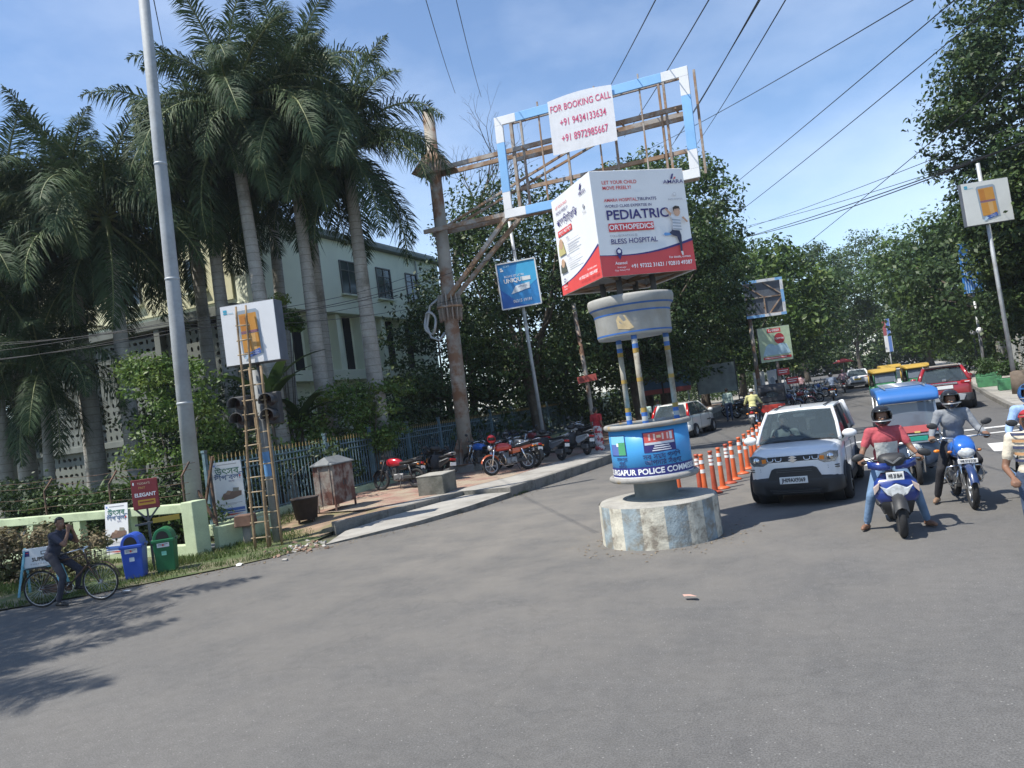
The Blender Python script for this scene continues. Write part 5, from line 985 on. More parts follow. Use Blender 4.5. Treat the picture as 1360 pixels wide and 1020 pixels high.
# ---- overhead wires
WIRE = M('black cable', (.012, .013, .015), .6, var=.05)
WR = [((-1.93, 14.21, 9.85), (-8.12, 33.18, 15.26)), ((-1.04, 14.6, 9.72), (-7.27, 35.73, 14.94)), ((-.25, 14.94, 9.6), (-5.72, 38.58, 14.78)), ((-.17, 14.98, 9.59), (-5.43, 38.7, 15.12)), ((.23, 15.15, 9.53), (-5.08, 43.18, 15.91)), ((3.16, 18.57, 10.13), (-6.03, 40.61, 15.36)),
      ((3.8, 18.85, 10.04), (-4.29, 45.77, 13.22)), ((3.81, 21.03, 9.9), (-3.86, 45.99, 11.89)), ((4.56, 25.73, 9.34), (-2.63, 53.12, 9.32)), ((5.9, 24.15, 8.22), (-3.04, 50.7, 11.73)), ((5.83, 24.14, 7.73), (-2.81, 50.8, 11.84)), ((5.85, 24.14, 7.87), (-2.54, 53.1, 11.68)), ((5.82, 24.14, 7.67), (-2.78, 53.0, 11.57)), ((-8.69, 17.73, 13.9), (-16.54, 35.99, 19.14)), ((-7.94, 18.06, 13.79), (-15.32, 36.53, 18.77)), ((-12.07, 11.96, 12.35), (-22.47, 22.6, 17.61))]
WL = ['steep wire leaving the top edge just right of the booking banner', 'wire passing behind the top bar of the hoarding frame', 'steep wire running down to the right top corner of the hoarding frame', 'twin of the steep wire at the frame corner, slightly lower', 'steep wire crossing the long slanting one right of the frame', 'long slanting wire from the frame corner to the top edge', 'long parallel wire from the left trees to the top right corner', 'long parallel wire, lower of the two, ending at the right tree', 'straight wire falling from the right tree to the left tree tip', 'thin upper wire of the bundle across the middle sky', 'thin second wire of the bundle across the middle sky', 'thick upper cable of the bundle across the middle sky', 'thick lower cable of the bundle across the middle sky', 'left wire of the pair above the rusty mast', 'right wire of the pair above the rusty mast', 'single thin wire beside the tall grey pole']
for i, (a, b) in enumerate(WR):
    a, b = Vector(a), Vector(b); e0 = a + (a - b) * .35; b = b + (b - a) * (.45 if i < 13 else .12); m = MB(); n = 20; sg = .25 + .15 * (i % 3)
    m.tube([e0.lerp(b, k / n) - Vector((0, 0, sg * math.sin(math.pi * k / n) * (.4 if i < 9 else .9))) for k in range(n + 1)], (.013 if i not in (11, 12) else .022) * (1.15 if i < 9 else 1), 5); o = m.build('overhead_wire', WIRE, None, fixn=False); tag(o, WL[i], 'wire', 'overhead wires')
LW = [((-26.8, 11.5, 6.95), (-14.37, 13.89, 5.31), (-12.3, 23.7, 6.83)), ((-26.8, 11.5, 6.7), (-14.36, 13.89, 5.39), (-12.3, 23.8, 7.07)), ((-27, 11.4, 6.3), (-13.97, 13.51, 5.36), (-12.4, 23.8, 7.5)), ((-27, 11.4, 6.2), (-13.92, 13.54, 5.08), (-9.79, 25.04, 7.75)), ((-27, 11.3, 6.0), (-14.0, 13.51, 5.17), (-10.83, 24.64, 6.43))]
for i, (a, b, c) in enumerate(LW):
    m = MB(); a, b, c = Vector(a), Vector(b), Vector(c); pts = [a.lerp(b, k / 12) - Vector((0, 0, .35 * math.sin(math.pi * k / 12))) for k in range(13)] + [b.lerp(c, k / 12) - Vector((0, 0, .3 * math.sin(math.pi * k / 12))) for k in range(1, 13)]; m.tube(pts, .0075 + .002 * (i % 2), 5); o = m.build('service_cable', WIRE, None, fixn=False); tag(o, 'sagging cable across the palms past the tall grey pole, %s of five' % ('topmost', 'second', 'third', 'fourth', 'lowest')[i], 'wire', 'cables across the palms')
cc = thing('cable_coil', 'bundle of grey looped cable hanging on the rusty mast collar', 'cable', (MX - .35, MY - .2, PZ + 5.4)); m = MB(); m.tube([(-.15 + .22 * math.cos(t) - .12, 0.05 * math.sin(3 * t), .38 * math.sin(t) - .1) for t in np.linspace(0, 6.28, 22)[:-1]], .05, 7, closed=True); m.build('coil', STEEL, cc, fixn=False); m = MB(); m.tube([(.2, .1, -.5), (.0, 0, -.75), (-.3, 0, -.6), (-.42, 0, -.2), (-.2, 0, .5), (.15, .05, .7)], .045, 7); m.build('tail', STEEL, cc, fixn=False)

# ---- grit, dry leaves and weeds along the kerbs
LIT = M('dry leaf litter', (.20, .14, .08), .9, var=.4, scale=20, col2=(.30, .25, .17), thr=(.5, .6)); g = np.random.default_rng(31); V = []
edge = [(-7.35, 28), (-7.6, 23), (-8.0, 19.5), (-8.35, 17.4), (-8.95, 14.8), (-9.9, 13.3), (-10.5, 12.2), (-11.6, 10.6), (-13.3, 9.0)]
for k in range(900):
    if k < 620:
        f = g.random() * (len(edge) - 1); i = int(f); u = f - i; x = edge[i][0] + (edge[i + 1][0] - edge[i][0]) * u + abs(g.normal(0, .22)); y = edge[i][1] + (edge[i + 1][1] - edge[i][1]) * u - abs(g.normal(0, .18))
    else: a = g.uniform(0, 6.28); q = .95 + abs(g.normal(0, .28)); x, y = -2.93 + q * math.cos(a), 11.95 + q * math.sin(a)
    s_ = g.uniform(.008, .032); a = g.uniform(0, 6.28); c_, d_ = math.cos(a) * s_, math.sin(a) * s_; z = .006
    V += [(x - c_, y - d_, z), (x + d_ * .5, y - c_ * .5, z + s_ * .3), (x + c_, y + d_, z + .004), (x - d_ * .5, y + c_ * .5, z + s_ * .35)]
o = quads('leaf_litter', np.array(V), LIT); tag(o, 'grit and dry leaves scattered along the left road edge and around the booth plinth', 'litter', kind='stuff')
blades('kerb_weeds', [(-8.5, 18.0), (-8.15, 18.0), (-8.05, 18.9), (-8.3, 18.9)], 260, .09, 12, z0=.0, label='small weeds growing at the broken kerb joint by the ramp end')
blades('fence_weeds', [(-14.2, 14.6), (-13.2, 14.6), (-13.0, 16.6), (-14.1, 16.8)], 900, .22, 13, z0=.15, label='tufts of weeds at the fence foot behind the steel cabinet')
# ================================================================== cars
def paint(name, c, rough=.28): return M('paint ' + name, c, rough, var=.04, scale=1.5, coat=.7)
TYRE = M('tyre rubber', (.018, .018, .019), .85, var=.2, scale=12, bump=.2); CHROME = M('chrome', (.68, .69, .70), .14, metal=1., var=.03); BLKPL = M('black plastic', (.025, .026, .028), .55, var=.1, scale=8)
SILV = M('silver plastic', (.42, .43, .44), .35, metal=.5, var=.06); INT = M('car interior', (.03, .031, .034), .8, var=.2, scale=6); GL = glass('car glass', (.075, .10, .115), .5); LENS = glass('lamp lens', (.5, .52, .55), .45); AMB = M('amber lens', (.75, .22, .02), .25, var=.05); REDL = M('red lens', (.42, .012, .012), .2, var=.08); PLATE = M('number plate', (.70, .70, .68), .5, var=.05); PLATE_Y = M('yellow number plate', (.62, .45, .05), .5, var=.05)  # car glass colour lightened to blue-grey in place of a sky reflection
def sring(w_, zb, zt, y, n=22, e=6.5, tum=0.):
    r = []; zc, hz = (zb + zt) / 2, (zt - zb) / 2
    for k in range(n):
        a = 2 * math.pi * (k + .5) / n; c, s = math.cos(a), math.sin(a); x = math.copysign(abs(c) ** (2 / e), c); z = math.copysign(abs(s) ** (2 / e), s)
        r.append((x * w_ * (1 - tum * max(0, z)), y, zc + hz * z))
    return r
def wheel(par, x, y, r, wd, name='wheel', steer=0., spokes=6, rimm=SILV):
    s = 1 if x > 0 else -1; h = wd / 2; m = MB(); m.lathe([(r * .62, -h), (r * .9, -h), (r * .985, -h * .7), (r, 0), (r * .985, h * .7), (r * .9, h), (r * .62, h)], 28, axis='X'); t = m.build(name, TYRE, par, fixn=False); t.location = (x, y, r); t.rotation_euler.z = steer
    m = MB(); m.lathe([(r * .64, s * h * .7), (r * .60, s * h * .55), (r * .56, s * h * .2), (.02, s * h * .15)], 24, axis='X'); m.lathe([(.001, s * h * .75), (r * .16, s * h * .7), (r * .17, s * h * .3)], 12, axis='X')
    for k in range(spokes): a = 2 * math.pi * k / spokes; m.bar((s * h * .6, r * .12 * math.cos(a), r * .12 * math.sin(a)), (s * h * .62, r * .6 * math.cos(a), r * .6 * math.sin(a)), .05, .02)
    m.build('rim', rimm, t, fixn=False)
def pane(par, name, a, b, c, d, mat, bulge=0., axis=(0, -1, 0), n=6):
    """four corners (bottom-left, bottom-right, top-right, top-left), gently bowed"""
    a, b, c, d = map(Vector, (a, b, c, d)); V = []; ax = Vector(axis)
    for j in range(n + 1):
        for i in range(n + 1):
            u, v = i / n, j / n; p = a.lerp(b, u).lerp(d.lerp(c, u), v); V.append(p + ax * bulge * (1 - (2 * u - 1) ** 2) * (1 - .4 * (2 * v - 1) ** 2))
    m = MB(); m.add(V, [(j * (n + 1) + i, j * (n + 1) + i + 1, (j + 1) * (n + 1) + i + 1, (j + 1) * (n + 1) + i) for j in range(n) for i in range(n)], 0, True)
    return m.build(name, mat, par, fixn=False)
def car(label, loc, rz, pt, st, gh, wheels, roof_h=.07, name='car', group=None, lower=None, wr=.29, ww=.18, seats=True, tyre_in=.06):
    """st: lower-body stations (y, halfwidth, zbottom, ztop); gh: greenhouse (yA0,yA1,yB,yC1,yC0, zbelt, ztop, wbelt, wtop)"""
    t = thing(name, label, 'car', loc, rz, group); m = MB(); m.loft([sring(w_, zb, zt, y, 26) for y, w_, zb, zt in st]); m.build('body', pt, t, fixn=False)
    yA0, yA1, yB, yC1, yC0, zb, zt, wb, wt = gh
    m = MB(); ys_ = np.linspace(yA1 - .03, yC1 + .05, 9)
    m.loft([sring(wt * (1 - .05 * abs((y - (yA1 + yC1) / 2) / (yC1 - yA1) * 2) ** 3), zt - roof_h - .01, zt - .035 * abs((y - (yA1 + yC1) / 2) / (yC1 - yA1) * 2) ** 2.5, y, 26, 4.5) for y in ys_]); m.build('roof', pt, t, fixn=False)
    zt2 = zt - roof_h * .7
    for s in (-1, 1):
        for nm, p0, p1, w0 in (('a_pillar', (s * wb * .985, yA0, zb), (s * wt * .965, yA1, zt2), .055), ('b_pillar', (s * (wb + .004), yB, zb - .02), (s * (wt - .01), yB + .04, zt2), .07), ('c_pillar', (s * wb * .97, yC0 - .02, zb), (s * wt * .95, yC1, zt2), .12)):
            m = MB(); p0, p1 = Vector(p0), Vector(p1); m.tube([p0, p0.lerp(p1, .5) + Vector((s * .012, 0, .012)), p1], [w0 * .62, w0 * .55, w0 * .6], 8); m.build(nm, pt if nm != 'b_pillar' else BLKPL, t, fixn=False)
        pane(t, 'side_window', (s * wb, yA0 + .12, zb), (s * wb, yC0 - .1, zb), (s * wt * .985, yC1 - .06, zt2), (s * wt * .985, yA1 + .05, zt2), GL, .012, (s, 0, 0))
        m = MB(); m.tube([(s * (wb + .012), yA0 + .1, zb - .015), (s * (wb + .014), (yA0 + yC0) / 2, zb - .005), (s * (wb + .008), yC0 - .1, zb)], .013, 6); m.build('window_trim', BLKPL, t, fixn=False)
        for yy in (yA0 + .12, yB + .02, yC0 - .28):   # door shut lines as thin dark grooves
            m = MB(); m.box((s * (max(q[1] for q in st) - .002), yy, zb * .62), (.008, .009, zb * .62)); m.build('door_seam', BLKPL, t)
        for yy in (yB - .16, yC0 - .42): m = MB(); m.box((s * (max(q[1] for q in st) + .006), yy, zb - .14), (.022, .17, .03)); m.build('door_handle', pt, t, bevel=.008)
    ws_ = pane(t, 'windscreen', (-wb * .95, yA0 - .01, zb), (wb * .95, yA0 - .01, zb), (wt * .94, yA1, zt2), (-wt * .94, yA1, zt2), GL, .05, (0, -1, .25))
    pane(t, 'rear_window', (wb * .9, yC0 + .01, zb), (-wb * .9, yC0 + .01, zb), (-wt * .9, yC1 + .03, zt2), (wt * .9, yC1 + .03, zt2), GL, .03, (0, 1, .2))
    m = MB(); m.box((0, (yA0 + yC0) / 2, zb - .0), (wb * 1.86, yC0 - yA0, .03)); m.build('interior_deck', INT, t)
    m = MB(); m.box((0, yA0 + .22, zb + .03), (wb * 1.75, .36, .09)); m.build('dashboard', INT, t, bevel=.03)
    if seats:
        for x in (-wb * .45, wb * .45):
            for yy in (yB - .12, yC0 - .55): m = MB(); m.box((x, yy, zb + .13), (.46, .14, .34)); m.box((x, yy, zb + .36), (.24, .1, .17)); m.build('seat', M('seat cloth', (.13, .13, .135), .9, var=.2), t, bevel=.04)
        m = MB(); m.tube([(-wb * .45 + .17 * math.cos(a), yA0 + .42 + .05 * math.sin(a), zb + .09 + .15 * math.sin(a)) for a in np.linspace(0, 6.28, 19)[:-1]], .014, 6, closed=True); m.build('steering_wheel', BLKPL, t, fixn=False)
    for x, y in wheels:
        m = MB(); m.cyl((x * .55, y, wr + .015), (x + math.copysign(.012, x), y, wr + .015), wr * 1.18, n=26); m.build('wheel_arch', BLKPL, t, fixn=False); wheel(t, x + math.copysign(.012 - ww / 2 + .03, x), y, wr, ww)
    return t
def mirror(t, x, y, z, pt, sx=1.):
    s = 1 if x > 0 else -1; m = MB(); m.ell((x + s * .12 * sx, y, z), (.115 * sx, .065, .08), 12, 8); o = m.build('door_mirror', pt, t, fixn=False); m = MB(); m.bar((x - s * .02, y + .01, z - .04), (x + s * .08, y, z - .03), .05, .03); m.build('mirror_arm', BLKPL, o)
def plate(par, s, c, wd, ht, rz=0., mat=None, col=BLACK, rot=None):
    m = MB(); m.box((0, 0, 0), (wd, .012, ht)); o = m.build('number_plate', mat or PLATE, par, bevel=.004, seg=1); o.location = c; o.rotation_euler = (0, 0, rz)
    if s: text(s, ht * .78, (0, -.009, 0), ink(col), o, bold=.03, sx=min(1., wd / (len(s) * ht * .5)))
    return o
WHITEP = paint('white', (.70, .71, .72), .3)
# ---- near white hatchback seen from the front
W1 = car('white compact hatchback driving towards the viewer beside the orange posts', (-.84, 15.72, 0), R(-5), WHITEP,
    [(-1.775, .52, .40, .77), (-1.76, .64, .31, .87), (-1.70, .71, .25, .935), (-1.58, .745, .22, .975), (-1.3, .757, .20, 1.01), (-.95, .76, .20, 1.04), (-.4, .76, .20, 1.045), (.9, .76, .20, 1.05), (1.55, .755, .21, 1.05), (1.70, .73, .25, 1.02), (1.765, .66, .34, .95)],
    (-.92, -.30, .32, 1.42, 1.66, 1.03, 1.60, .725, .605), [(-.70, -1.17), (.70, -1.17), (-.70, 1.18), (.70, 1.18)], wr=.30, ww=.18)
def S1(fn, nm, mat, par=W1, **k): m = MB(); fn(m); return m.build(nm, mat, par, **k)
YF1 = -1.775
S1(lambda m: m.loft([sring(w_, .205, zt, y, 22, 7) for y, w_, zt in ((-1.80, .54, .47), (-1.785, .66, .515), (-1.73, .73, .525), (-1.60, .768, .51), (-1.38, .775, .46))]), 'lower_bumper', BLKPL, fixn=False)
S1(lambda m: m.prism([(-.46, .46), (.46, .46), (.37, .65), (.31, .675), (-.31, .675), (-.37, .65)], -1.80, -1.74, 'XZ'), 'upper_intake', BLKPL, bevel=.012)
for z in (.60, .63): S1(lambda m: m.box((0, -1.803, z), (.58, .012, .012)), 'intake_slat', M('slat grey', (.06, .062, .065), .5), bevel=.003)
S1(lambda m: m.prism([(-.40, .225), (.40, .225), (.44, .30), (-.44, .30)], -1.815, -1.75, 'XZ'), 'lower_intake', DARK, bevel=.01)
for z in (.245, .275): S1(lambda m: m.box((0, -1.817, z), (.76, .01, .012)), 'intake_slat', BLKPL)
plate(W1, 'JH09AX9369', (-.02, -1.823, .46), .46, .12)
S1(lambda m: m.prism([(-.44, .765), (.44, .765), (.46, .845), (.40, .87), (-.40, .87), (-.46, .845)], -1.775, -1.70, 'XZ'), 'grille', BLKPL, bevel=.01)
for x in (-.37, -.235, .235, .37):
    S1(lambda m: m.tube([(x - .05, -1.782, .845), (x - .045, -1.784, .798), (x, -1.785, .788), (x + .045, -1.784, .798), (x + .05, -1.782, .845)], .009, 6), 'grille_hook', CHROME, fixn=False)
S1(lambda m: m.prism([(-.075, .84), (0, .88), (.075, .84), (.02, .82), (.08, .805), (0, .755), (-.08, .805), (-.02, .825)], -1.80, -1.77, 'XZ'), 'emblem', CHROME, bevel=.004)
for s in (-1, 1):
    pl = [(.415, .765), (.50, .72), (.665, .725), (.725, .80), (.73, .895), (.61, .915), (.43, .865)]
    V = []; m = MB()
    def hy(x): return -1.775 + .30 * max(0, (x - .42)) ** 1.6 + .0
    n = len(pl); vs_ = [(s * x, hy(x) - .015, z) for x, z in pl] + [(s * x, hy(x) + .08, z) for x, z in pl]
    m.add(vs_, [tuple(range(n)), tuple(range(2 * n - 1, n - 1, -1))] + [(i, (i + 1) % n, (i + 1) % n + n, i + n) for i in range(n)]); hl = m.build('headlight', M('headlamp reflector', (.35, .36, .37), .18, metal=.7, var=.3, scale=30), W1, bevel=.006, seg=1)
    S1(lambda m: m.lathe([(.0, -.012), (.052, -.008), (.058, .02)], 16, (s * .605, hy(.605) - .022, .818), 'Y'), 'lamp_bowl', CHROME, hl, fixn=False)
    S1(lambda m: m.prism([(s * .435, .78), (s * .505, .77), (s * .51, .84), (s * .44, .845)], hy(.47) - .026, hy(.47) - .01, 'XZ'), 'indicator', AMB, hl)
    for z0 in (.655, .69): S1(lambda m: m.box((s * .635, -1.745 + .02, z0 - .025), (.19, .05, .014), rz=s * R(14)), 'bumper_slot', BLKPL)
    S1(lambda m: m.loft([[(s * (.56 + .13 * a), -1.765 + .05 * a + d, .56 + z) for z in (0, .06)] for a, d in ((0, 0), (.5, -.012), (1, 0))], closed=False, caps=False), 'bumper_scallop', WHITEP, fixn=False)
    mirror(W1, s * .73, -.78, 1.09, WHITEP, 1.1)
    for y in (-1.17, 1.18): S1(lambda m: m.tube([(s * .765, y + .345 * math.cos(a), .30 + .345 * math.sin(a)) for a in np.linspace(.15, 2.99, 13)], .024, 6), 'arch_trim', BLKPL, fixn=False)
    S1(lambda m: m.box((s * .757, 0, .255), (.03, 1.75, .13)), 'sill_cladding', BLKPL, bevel=.01)
    S1(lambda m: m.tube([(s * .40, -1.0, 1.06), (s * .1, -.975, 1.07)], .008, 5), 'wiper', BLKPL, fixn=False)
    S1(lambda m: m.tube([(s * .44, -.25, 1.604), (s * .46, .5, 1.612), (s * .44, 1.35, 1.60)], .012, 6), 'roof_channel', BLKPL, fixn=False)
S1(lambda m: m.box((0, -.36, 1.46), (.22, .03, .06)), 'interior_mirror', M('mirror face', (.5, .52, .53), .1, metal=.8), bevel=.01)
S1(lambda m: m.tube([(0, .0, 1.60), (0, .07, 1.69)], [.012, .004], 6), 'antenna', BLKPL, fixn=False)
S1(lambda m: m.prism([(-.60, 1.04), (.60, 1.04), (.55, 1.055), (-.55, 1.055)], -.98, -.90, 'XZ'), 'cowl', BLKPL)
# ---- parked white hatchback seen from behind
W2 = car('white hatchback with tall red tail lamps parked on the left', (-6.55, 33.6, 0), R(172), paint('cream white', (.66, .66, .62), .3),
    [(-1.80, .55, .40, .66), (-1.74, .70, .30, .78), (-1.5, .80, .24, .86), (-1.0, .825, .22, .93), (0, .83, .22, .96), (1.2, .825, .22, .97), (1.68, .80, .26, .95), (1.80, .76, .30, .93), (1.83, .68, .36, .84)],
    (-.95, -.25, .35, 1.38, 1.74, .95, 1.48, .79, .60), [(-.76, -1.2), (.76, -1.2), (-.76, 1.2), (.76, 1.2)], wr=.29, ww=.18)
for s in (-1, 1):
    S1(lambda m: m.tube([(s * .66, 1.44, 1.42), (s * .735, 1.66, 1.16), (s * .775, 1.80, .90), (s * .765, 1.825, .76)], [.045, .06, .062, .045], 8), 'tail_lamp', REDL, W2, fixn=False); mirror(W2, s * .8, -.8, 1.0, paint('cream white', (.66, .66, .62)))
S1(lambda m: m.loft([sring(w_, .28, .56, y, 22, 7) for y, w_ in ((1.45, .838), (1.75, .825), (1.86, .77), (1.875, .66))]), 'rear_bumper', paint('cream white', (.66, .66, .62)), W2, fixn=False)
plate(W2, '', (0, 1.845, .74), .48, .13, math.pi); S1(lambda m: m.box((0, 1.88, .42), (.9, .02, .05)), 'bumper_strip', BLKPL, W2); S1(lambda m: m.box((0, 1.83, .87), (.5, .03, .035)), 'tailgate_handle', BLKPL, W2, bevel=.01)
S1(lambda m: m.tube([(.25, 1.72, .98), (.05, 1.63, 1.12)], .009, 5), 'rear_wiper', BLKPL, W2, fixn=False); S1(lambda m: m.box((-.834, -.75, .60), (.006, .55, .045)), 'side_lettering_strip', BLKPL, W2)
# ---- red car on the right seen from behind
REDP = paint('red', (.30, .018, .025), .25)
W3 = car('dark red crossover seen from behind, stopped at the right kerb', (3.45, 34.2, 0), R(176), REDP,
    [(-2.05, .6, .42, .75), (-1.98, .78, .32, .88), (-1.6, .86, .26, .98), (-1.0, .885, .24, 1.05), (.3, .89, .24, 1.08), (1.5, .885, .25, 1.10), (1.95, .86, .30, 1.08), (2.08, .80, .36, 1.02), (2.12, .72, .45, .92)],
    (-1.0, -.2, .45, 1.62, 2.0, 1.07, 1.63, .85, .64), [(-.80, -1.3), (.80, -1.3), (-.80, 1.3), (.80, 1.3)], wr=.335, ww=.21)
S1(lambda m: m.loft([sring(w_, .30, .62, y, 22, 7) for y, w_ in ((1.6, .90), (2.0, .885), (2.14, .82), (2.16, .70))]), 'rear_bumper', BLKPL, W3, fixn=False)
S1(lambda m: m.prism([(-.55, .36), (.55, .36), (.64, .56), (.45, .60), (-.45, .60), (-.64, .56)], 2.14, 2.19, 'XZ'), 'skid_plate', SILV, W3, bevel=.015); S1(lambda m: m.prism([(-.22, .42), (.22, .42), (.26, .54), (-.26, .54)], 2.185, 2.2, 'XZ'), 'skid_slot', BLKPL, W3)
S1(lambda m: m.box((0, 2.125, 1.0), (.82, .04, .075)), 'chrome_garnish', CHROME, W3, bevel=.012); plate(W3, '', (0, 2.14, .87), .52, .12, math.pi)
for s in (-1, 1):
    S1(lambda m: m.prism([(s * .50, .97), (s * .84, .95), (s * .86, 1.06), (s * .52, 1.08)], 2.02, 2.115, 'XZ'), 'tail_lamp', REDL, W3, bevel=.02); S1(lambda m: m.box((s * .72, 2.118, 1.02), (.16, .012, .03)), 'lamp_strip', PANEL, W3); mirror(W3, s * .86, -.75, 1.13, REDP); S1(lambda m: m.tube([(s * .60, -.1, 1.64), (s * .61, .8, 1.66), (s * .60, 1.6, 1.63)], .02, 6), 'roof_rail', SILV, W3, fixn=False)
S1(lambda m: m.box((0, 1.68, 1.62), (1.15, .18, .04)), 'spoiler', BLKPL, W3, bevel=.015); S1(lambda m: m.tube([(-.05, 2.03, 1.10), (-.38, 1.93, 1.2)], .01, 5), 'rear_wiper', BLKPL, W3, fixn=False)
S1(lambda m: m.box((0, 2.11, 1.14), (.14, .02, .08)), 'emblem', CHROME, W3, bevel=.01)
# ---- far cars
FARG = 'distant cars'
ST4 = [(-2.1, .55, .40, .66), (-2.0, .74, .28, .78), (-1.4, .83, .22, .88), (-.7, .845, .22, .93), (.8, .845, .22, .95), (1.7, .84, .24, .97), (2.05, .80, .30, .95), (2.12, .70, .4, .85)]
def far_car(label, loc, rz, pt, front=False):
    c = car(label, loc, rz, pt, ST4, (-.75, .0, .5, 1.2, 1.75, .94, 1.47, .80, .60), [(-.76, -1.3), (.76, -1.3), (-.76, 1.3), (.76, 1.3)], wr=.30, ww=.19, group=FARG, seats=False)
    for s in (-1, 1): S1(lambda m: m.prism([(s * .46, .74), (s * .80, .74), (s * .82, .92), (s * .5, .90)], 2.0, 2.11, 'XZ'), 'tail_lamp', REDL, c, bevel=.02); mirror(c, s * .82, -.6, 1.0, pt); S1(lambda m: m.prism([(s * .42, .60), (s * .76, .62), (s * .78, .74), (s * .45, .72)], -2.06, -1.9, 'XZ'), 'headlight', LENS, c, bevel=.02)
    plate(c, '', (0, 2.135, .72), .5, .13, math.pi, PLATE_Y); S1(lambda m: m.box((0, 2.13, .42), (1.1, .05, .16)), 'bumper_insert', BLKPL, c, bevel=.02); S1(lambda m: m.box((0, -2.1, .50), (.9, .04, .16)), 'grille', BLKPL, c, bevel=.02); plate(c, '', (0, -2.13, .42), .5, .13)
    return c
far_car('white hatchback driving away in the middle of the far road', (.98, 66.5, 0), R(178), WHITEP)
far_car('white car waiting behind the auto rickshaws, its roof just visible', (2.75, 48.5, 0), R(4), WHITEP)
far_car('silver car far down the oncoming lane behind the auto rickshaws', (3.7, 58, 0), R(4), paint('silver', (.42, .43, .44)))
# ================================================================== three-wheelers
EB = M('rickshaw blue', (.028, .13, .37), .4, var=.08, scale=2, coat=.3); EBD = M('rickshaw dark', (.025, .03, .04), .5, var=.1); WTUBE = M('white tube paint', (.66, .67, .68), .45, var=.08)
er = thing('electric_rickshaw', 'blue roofed electric rickshaw stopped between the scooter and the motorcycle riders', 'rickshaw', (.98, 15.75, 0), R(1)); er.scale = (.92, .92, .94)
def E1(fn, nm, mat, par=er, **k): m = MB(); fn(m); return m.build(nm, mat, par, **k)
RZ = 1.70
E1(lambda m: m.loft([sring(w_, z0, z1, y, 30, 9) for y, w_, z0, z1 in ((-.34, .50, RZ - .12, RZ - .06), (-.32, .535, RZ - .13, RZ + .00), (-.2, .545, RZ - .10, RZ + .10), (.6, .54, RZ - .06, RZ + .13), (2.1, .54, RZ - .06, RZ + .12), (2.25, .52, RZ - .08, RZ + .06))]), 'roof', EB, fixn=False)
for s in (-1, 1): E1(lambda m: m.tube([(s * .36, .15, RZ + .15), (s * .36, 1.9, RZ + .15)], .016, 6), 'roof_rack_bar', SILV, fixn=False)
for y in (.2, .8, 1.4, 1.9): E1(lambda m: m.tube([(-.4, y, RZ + .17), (.4, y, RZ + .17)], .012, 6), 'roof_rack_slat', SILV, fixn=False)
for s in (-1, 1):
    E1(lambda m: m.tube([(s * .47, -.28, .86), (s * .45, -.20, 1.60)], .024, 8), 'front_pillar', WTUBE, fixn=False); E1(lambda m: m.tube([(s * .52, .55, .5), (s * .51, .55, 1.64)], .022, 8), 'middle_pillar', SILV, fixn=False); E1(lambda m: m.tube([(s * .52, 2.1, .5), (s * .51, 2.1, 1.64)], .022, 8), 'rear_pillar', SILV, fixn=False)
    E1(lambda m: m.box((s * .50, 1.4, .62), (.03, 1.5, .42)), 'side_panel', EB, bevel=.01); wheel(er, s * .44, 1.85, .23, .09, spokes=5)
    E1(lambda m: m.tube([(s * .50, -.22, 1.22), (s * .62, -.26, 1.22)], .01, 6), 'mirror_arm', BLKPL, fixn=False); E1(lambda m: m.ell((s * .63, -.26, 1.22), (.05, .02, .08)), 'mirror', BLKPL, fixn=False)
gl = pane(er, 'windscreen', (-.45, -.285, .98), (.45, -.285, .98), (.43, -.205, 1.55), (-.43, -.205, 1.55), glass('rickshaw glass', (.16, .19, .23), .25), .03)
E1(lambda m: m.box((0, -.325, 1.05), (.88, .012, .13), rot=Euler((R(-8), 0, 0))), 'red_strip', ink((.50, .10, .10))); E1(lambda m: m.box((.08, -.335, .99), (.10, .02, .03)), 'garland', ink((.7, .6, .2)))
E1(lambda m: m.tube([(-.47, -.30, .94), (.47, -.30, .94)], .022, 8), 'lower_tube', WTUBE, fixn=False); E1(lambda m: m.tube([(-.47, -.31, .80), (.47, -.31, .80)], .02, 8), 'bumper_tube', WTUBE, fixn=False); E1(lambda m: m.tube([(-.45, -.215, 1.58), (.45, -.215, 1.58)], .02, 8), 'upper_tube', WTUBE, fixn=False)
E1(lambda m: m.box((0, -.255, 1.63), (.62, .02, .06)), 'name_strip', EBD); E1(lambda m: m.box((.24, -.29, 1.625), (.34, .02, .05)), 'red_plate', ink((.5, .04, .04)))
plate(er, '', (.07, -.335, .865), .36, .085, 0, M('green number plate', (.02, .30, .22), .5)); E1(lambda m: m.box((0, -.27, .87), (.92, .05, .12)), 'front_beam', EBD, bevel=.01)
E1(lambda m: m.loft([sring(w_, .34, .80, y, 20, 3.5) for y, w_ in ((-.30, .16), (-.27, .34), (-.1, .46), (.2, .5))]), 'front_cowl', M('cowl slate', (.05, .075, .12), .45, var=.1), fixn=False)
E1(lambda m: m.ell((-.0, -.30, .66), (.12, .05, .12)), 'headlamp', M('lamp glass', (.5, .52, .5), .15, var=.2), fixn=False); E1(lambda m: m.tube([(.12 * math.cos(a), -.31, .66 + .12 * math.sin(a)) for a in np.linspace(0, 6.28, 17)[:-1]], .014, 6, closed=True), 'lamp_ring', CHROME, fixn=False)
E1(lambda m: m.ell((0, -.33, .52), (.09, .06, .22)), 'wheel_guard', SILV, fixn=False)
for s in (-1, 1): E1(lambda m: m.tube([(s * .11, -.36, .22), (s * .12, -.33, .50), (s * .13, -.28, .72)], .026, 8), 'fork_leg', CHROME, fixn=False)
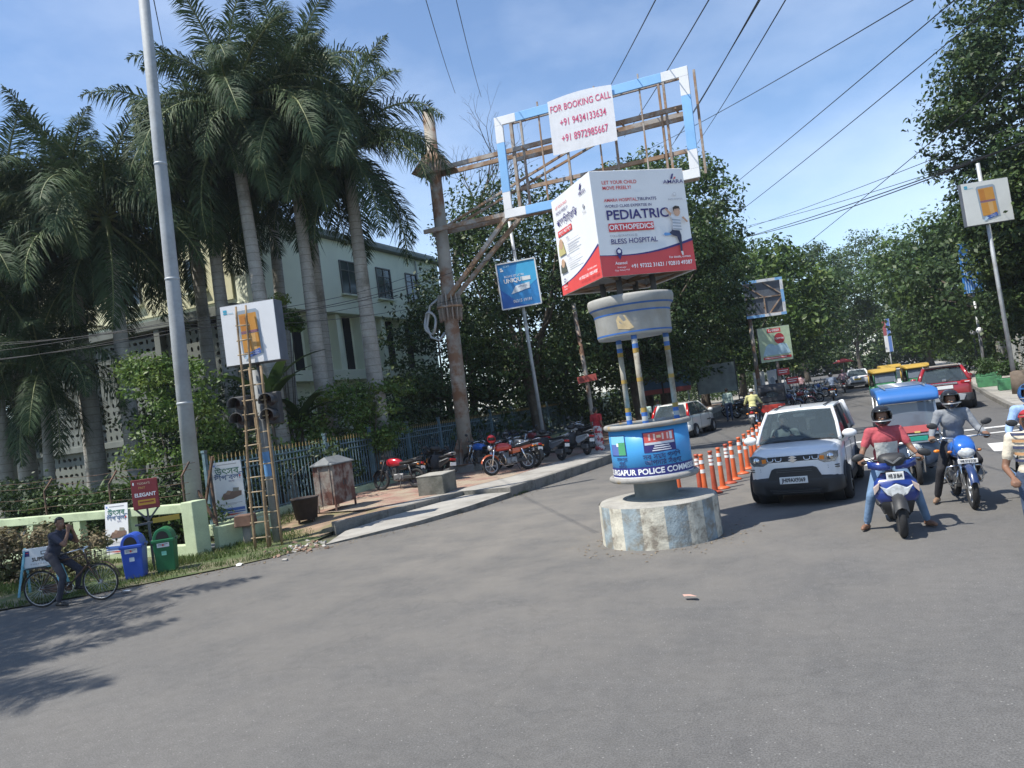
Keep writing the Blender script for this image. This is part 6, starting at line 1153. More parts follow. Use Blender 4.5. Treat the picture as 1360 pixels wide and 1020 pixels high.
wheel(er, .001, -.36, .235, .10); E1(lambda m: m.box((0, .9, .34), (.98, 2.3, .08)), 'floor', EBD, bevel=.01); E1(lambda m: m.box((0, .75, .62), (.9, .42, .1)), 'driver_seat', M('red seat', (.35, .03, .03), .6), bevel=.03); E1(lambda m: m.box((0, 1.85, .66), (.95, .45, .1)), 'rear_seat', M('red seat', (.35, .03, .03), .6), bevel=.03); E1(lambda m: m.box((0, 2.06, .95), (.95, .1, .5)), 'rear_backrest', M('red seat', (.35, .03, .03), .6), bevel=.03)
E1(lambda m: m.tube([(-.26, -.02, .98), (-.1, -.1, .95), (.1, -.1, .95), (.26, -.02, .98)], .014, 6), 'handlebar', BLKPL, fixn=False)
def auto(label, loc, rz, canopy, body, rearred=False):
    t = thing('auto_rickshaw', label, 'rickshaw', loc, rz, 'auto rickshaws'); A_ = lambda fn, nm, mat, **k: E1(fn, nm, mat, t, **k)
    A_(lambda m: m.loft([sring(w_, z0, z1, y, 28, 8) for y, w_, z0, z1 in ((-.97, .46, 1.46, 1.52), (-.9, .54, 1.46, 1.58), (-.4, .60, 1.50, 1.66), (0, .61, 1.50, 1.68), (.9, .61, 1.44, 1.67), (1.25, .58, 1.25, 1.60), (1.32, .5, 1.2, 1.5))]), 'canopy', canopy, fixn=False)
    A_(lambda m: m.loft([sring(w_, .30, z1, y, 20, 5) for y, w_, z1 in ((-1.30, .16, .62), (-1.2, .30, .82), (-1.0, .46, .98), (-.82, .52, 1.0))]), 'front_cowl', body, fixn=False)
    A_(lambda m: m.loft([sring(w_, .28, z1, y, 20, 6) for y, w_, z1 in ((.25, .60, .78), (.9, .62, .86), (1.28, .60, .90), (1.36, .52, .82))]), 'rear_body', body, fixn=False)
    A_(lambda m: m.box((0, -.3, .30), (1.1, 1.3, .06)), 'floor', BLKPL); A_(lambda m: m.box((0, .75, .90), (1.1, .5, .14)), 'seat', INT, bevel=.03); A_(lambda m: m.box((0, 1.15, 1.10), (1.1, .12, .5)), 'backrest', INT, bevel=.03)
    pane(t, 'windscreen', (-.46, -.97, 1.0), (.46, -.97, 1.0), (.44, -.80, 1.48), (-.44, -.80, 1.48), glass('rickshaw glass'), .03)
    for s in (-1, 1):
        A_(lambda m: m.tube([(s * .50, -.95, .95), (s * .50, -.80, 1.52)], .025, 8), 'front_pillar', body, fixn=False); A_(lambda m: m.tube([(s * .58, .35, .75), (s * .58, .35, 1.5)], .025, 8), 'middle_pillar', BLKPL, fixn=False); A_(lambda m: m.tube([(s * .56, 1.2, .85), (s * .55, 1.15, 1.4)], .05, 8), 'rear_pillar', canopy, fixn=False)
        wheel(t, s * .52, .85, .22, .10); A_(lambda m: m.lathe([(.0, -.02), (.055, -.012), (.06, .03)], 12, (s * .28, -1.16, .78), 'Y'), 'headlamp', LENS, fixn=False); A_(lambda m: m.box((s * .5, 1.37, .55), (.10, .03, .14)), 'tail_lamp', REDL, bevel=.01)
    wheel(t, .001, -1.05, .22, .10)
    if rearred:
        A_(lambda m: m.box((0, 1.385, .60), (1.0, .03, .34)), 'red_tailboard', M('tailboard red', (.45, .04, .025), .5, var=.1), bevel=.01); A_(lambda m: m.box((0, 1.30, 1.15), (1.05, .04, .5)), 'rear_curtain', canopy, bevel=.02); A_(lambda m: m.box((0, 1.325, 1.22), (.5, .02, .2)), 'rear_pane', GL)
    else: A_(lambda m: m.box((0, 1.31, 1.15), (.95, .03, .3)), 'rear_pane', GL)
    plate(t, '', (0, 1.40, .42), .36, .12, math.pi, PLATE_Y); plate(t, '', (0, -1.31, .42), .36, .10, 0, PLATE_Y)
    return t
YC_ = M('auto yellow', (.42, .27, .04), .6, var=.1, scale=2); GRN = M('auto green', (.03, .14, .07), .45, var=.1); BKC = M('black canvas', (.035, .037, .042), .75, var=.2, scale=3)
auto('black canvas auto rickshaw with red tailboard seen from behind on the left', (-3.25, 38.2, 0), R(186), BKC, M('auto black', (.02, .021, .023), .4), True)
auto('yellow topped auto rickshaw right behind the blue electric rickshaw', (1.75, 42.5, 0), R(3), YC_, GRN)
auto('yellow topped auto rickshaw just behind the red car', (3.35, 44.2, 0), R(2), YC_, GRN)
auto('yellow topped auto rickshaw farthest back in the oncoming lane', (2.6, 52.5, 0), R(3), YC_, GRN)
# ================================================================== two-wheelers (front towards -Y)
ENG = M('engine alloy', (.20, .20, .205), .45, metal=.6, var=.25, scale=14); SEATM = M('seat vinyl', (.02, .02, .022), .5, var=.15, scale=8); ALLOY = M('alloy dark', (.06, .06, .065), .45, metal=.4)
def bwheel(par, y, r, tr, spokes=0, rimm=CHROME, alloy=True, x=0.):
    m = MB(); m.tube([(x, y + (r - tr) * math.cos(a), r + (r - tr) * math.sin(a)) for a in np.linspace(0, 6.2832, 29)[:-1]], tr, 8, closed=True); t = m.build('wheel', TYRE, par, fixn=False)
    m = MB(); m.tube([(x, y + (r - 2 * tr) * math.cos(a), r + (r - 2 * tr) * math.sin(a)) for a in np.linspace(0, 6.2832, 25)[:-1]], tr * .38, 6, closed=True); m.cyl((x - .04, y, r), (x + .04, y, r), .035, n=10)
    n = spokes or (6 if alloy else 18)
    for k in range(n): a = 2 * math.pi * k / n; m.tube([(x + (.02 if k % 2 else -.02) * (0 if alloy else 1), y, r), (x, y + (r - 2 * tr) * math.cos(a), r + (r - 2 * tr) * math.sin(a))], .014 if alloy else .0025, 5 if alloy else 3)
    m.build('rim', rimm, t, fixn=False); return t
def motorcycle(label, loc, rz, tank, panel=None, group=None, crash=True, lean=0., mirrors=True, blk=False, pl='', helmet=None, lampcowl=None, name='motorcycle', steer=0.):
    t = thing(name, label, 'motorcycle', loc, rot=(0, lean, rz), group=group); B = lambda fn, nm, mat, par=None, **k: S1(fn, nm, mat, par or t, **k)
    panel = panel or tank; CH = ALLOY if blk else CHROME
    bwheel(t, -.645, .30, .045, rimm=ALLOY if blk else SILV); bwheel(t, .645, .30, .052, rimm=ALLOY if blk else SILV)
    for s in (-1, 1):
        B(lambda m: m.tube([(s * .085, -.645, .30), (s * .085, -.54, .62), (s * .085, -.44, .92)], [.026, .026, .02], 8), 'fork_leg', CH, fixn=False)
        B(lambda m: m.tube([(s * .10, .56, .33), (s * .11, .46, .68)], .03, 8), 'shock_absorber', CH, fixn=False)
        B(lambda m: m.tube([(0, -.40, .98), (s * .12, -.40, 1.02), (s * .26, -.36, 1.03), (s * .37, -.27, 1.0)], .013, 7), 'handlebar', CH, fixn=False); B(lambda m: m.tube([(s * .27, -.355, 1.03), (s * .385, -.262, .998)], .021, 8), 'grip', BLKPL, fixn=False)
        B(lambda m: m.tube([(s * .25, -.40, 1.03), (s * .37, -.345, 1.0)], .007, 5), 'lever', CH, fixn=False)
        if mirrors: B(lambda m: m.tube([(s * .22, -.38, 1.04), (s * .28, -.40, 1.15), (s * .33, -.38, 1.20)], .006, 5), 'mirror_stalk', BLKPL, fixn=False); B(lambda m: m.ell((s * .355, -.375, 1.225), (.075, .02, .048), rot=Euler((0, s * -.2, 0))), 'mirror', BLKPL, fixn=False)
        B(lambda m: m.ell((s * .19, -.50, .83), (.035, .025, .022)), 'indicator', M('dull amber', (.42, .16, .05), .3), fixn=False); B(lambda m: m.ell((s * .17, .84, .70), (.05, .03, .028)), 'rear_indicator', AMB, fixn=False)
        B(lambda m: m.loft([[(s * (.11 + o), y, z) for o, y, z in ((0, .10, .56), (.03, .12, .72), (0, .40, .74), (.012, .40, .58))], [(s * (.13 + o), y, z) for o, y, z in ((0, .13, .58), (.02, .15, .70), (0, .37, .72), (.012, .37, .60))]]), 'side_panel', panel, fixn=False)
        B(lambda m: m.tube([(s * .05, .1, .33), (s * .27, .08, .29)], .016, 6), 'footpeg', BLKPL, fixn=False)
        B(lambda m: m.box((s * .09, .62, .30), (.02, .5, .035)), 'swing_arm', BLKPL)
    B(lambda m: m.loft([[(x_ * .055, -.645 + .345 * math.cos(a), .30 + .345 * math.sin(a) + dz) for x_, dz in ((-1, -.03), (-.6, .008), (0, .018), (.6, .008), (1, -.03))] for a in np.linspace(R(25), R(160), 10)], closed=False, caps=False), 'front_mudguard', panel, fixn=False)
    B(lambda m: m.loft([[(x_ * .075, .645 + .36 * math.cos(a), .32 + .36 * math.sin(a) + dz) for x_, dz in ((-1, -.03), (-.6, .008), (0, .018), (.6, .008), (1, -.03))] for a in np.linspace(R(-5), R(140), 10)], closed=False, caps=False), 'rear_mudguard', BLKPL, fixn=False)
    B(lambda m: m.loft([sring(w_, z0, z1, y, 18, 2.8) for y, w_, z0, z1 in ((-.40, .05, .76, .86), (-.36, .11, .72, .93), (-.22, .15, .70, .96), (-.02, .145, .70, .94), (.12, .11, .71, .87), (.17, .06, .73, .81))]), 'fuel_tank', tank, fixn=False)
    B(lambda m: m.loft([sring(w_, z0, z1, y, 16, 3.5) for y, w_, z0, z1 in ((.08, .09, .74, .82), (.14, .125, .73, .83), (.40, .14, .74, .83), (.60, .13, .77, .88), (.78, .10, .79, .88), (.82, .06, .80, .86))]), 'seat', SEATM, fixn=False)
    B(lambda m: m.loft([sring(w_, z0, z1, y, 14, 3) for y, w_, z0, z1 in ((.40, .12, .64, .75), (.62, .115, .66, .78), (.82, .08, .70, .79), (.88, .05, .72, .77))]), 'tail_cowl', panel, fixn=False)
    B(lambda m: m.box((0, .885, .735), (.13, .04, .065)), 'tail_lamp', REDL, bevel=.012); plate(t, '', (0, .90, .60), .20, .10, math.pi)
    B(lambda m: m.tube([(s_, y_, z_) for s_, y_, z_ in ((.13, .35, .83), (.14, .70, .88), (.06, .88, .93), (-.06, .88, .93), (-.14, .70, .88), (-.13, .35, .83))], .013, 6), 'grab_rail', CH, fixn=False)
    if lampcowl:
        B(lambda m: m.loft([sring(w_, z0, z1, y, 18, 2.6) for y, w_, z0, z1 in ((-.66, .07, .80, .90), (-.63, .125, .76, .96), (-.55, .145, .76, 1.0), (-.46, .135, .80, 1.05), (-.40, .09, .86, 1.06))]), 'headlamp_cowl', lampcowl, fixn=False); B(lambda m: m.ell((0, -.635, .82), (.115, .05, .085)), 'headlamp', M('headlamp face', (.60, .62, .62), .12, metal=.2, var=.3, scale=20), fixn=False)
    else:
        B(lambda m: m.lathe([(.0, -.64), (.06, -.63), (.085, -.60), (.09, -.57), (.07, -.50), (.03, -.46)], 18, (0, 0, .86), 'Y'), 'headlamp_shell', CH, fixn=False); B(lambda m: m.ell((0, -.612, .86), (.078, .035, .078)), 'headlamp', M('headlamp face', (.60, .62, .62), .12, metal=.2, var=.3, scale=20), fixn=False)
        B(lambda m: m.box((0, -.43, .99), (.16, .07, .09)), 'instrument_pod', BLKPL, bevel=.02)
    if pl is not None: plate(t, pl, (0, -.66 if lampcowl else -.56, .70), .26, .065)
    B(lambda m: m.tube([(0, -.40, .90), (0, -.30, .62), (0, -.18, .28)], .024, 8), 'down_tube', BLKPL, fixn=False); B(lambda m: m.tube([(0, -.18, .28), (0, .2, .26), (0, .45, .40), (0, .40, .68)], .022, 8), 'frame_tube', BLKPL, fixn=False)
    B(lambda m: m.box((0, .06, .36), (.24, .38, .22)), 'engine_case', ENG, bevel=.04); B(lambda m: m.cyl((.10, .1, .36), (.16, .1, .36), .095, n=16), 'clutch_cover', ENG, fixn=False)
    B(lambda m: [m.box((0, -.10, .46 + .032 * k), (.19, .17, .014), rot=Euler((R(18), 0, 0))) for k in range(6)], 'cylinder_fins', ENG); B(lambda m: m.cyl((0, -.08, .44), (0, -.14, .66), .065, n=12), 'cylinder', ENG, fixn=False)
    B(lambda m: m.tube([(-.05, -.17, .55), (-.10, -.26, .42), (-.13, -.12, .24), (-.14, .25, .25), (-.15, .45, .30)], .02, 8), 'exhaust_pipe', CH, fixn=False); B(lambda m: m.tube([(-.15, .42, .29), (-.155, .55, .33), (-.16, .90, .40)], [.03, .046, .04], 10), 'silencer', CH, fixn=False)
    B(lambda m: m.box((.10, .40, .34), (.03, .55, .10)), 'chain_cover', BLKPL, bevel=.02)
    if crash:
        for s in (-1, 1): B(lambda m: m.tube([(0, -.28, .60), (s * .22, -.27, .58), (s * .26, -.24, .46), (s * .22, -.22, .33), (0, -.19, .30)], .013, 6), 'crash_guard', CH, fixn=False)
    B(lambda m: m.tube([(.12, .15, .28), (.24, .22, .02)], .012, 6), 'side_stand', BLKPL, fixn=False)
    return t
def scooter(label, loc, rz, body, group=None, lean=0., accent=None, pl='', name='scooter', front=True):
    t = thing(name, label, 'scooter', loc, rot=(0, lean, rz), group=group); B = lambda fn, nm, mat, par=None, **k: S1(fn, nm, mat, par or t, **k); accent = accent or SILV
    bwheel(t, -.62, .25, .052, rimm=ALLOY); bwheel(t, .60, .25, .055, rimm=ALLOY)
    B(lambda m: m.loft([[(x_ * w_, y - .06 * (1 - abs(x_)) ** .7 * k_, z) for x_ in (-1, -.8, -.5, -.2, 0, .2, .5, .8, 1)] for y, z, w_, k_ in ((-.42, .38, .13, .5), (-.50, .44, .21, .8), (-.53, .52, .26, 1), (-.51, .62, .275, 1.2), (-.47, .72, .25, 1.2), (-.42, .82, .16, 1.0))], closed=False, caps=False), 'front_apron', body, fixn=False).modifiers.new('thickness', 'SOLIDIFY').thickness = .03
    B(lambda m: m.loft([[(x_ * w_, -.36 - .0 * k_, z) for x_ in (-1, 1)] for z, w_, k_ in ((.27, .17, 0), (.45, .20, 0), (.65, .21, 0), (.82, .15, 0))], closed=False, caps=False), 'leg_shield', BLKPL, fixn=False).modifiers.new('thickness', 'SOLIDIFY').thickness = .03
    B(lambda m: m.prism([(-.20, .68), (-.12, .56), (0, .50), (.12, .56), (.20, .68), (.12, .64), (0, .70), (-.12, .64)], -.615, -.56, 'XZ'), 'apron_lamp', M('headlamp face', (.60, .62, .62), .12, metal=.2, var=.3, scale=20), bevel=.008); B(lambda m: m.prism([(-.11, .60), (0, .47), (.11, .60), (.06, .52), (0, .42), (-.06, .52)], -.62, -.585, 'XZ'), 'apron_vee', accent, bevel=.008); B(lambda m: m.loft([[(x_ * w_, y - .05 * (1 - abs(x_)), z) for x_ in (-1, -.5, 0, .5, 1)] for y, z, w_ in ((-.38, .24, .13), (-.47, .32, .17), (-.52, .44, .20), (-.525, .54, .12))], closed=False, caps=False), 'lower_apron', BLKPL, fixn=False)
    for s in (-1, 1):
        B(lambda m: m.prism([(s * .19, .72), (s * .275, .66), (s * .27, .56), (s * .21, .63)], -.56, -.50, 'XZ'), 'indicator', AMB if not front else M('clear lens', (.5, .4, .35), .2), bevel=.008)
        B(lambda m: m.tube([(0, -.43, .98), (s * .14, -.44, 1.0), (s * .26, -.40, .99), (s * .345, -.33, .97)], .016, 7), 'handlebar', BLKPL, fixn=False); B(lambda m: m.tube([(s * .25, -.405, .992), (s * .355, -.325, .968)], .022, 8), 'grip', BLKPL, fixn=False); B(lambda m: m.tube([(s * .22, -.45, 1.0), (s * .34, -.395, .98)], .007, 5), 'lever', CHROME, fixn=False)
        B(lambda m: m.loft([[(s * x, y, z + dz) for x, y, z in ((.03, -.53, .92), (.16, -.51, .92), (.285, -.44, .95))] for dz in (-.045, .0, .05)], closed=False, caps=False), 'handle_wing', body, fixn=False).modifiers.new('thickness', 'SOLIDIFY').thickness = .035
        B(lambda m: m.tube([(s * .20, -.42, 1.0), (s * .30, -.44, 1.06), (s * .34, -.42, 1.07)], .007, 5), 'mirror_stalk', BLKPL, fixn=False); B(lambda m: m.ell((s * .40, -.41, 1.055), (.085, .025, .05), rot=Euler((0, s * .3, 0))), 'mirror', BLKPL, fixn=False)
        B(lambda m: m.loft([[(s * x, y, z) for y, z, x in ((.06, .50, .13 + o), (.30, .40, .19 + o), (.62, .50, .20 + o), (.90, .66, .10 + o), (.80, .74, .13 + o), (.40, .70, .17 + o), (.10, .66, .13 + o))] for o in (-.05, .012)], sm=False), 'side_body', body, fixn=True, bevel=.03)
        B(lambda m: m.tube([(s * .07, -.62, .25), (s * .075, -.56, .46)], .022, 8), 'fork_leg', BLKPL, fixn=False)
        B(lambda m: m.bar((s * .19, .30, .60), (s * .15, .82, .70), .012, .03), 'body_stripe', accent)
    B(lambda m: m.loft([sring(w_, z0, z1, y, 16, 3) for y, w_, z0, z1 in ((-.57, .05, .93, 1.00), (-.53, .14, .92, 1.06), (-.45, .17, .93, 1.09), (-.36, .13, .95, 1.06))]), 'handle_cowl', BLKPL, fixn=False); B(lambda m: m.prism([(-.11, 1.03), (0, .955), (.11, 1.03), (.085, 1.035), (0, .98), (-.085, 1.035)], -.60, -.55, 'XZ'), 'cowl_vee', accent)
    if pl is not None: plate(t, pl, (0, -.61, .80), .21, .105)
    B(lambda m: m.loft([[(x_ * .085, -.62 + .30 * math.cos(a), .26 + .30 * math.sin(a) + dz) for x_, dz in ((-1, -.05), (-.6, .0), (0, .02), (.6, .0), (1, -.05))] for a in np.linspace(R(62), R(150), 9)], closed=False, caps=False), 'front_mudguard', BLKPL if front else body, fixn=False)
    B(lambda m: m.box((0, -.12, .30), (.36, .50, .07)), 'floorboard', BLKPL, bevel=.02); B(lambda m: m.loft([sring(w_, z0, z1, y, 16, 3.2) for y, w_, z0, z1 in ((.02, .09, .70, .76), (.08, .13, .69, .78), (.35, .145, .69, .78), (.60, .14, .72, .82), (.82, .10, .75, .82), (.86, .05, .77, .80))]), 'seat', SEATM, fixn=False)
    B(lambda m: m.box((0, .90, .66), (.20, .04, .07)), 'tail_lamp', REDL, bevel=.015); plate(t, '', (0, .92, .52), .20, .11, math.pi); B(lambda m: m.box((.0, .55, .30), (.2, .4, .18)), 'engine_case', ENG, bevel=.04); B(lambda m: m.tube([(-.14, .35, .26), (-.15, .5, .28), (-.155, .88, .33)], [.03, .05, .045], 10), 'silencer', BLKPL, fixn=False)
    B(lambda m: m.tube([(.13, .55, .80), (.14, .80, .83), (.06, .96, .88), (-.06, .96, .88), (-.14, .80, .83), (-.13, .55, .80)], .014, 6), 'grab_rail', SILV, fixn=False); B(lambda m: m.loft([[(x_ * .08, .60 + .31 * math.cos(a), .26 + .31 * math.sin(a)) for x_ in (-1, 0, 1)] for a in np.linspace(R(5), R(120), 8)], closed=False, caps=False), 'rear_mudguard', BLKPL, fixn=False)
    return t
def bicycle(label, loc, rz, col, basket=True, lean=0.):
    t = thing('bicycle', label, 'bicycle', loc, rot=(0, lean, rz)); B = lambda fn, nm, mat, par=None, **k: S1(fn, nm, mat, par or t, **k); r = .345
    for y in (-.56, .56): bwheel(t, y, r, .019, spokes=28, rimm=SILV, alloy=False)
    P = dict(ra=(0, .56, r), bb=(0, .08, .30), st=(0, .24, .80), ht=(0, -.32, .88), hb=(0, -.37, .70), fa=(0, -.56, r))
    for a, b, q in (('bb', 'st', .015), ('bb', 'hb', .016), ('st', 'ht', .015), ('ht', 'hb', .018)): B(lambda m: m.tube([P[a], P[b]], q, 8), 'frame_tube', col, fixn=False)
    for s in (-1, 1):
        o = Vector((s * .045, 0, 0)); B(lambda m: m.tube([Vector(P['bb']) + o * .6, Vector(P['ra']) + o], .010, 6), 'chain_stay', col, fixn=False); B(lambda m: m.tube([Vector(P['st']) + o * .4, Vector(P['ra']) + o], .008, 6), 'seat_stay', col, fixn=False); B(lambda m: m.tube([Vector(P['hb']) + o * .5, Vector((s * .05, -.46, .55)), Vector(P['fa']) + o], .012, 6), 'fork_blade', col, fixn=False)
        B(lambda m: m.tube([(0, -.30, .97), (s * .14, -.34, 1.0), (s * .25, -.24, .99), (s * .26, -.10, .97)], .011, 6), 'handlebar', CHROME, fixn=False); B(lambda m: m.tube([(s * .26, -.15, .975), (s * .262, -.04, .965)], .016, 7), 'grip', BLKPL, fixn=False); B(lambda m: m.tube([(s * .06, .08, .30), (s * .09, .08 + s * .12, .30 - s * .11)], .009, 6), 'crank', CHROME, fixn=False); B(lambda m: m.box((s * .14, .08 + s * .13, .30 - s * .12), (.09, .07, .022)), 'pedal', BLKPL)
    B(lambda m: m.tube([P['ht'], (0, -.30, .98)], .014, 8), 'stem', CHROME, fixn=False); B(lambda m: m.tube([P['st'], (0, .26, .90)], .013, 8), 'seat_post', CHROME, fixn=False); B(lambda m: m.loft([sring(w_, z0, z1, y, 14, 2.6) for y, w_, z0, z1 in ((.12, .02, .905, .93), (.18, .035, .90, .94), (.30, .085, .89, .95), (.38, .10, .89, .955), (.41, .06, .905, .94))]), 'saddle', SEATM, fixn=False)
    for y0, a0, a1 in ((-.56, 40, 170), (.56, 0, 135)): B(lambda m: m.loft([[(x_ * .03, y0 + .375 * math.cos(a), r + .375 * math.sin(a)) for x_ in (-1, 0, 1)] for a in np.linspace(R(a0), R(a1), 12)], closed=False, caps=False), 'mudguard', col, fixn=False)
    B(lambda m: m.tube([(.05, .08 + .09 * math.cos(a), .30 + .09 * math.sin(a)) for a in np.linspace(0, 6.28, 19)[:-1]], .008, 5, closed=True), 'chainring', CHROME, fixn=False); B(lambda m: m.box((.055, .30, .325), (.02, .56, .16)), 'chain_case', col, bevel=.02)
    B(lambda m: [m.bar((x, .42, .745), (x, .80, .735), .012) for x in (-.06, 0, .06)] + [m.bar((-.06, .80, .735), (.06, .80, .735), .012), m.bar((-.06, .8, .735), (-.05, .58, .36), .008), m.bar((.06, .8, .735), (.05, .58, .36), .008)], 'rear_rack', BLKPL)
    if basket:
        m = MB(); 
        for z, w_ in ((.68, .13), (.76, .14), (.84, .15), (.92, .16)): m.tube([(-w_, -.44, z), (w_, -.44, z), (w_, -.70, z), (-w_, -.70, z)], .006, 5, closed=True)
        for k in range(14): a = k / 14 * 4; sd = int(a); f = a - sd; c0 = [(-1, -.44), (1, -.44), (1, -.70), (-1, -.70)]; (xa, ya), (xb, yb) = c0[sd], c0[(sd + 1) % 4]; x, y = xa + (xb - xa) * f, ya + (yb - ya) * f; m.tube([(x * .13, y, .68), (x * .16, y, .92)], .004, 4)
        m.build('basket', BLKPL, t, fixn=False)
    return t
# ---- near two-wheelers
BLUE_S = paint('scooter blue', (.012, .035, .20)); BLUE_M = paint('bike blue', (.02, .12, .46)); REDB = paint('bike red', (.45, .03, .02)); BLKB = paint('bike black', (.015, .015, .017)); GREYB = paint('bike grey', (.14, .145, .15)); SILB = paint('bike silver', (.38, .39, .40)); MARB = paint('bike maroon', (.20, .02, .025)); DBLU = paint('bike dark blue', (.02, .04, .12))
scooter('blue scooter with a silver vee front, ridden towards the viewer', (.40, 11.72, 0), R(3), BLUE_S, accent=M('smoked silver', (.20, .205, .21), .35, metal=.4), pl='WB 38 8644')
motorcycle('blue motorcycle with a round chrome headlamp, ridden towards the viewer', (1.43, 13.42, 0), R(3), BLUE_M, DBLU, lampcowl=BLUE_M, pl='WB 37 E 5120')
bicycle('black roadster bicycle with front basket and rusty frame, at the left road edge', (-12.47, 8.97, 0), math.atan2(.37, .93) + math.pi / 2, M('rusty cycle frame', (.07, .045, .035), .6, var=.35, scale=12, col2=(.16, .08, .045), thr=(.5, .62))).scale = (.92,) * 3
motorcycle('motorcycle cut by the right picture edge, only its mirror and bars showing', (2.33, 12.75, 0), R(4), BLKB, pl=None)
bicycle('bicycle held by the boy at the right picture edge', (2.2, 10.5, 0), R(14), DBLU, basket=False)
motorcycle('dark motorcycle ridden away by the rider in yellow', (-3.6, 33.2, 0), R(180), MARB, pl=None)
motorcycle('dark motorcycle ridden away in the far road centre', (-.75, 49.3, 0), R(181), BLKB, pl=None)
scooter('pale scooter ridden away beside the far white hatchback', (-.1, 59.8, 0), R(180), paint('pale pink', (.5, .42, .42)), pl=None)
# ---- parked on the left pavement
PG = 'two-wheelers parked on the left pavement'
H = lambda dx, dy: math.atan2(dy, dx) + math.pi / 2
L_ = R(8)
motorcycle('black motorcycle with a red tank parked beside the concrete block', (-12.75, 20.0, PZ), H(-.98, .05), paint('tank red', (.45, .015, .03)), BLKB, PG, blk=True, lean=-L_, mirrors=False, pl=None)
scooter('dark scooter parked nose in behind the black motorcycle', (-12.15, 21.55, PZ), H(-.8, .6), BLKB, PG, lean=-L_, front=False, pl=None)
motorcycle('dark motorcycle parked between the scooter and the rusty mast', (-12.9, 22.5, PZ), H(-.9, .45), BLKB, GREYB, PG, blk=True, lean=-L_, pl=None)
motorcycle('bright red motorcycle parked in front of the rusty mast', (-9.85, 21.95, PZ), H(-.62, -.78), REDB, paint('orange red', (.5, .10, .03)), PG, lean=-L_, pl=None)
motorcycle('grey motorcycle parked just behind the red one', (-10.0, 23.2, PZ), H(-.85, .4), GREYB, SILB, PG, lean=-L_, pl=None)
scooter('silver grey scooter parked beyond the blue sign post', (-9.55, 24.7, PZ), H(-.8, .5), GREYB, PG, lean=-L_, accent=SILV, front=False, pl=None)
scooter('light scooter parked at the outer end of the pavement row', (-9.0, 26.0, PZ), H(-.75, .6), SILB, PG, lean=-L_, front=False, pl=None)
motorcycle('blue tanked motorcycle in the second row behind the red one', (-11.5, 23.3, PZ), H(-.9, .3), BLUE_M, BLKB, PG, lean=-L_, pl=None)
motorcycle('black motorcycle in the second row near the fence', (-12.0, 25.4, PZ), H(-.9, .3), BLKB, None, PG, lean=-L_, pl=None)
motorcycle('maroon motorcycle in the second row behind the sign post', (-10.9, 26.6, PZ), H(-.8, .5), MARB, None, PG, lean=-L_, pl=None)
scooter('dark scooter near the fence under the tree', (-11.9, 27.7, PZ), H(-.9, .4), DBLU, PG, lean=-L_, front=False, pl=None)
motorcycle('black motorcycle at the dark tree trunk', (-9.7, 28.6, PZ), H(-.8, .5), BLKB, None, PG, lean=-L_, pl=None)
motorcycle('silver tanked motorcycle at the far end of the pavement row', (-10.3, 30.4, PZ), H(-.8, .5), SILB, BLKB, PG, lean=-L_, pl=None)
QG = 'two-wheelers parked along the far left road edge'
for i, (x, y, c, lb) in enumerate([(-4.9, 42.0, BLKB, 'black motorcycle beside the black auto rickshaw'), (-3.0, 43.6, DBLU, 'dark blue motorcycle first past the black auto rickshaw'), (-2.5, 45.2, MARB, 'maroon motorcycle second past the black auto rickshaw'), (-2.6, 47.2, BLKB, 'black motorcycle in the middle of the far parked row'), (-2.1, 49.4, GREYB, 'grey motorcycle in the far parked row'), (-2.6, 51.4, REDB, 'red motorcycle in the far parked row'), (-2.2, 53.6, BLKB, 'black motorcycle near the end of the far parked row'), (-1.9, 56.2, BLUE_M, 'blue motorcycle at the end of the far parked row'), (-5.6, 44.2, BLKB, 'black motorcycle in the shade left of the black auto rickshaw')]):
    motorcycle(lb, (x, y, 0), R(60 + 9 * (i % 3)), c, None, QG, lean=-L_, pl=None)
# helmet hung on the red motorcycle
# ================================================================== people
def hull(prims, voxel, tags, name, mats, parent, smooth=3):
    """one continuous skin grown over tapered limbs; tags pick the material (skin, cloth) of each region"""
    m = MB()
    for p in prims:
        if p[0] == 'c': m.tube([p[1], p[2]], [p[3], p[4]], 10); m.ell(p[1], p[3], 10, 8); m.ell(p[2], p[4], 10, 8)
        else: m.ell(p[1], p[2], 16, 12, 0, p[3])
    me = m.mesh('tmp'); o = bpy.data.objects.new('tmp', me); COL.objects.link(o); r = o.modifiers.new('r', 'REMESH'); r.mode = 'VOXEL'; r.voxel_size = voxel; s = o.modifiers.new('s', 'SMOOTH'); s.iterations = smooth; s.factor = .5
    out = bpy.data.meshes.new_from_object(o.evaluated_get(bpy.context.evaluated_depsgraph_get())); bpy.data.objects.remove(o); bpy.data.meshes.remove(me)
    n = len(out.polygons); C_ = np.zeros(n * 3); out.polygons.foreach_get('center', C_); C_ = C_.reshape(-1, 3); best = np.full(n, 1e9); idx = np.zeros(n, int)
    for p, tg in zip(prims, tags):
        if p[0] == 'c':
            a, b = np.array(p[1]), np.array(p[2]); d = b - a; t = np.clip(((C_ - a) @ d) / max(d @ d, 1e-9), 0, 1); dist = np.linalg.norm(C_ - a - t[:, None] * d, axis=1) - (p[3] + (p[4] - p[3]) * t)
        else:
            Rm = np.array((p[3] or Euler((0, 0, 0))).to_matrix()); q = (C_ - np.array(p[1])) @ Rm / np.array(p[2]); dist = (np.linalg.norm(q, axis=1) - 1) * min(p[2])
        k = dist < best; best = np.where(k, dist, best); idx = np.where(k, tg, idx)
    out.materials.clear(); r_ = obj(name, out, mats, parent); out.polygons.foreach_set('material_index', idx.astype(np.int32)); out.polygons.foreach_set('use_smooth', np.ones(n, bool)); out.update()
    return r_
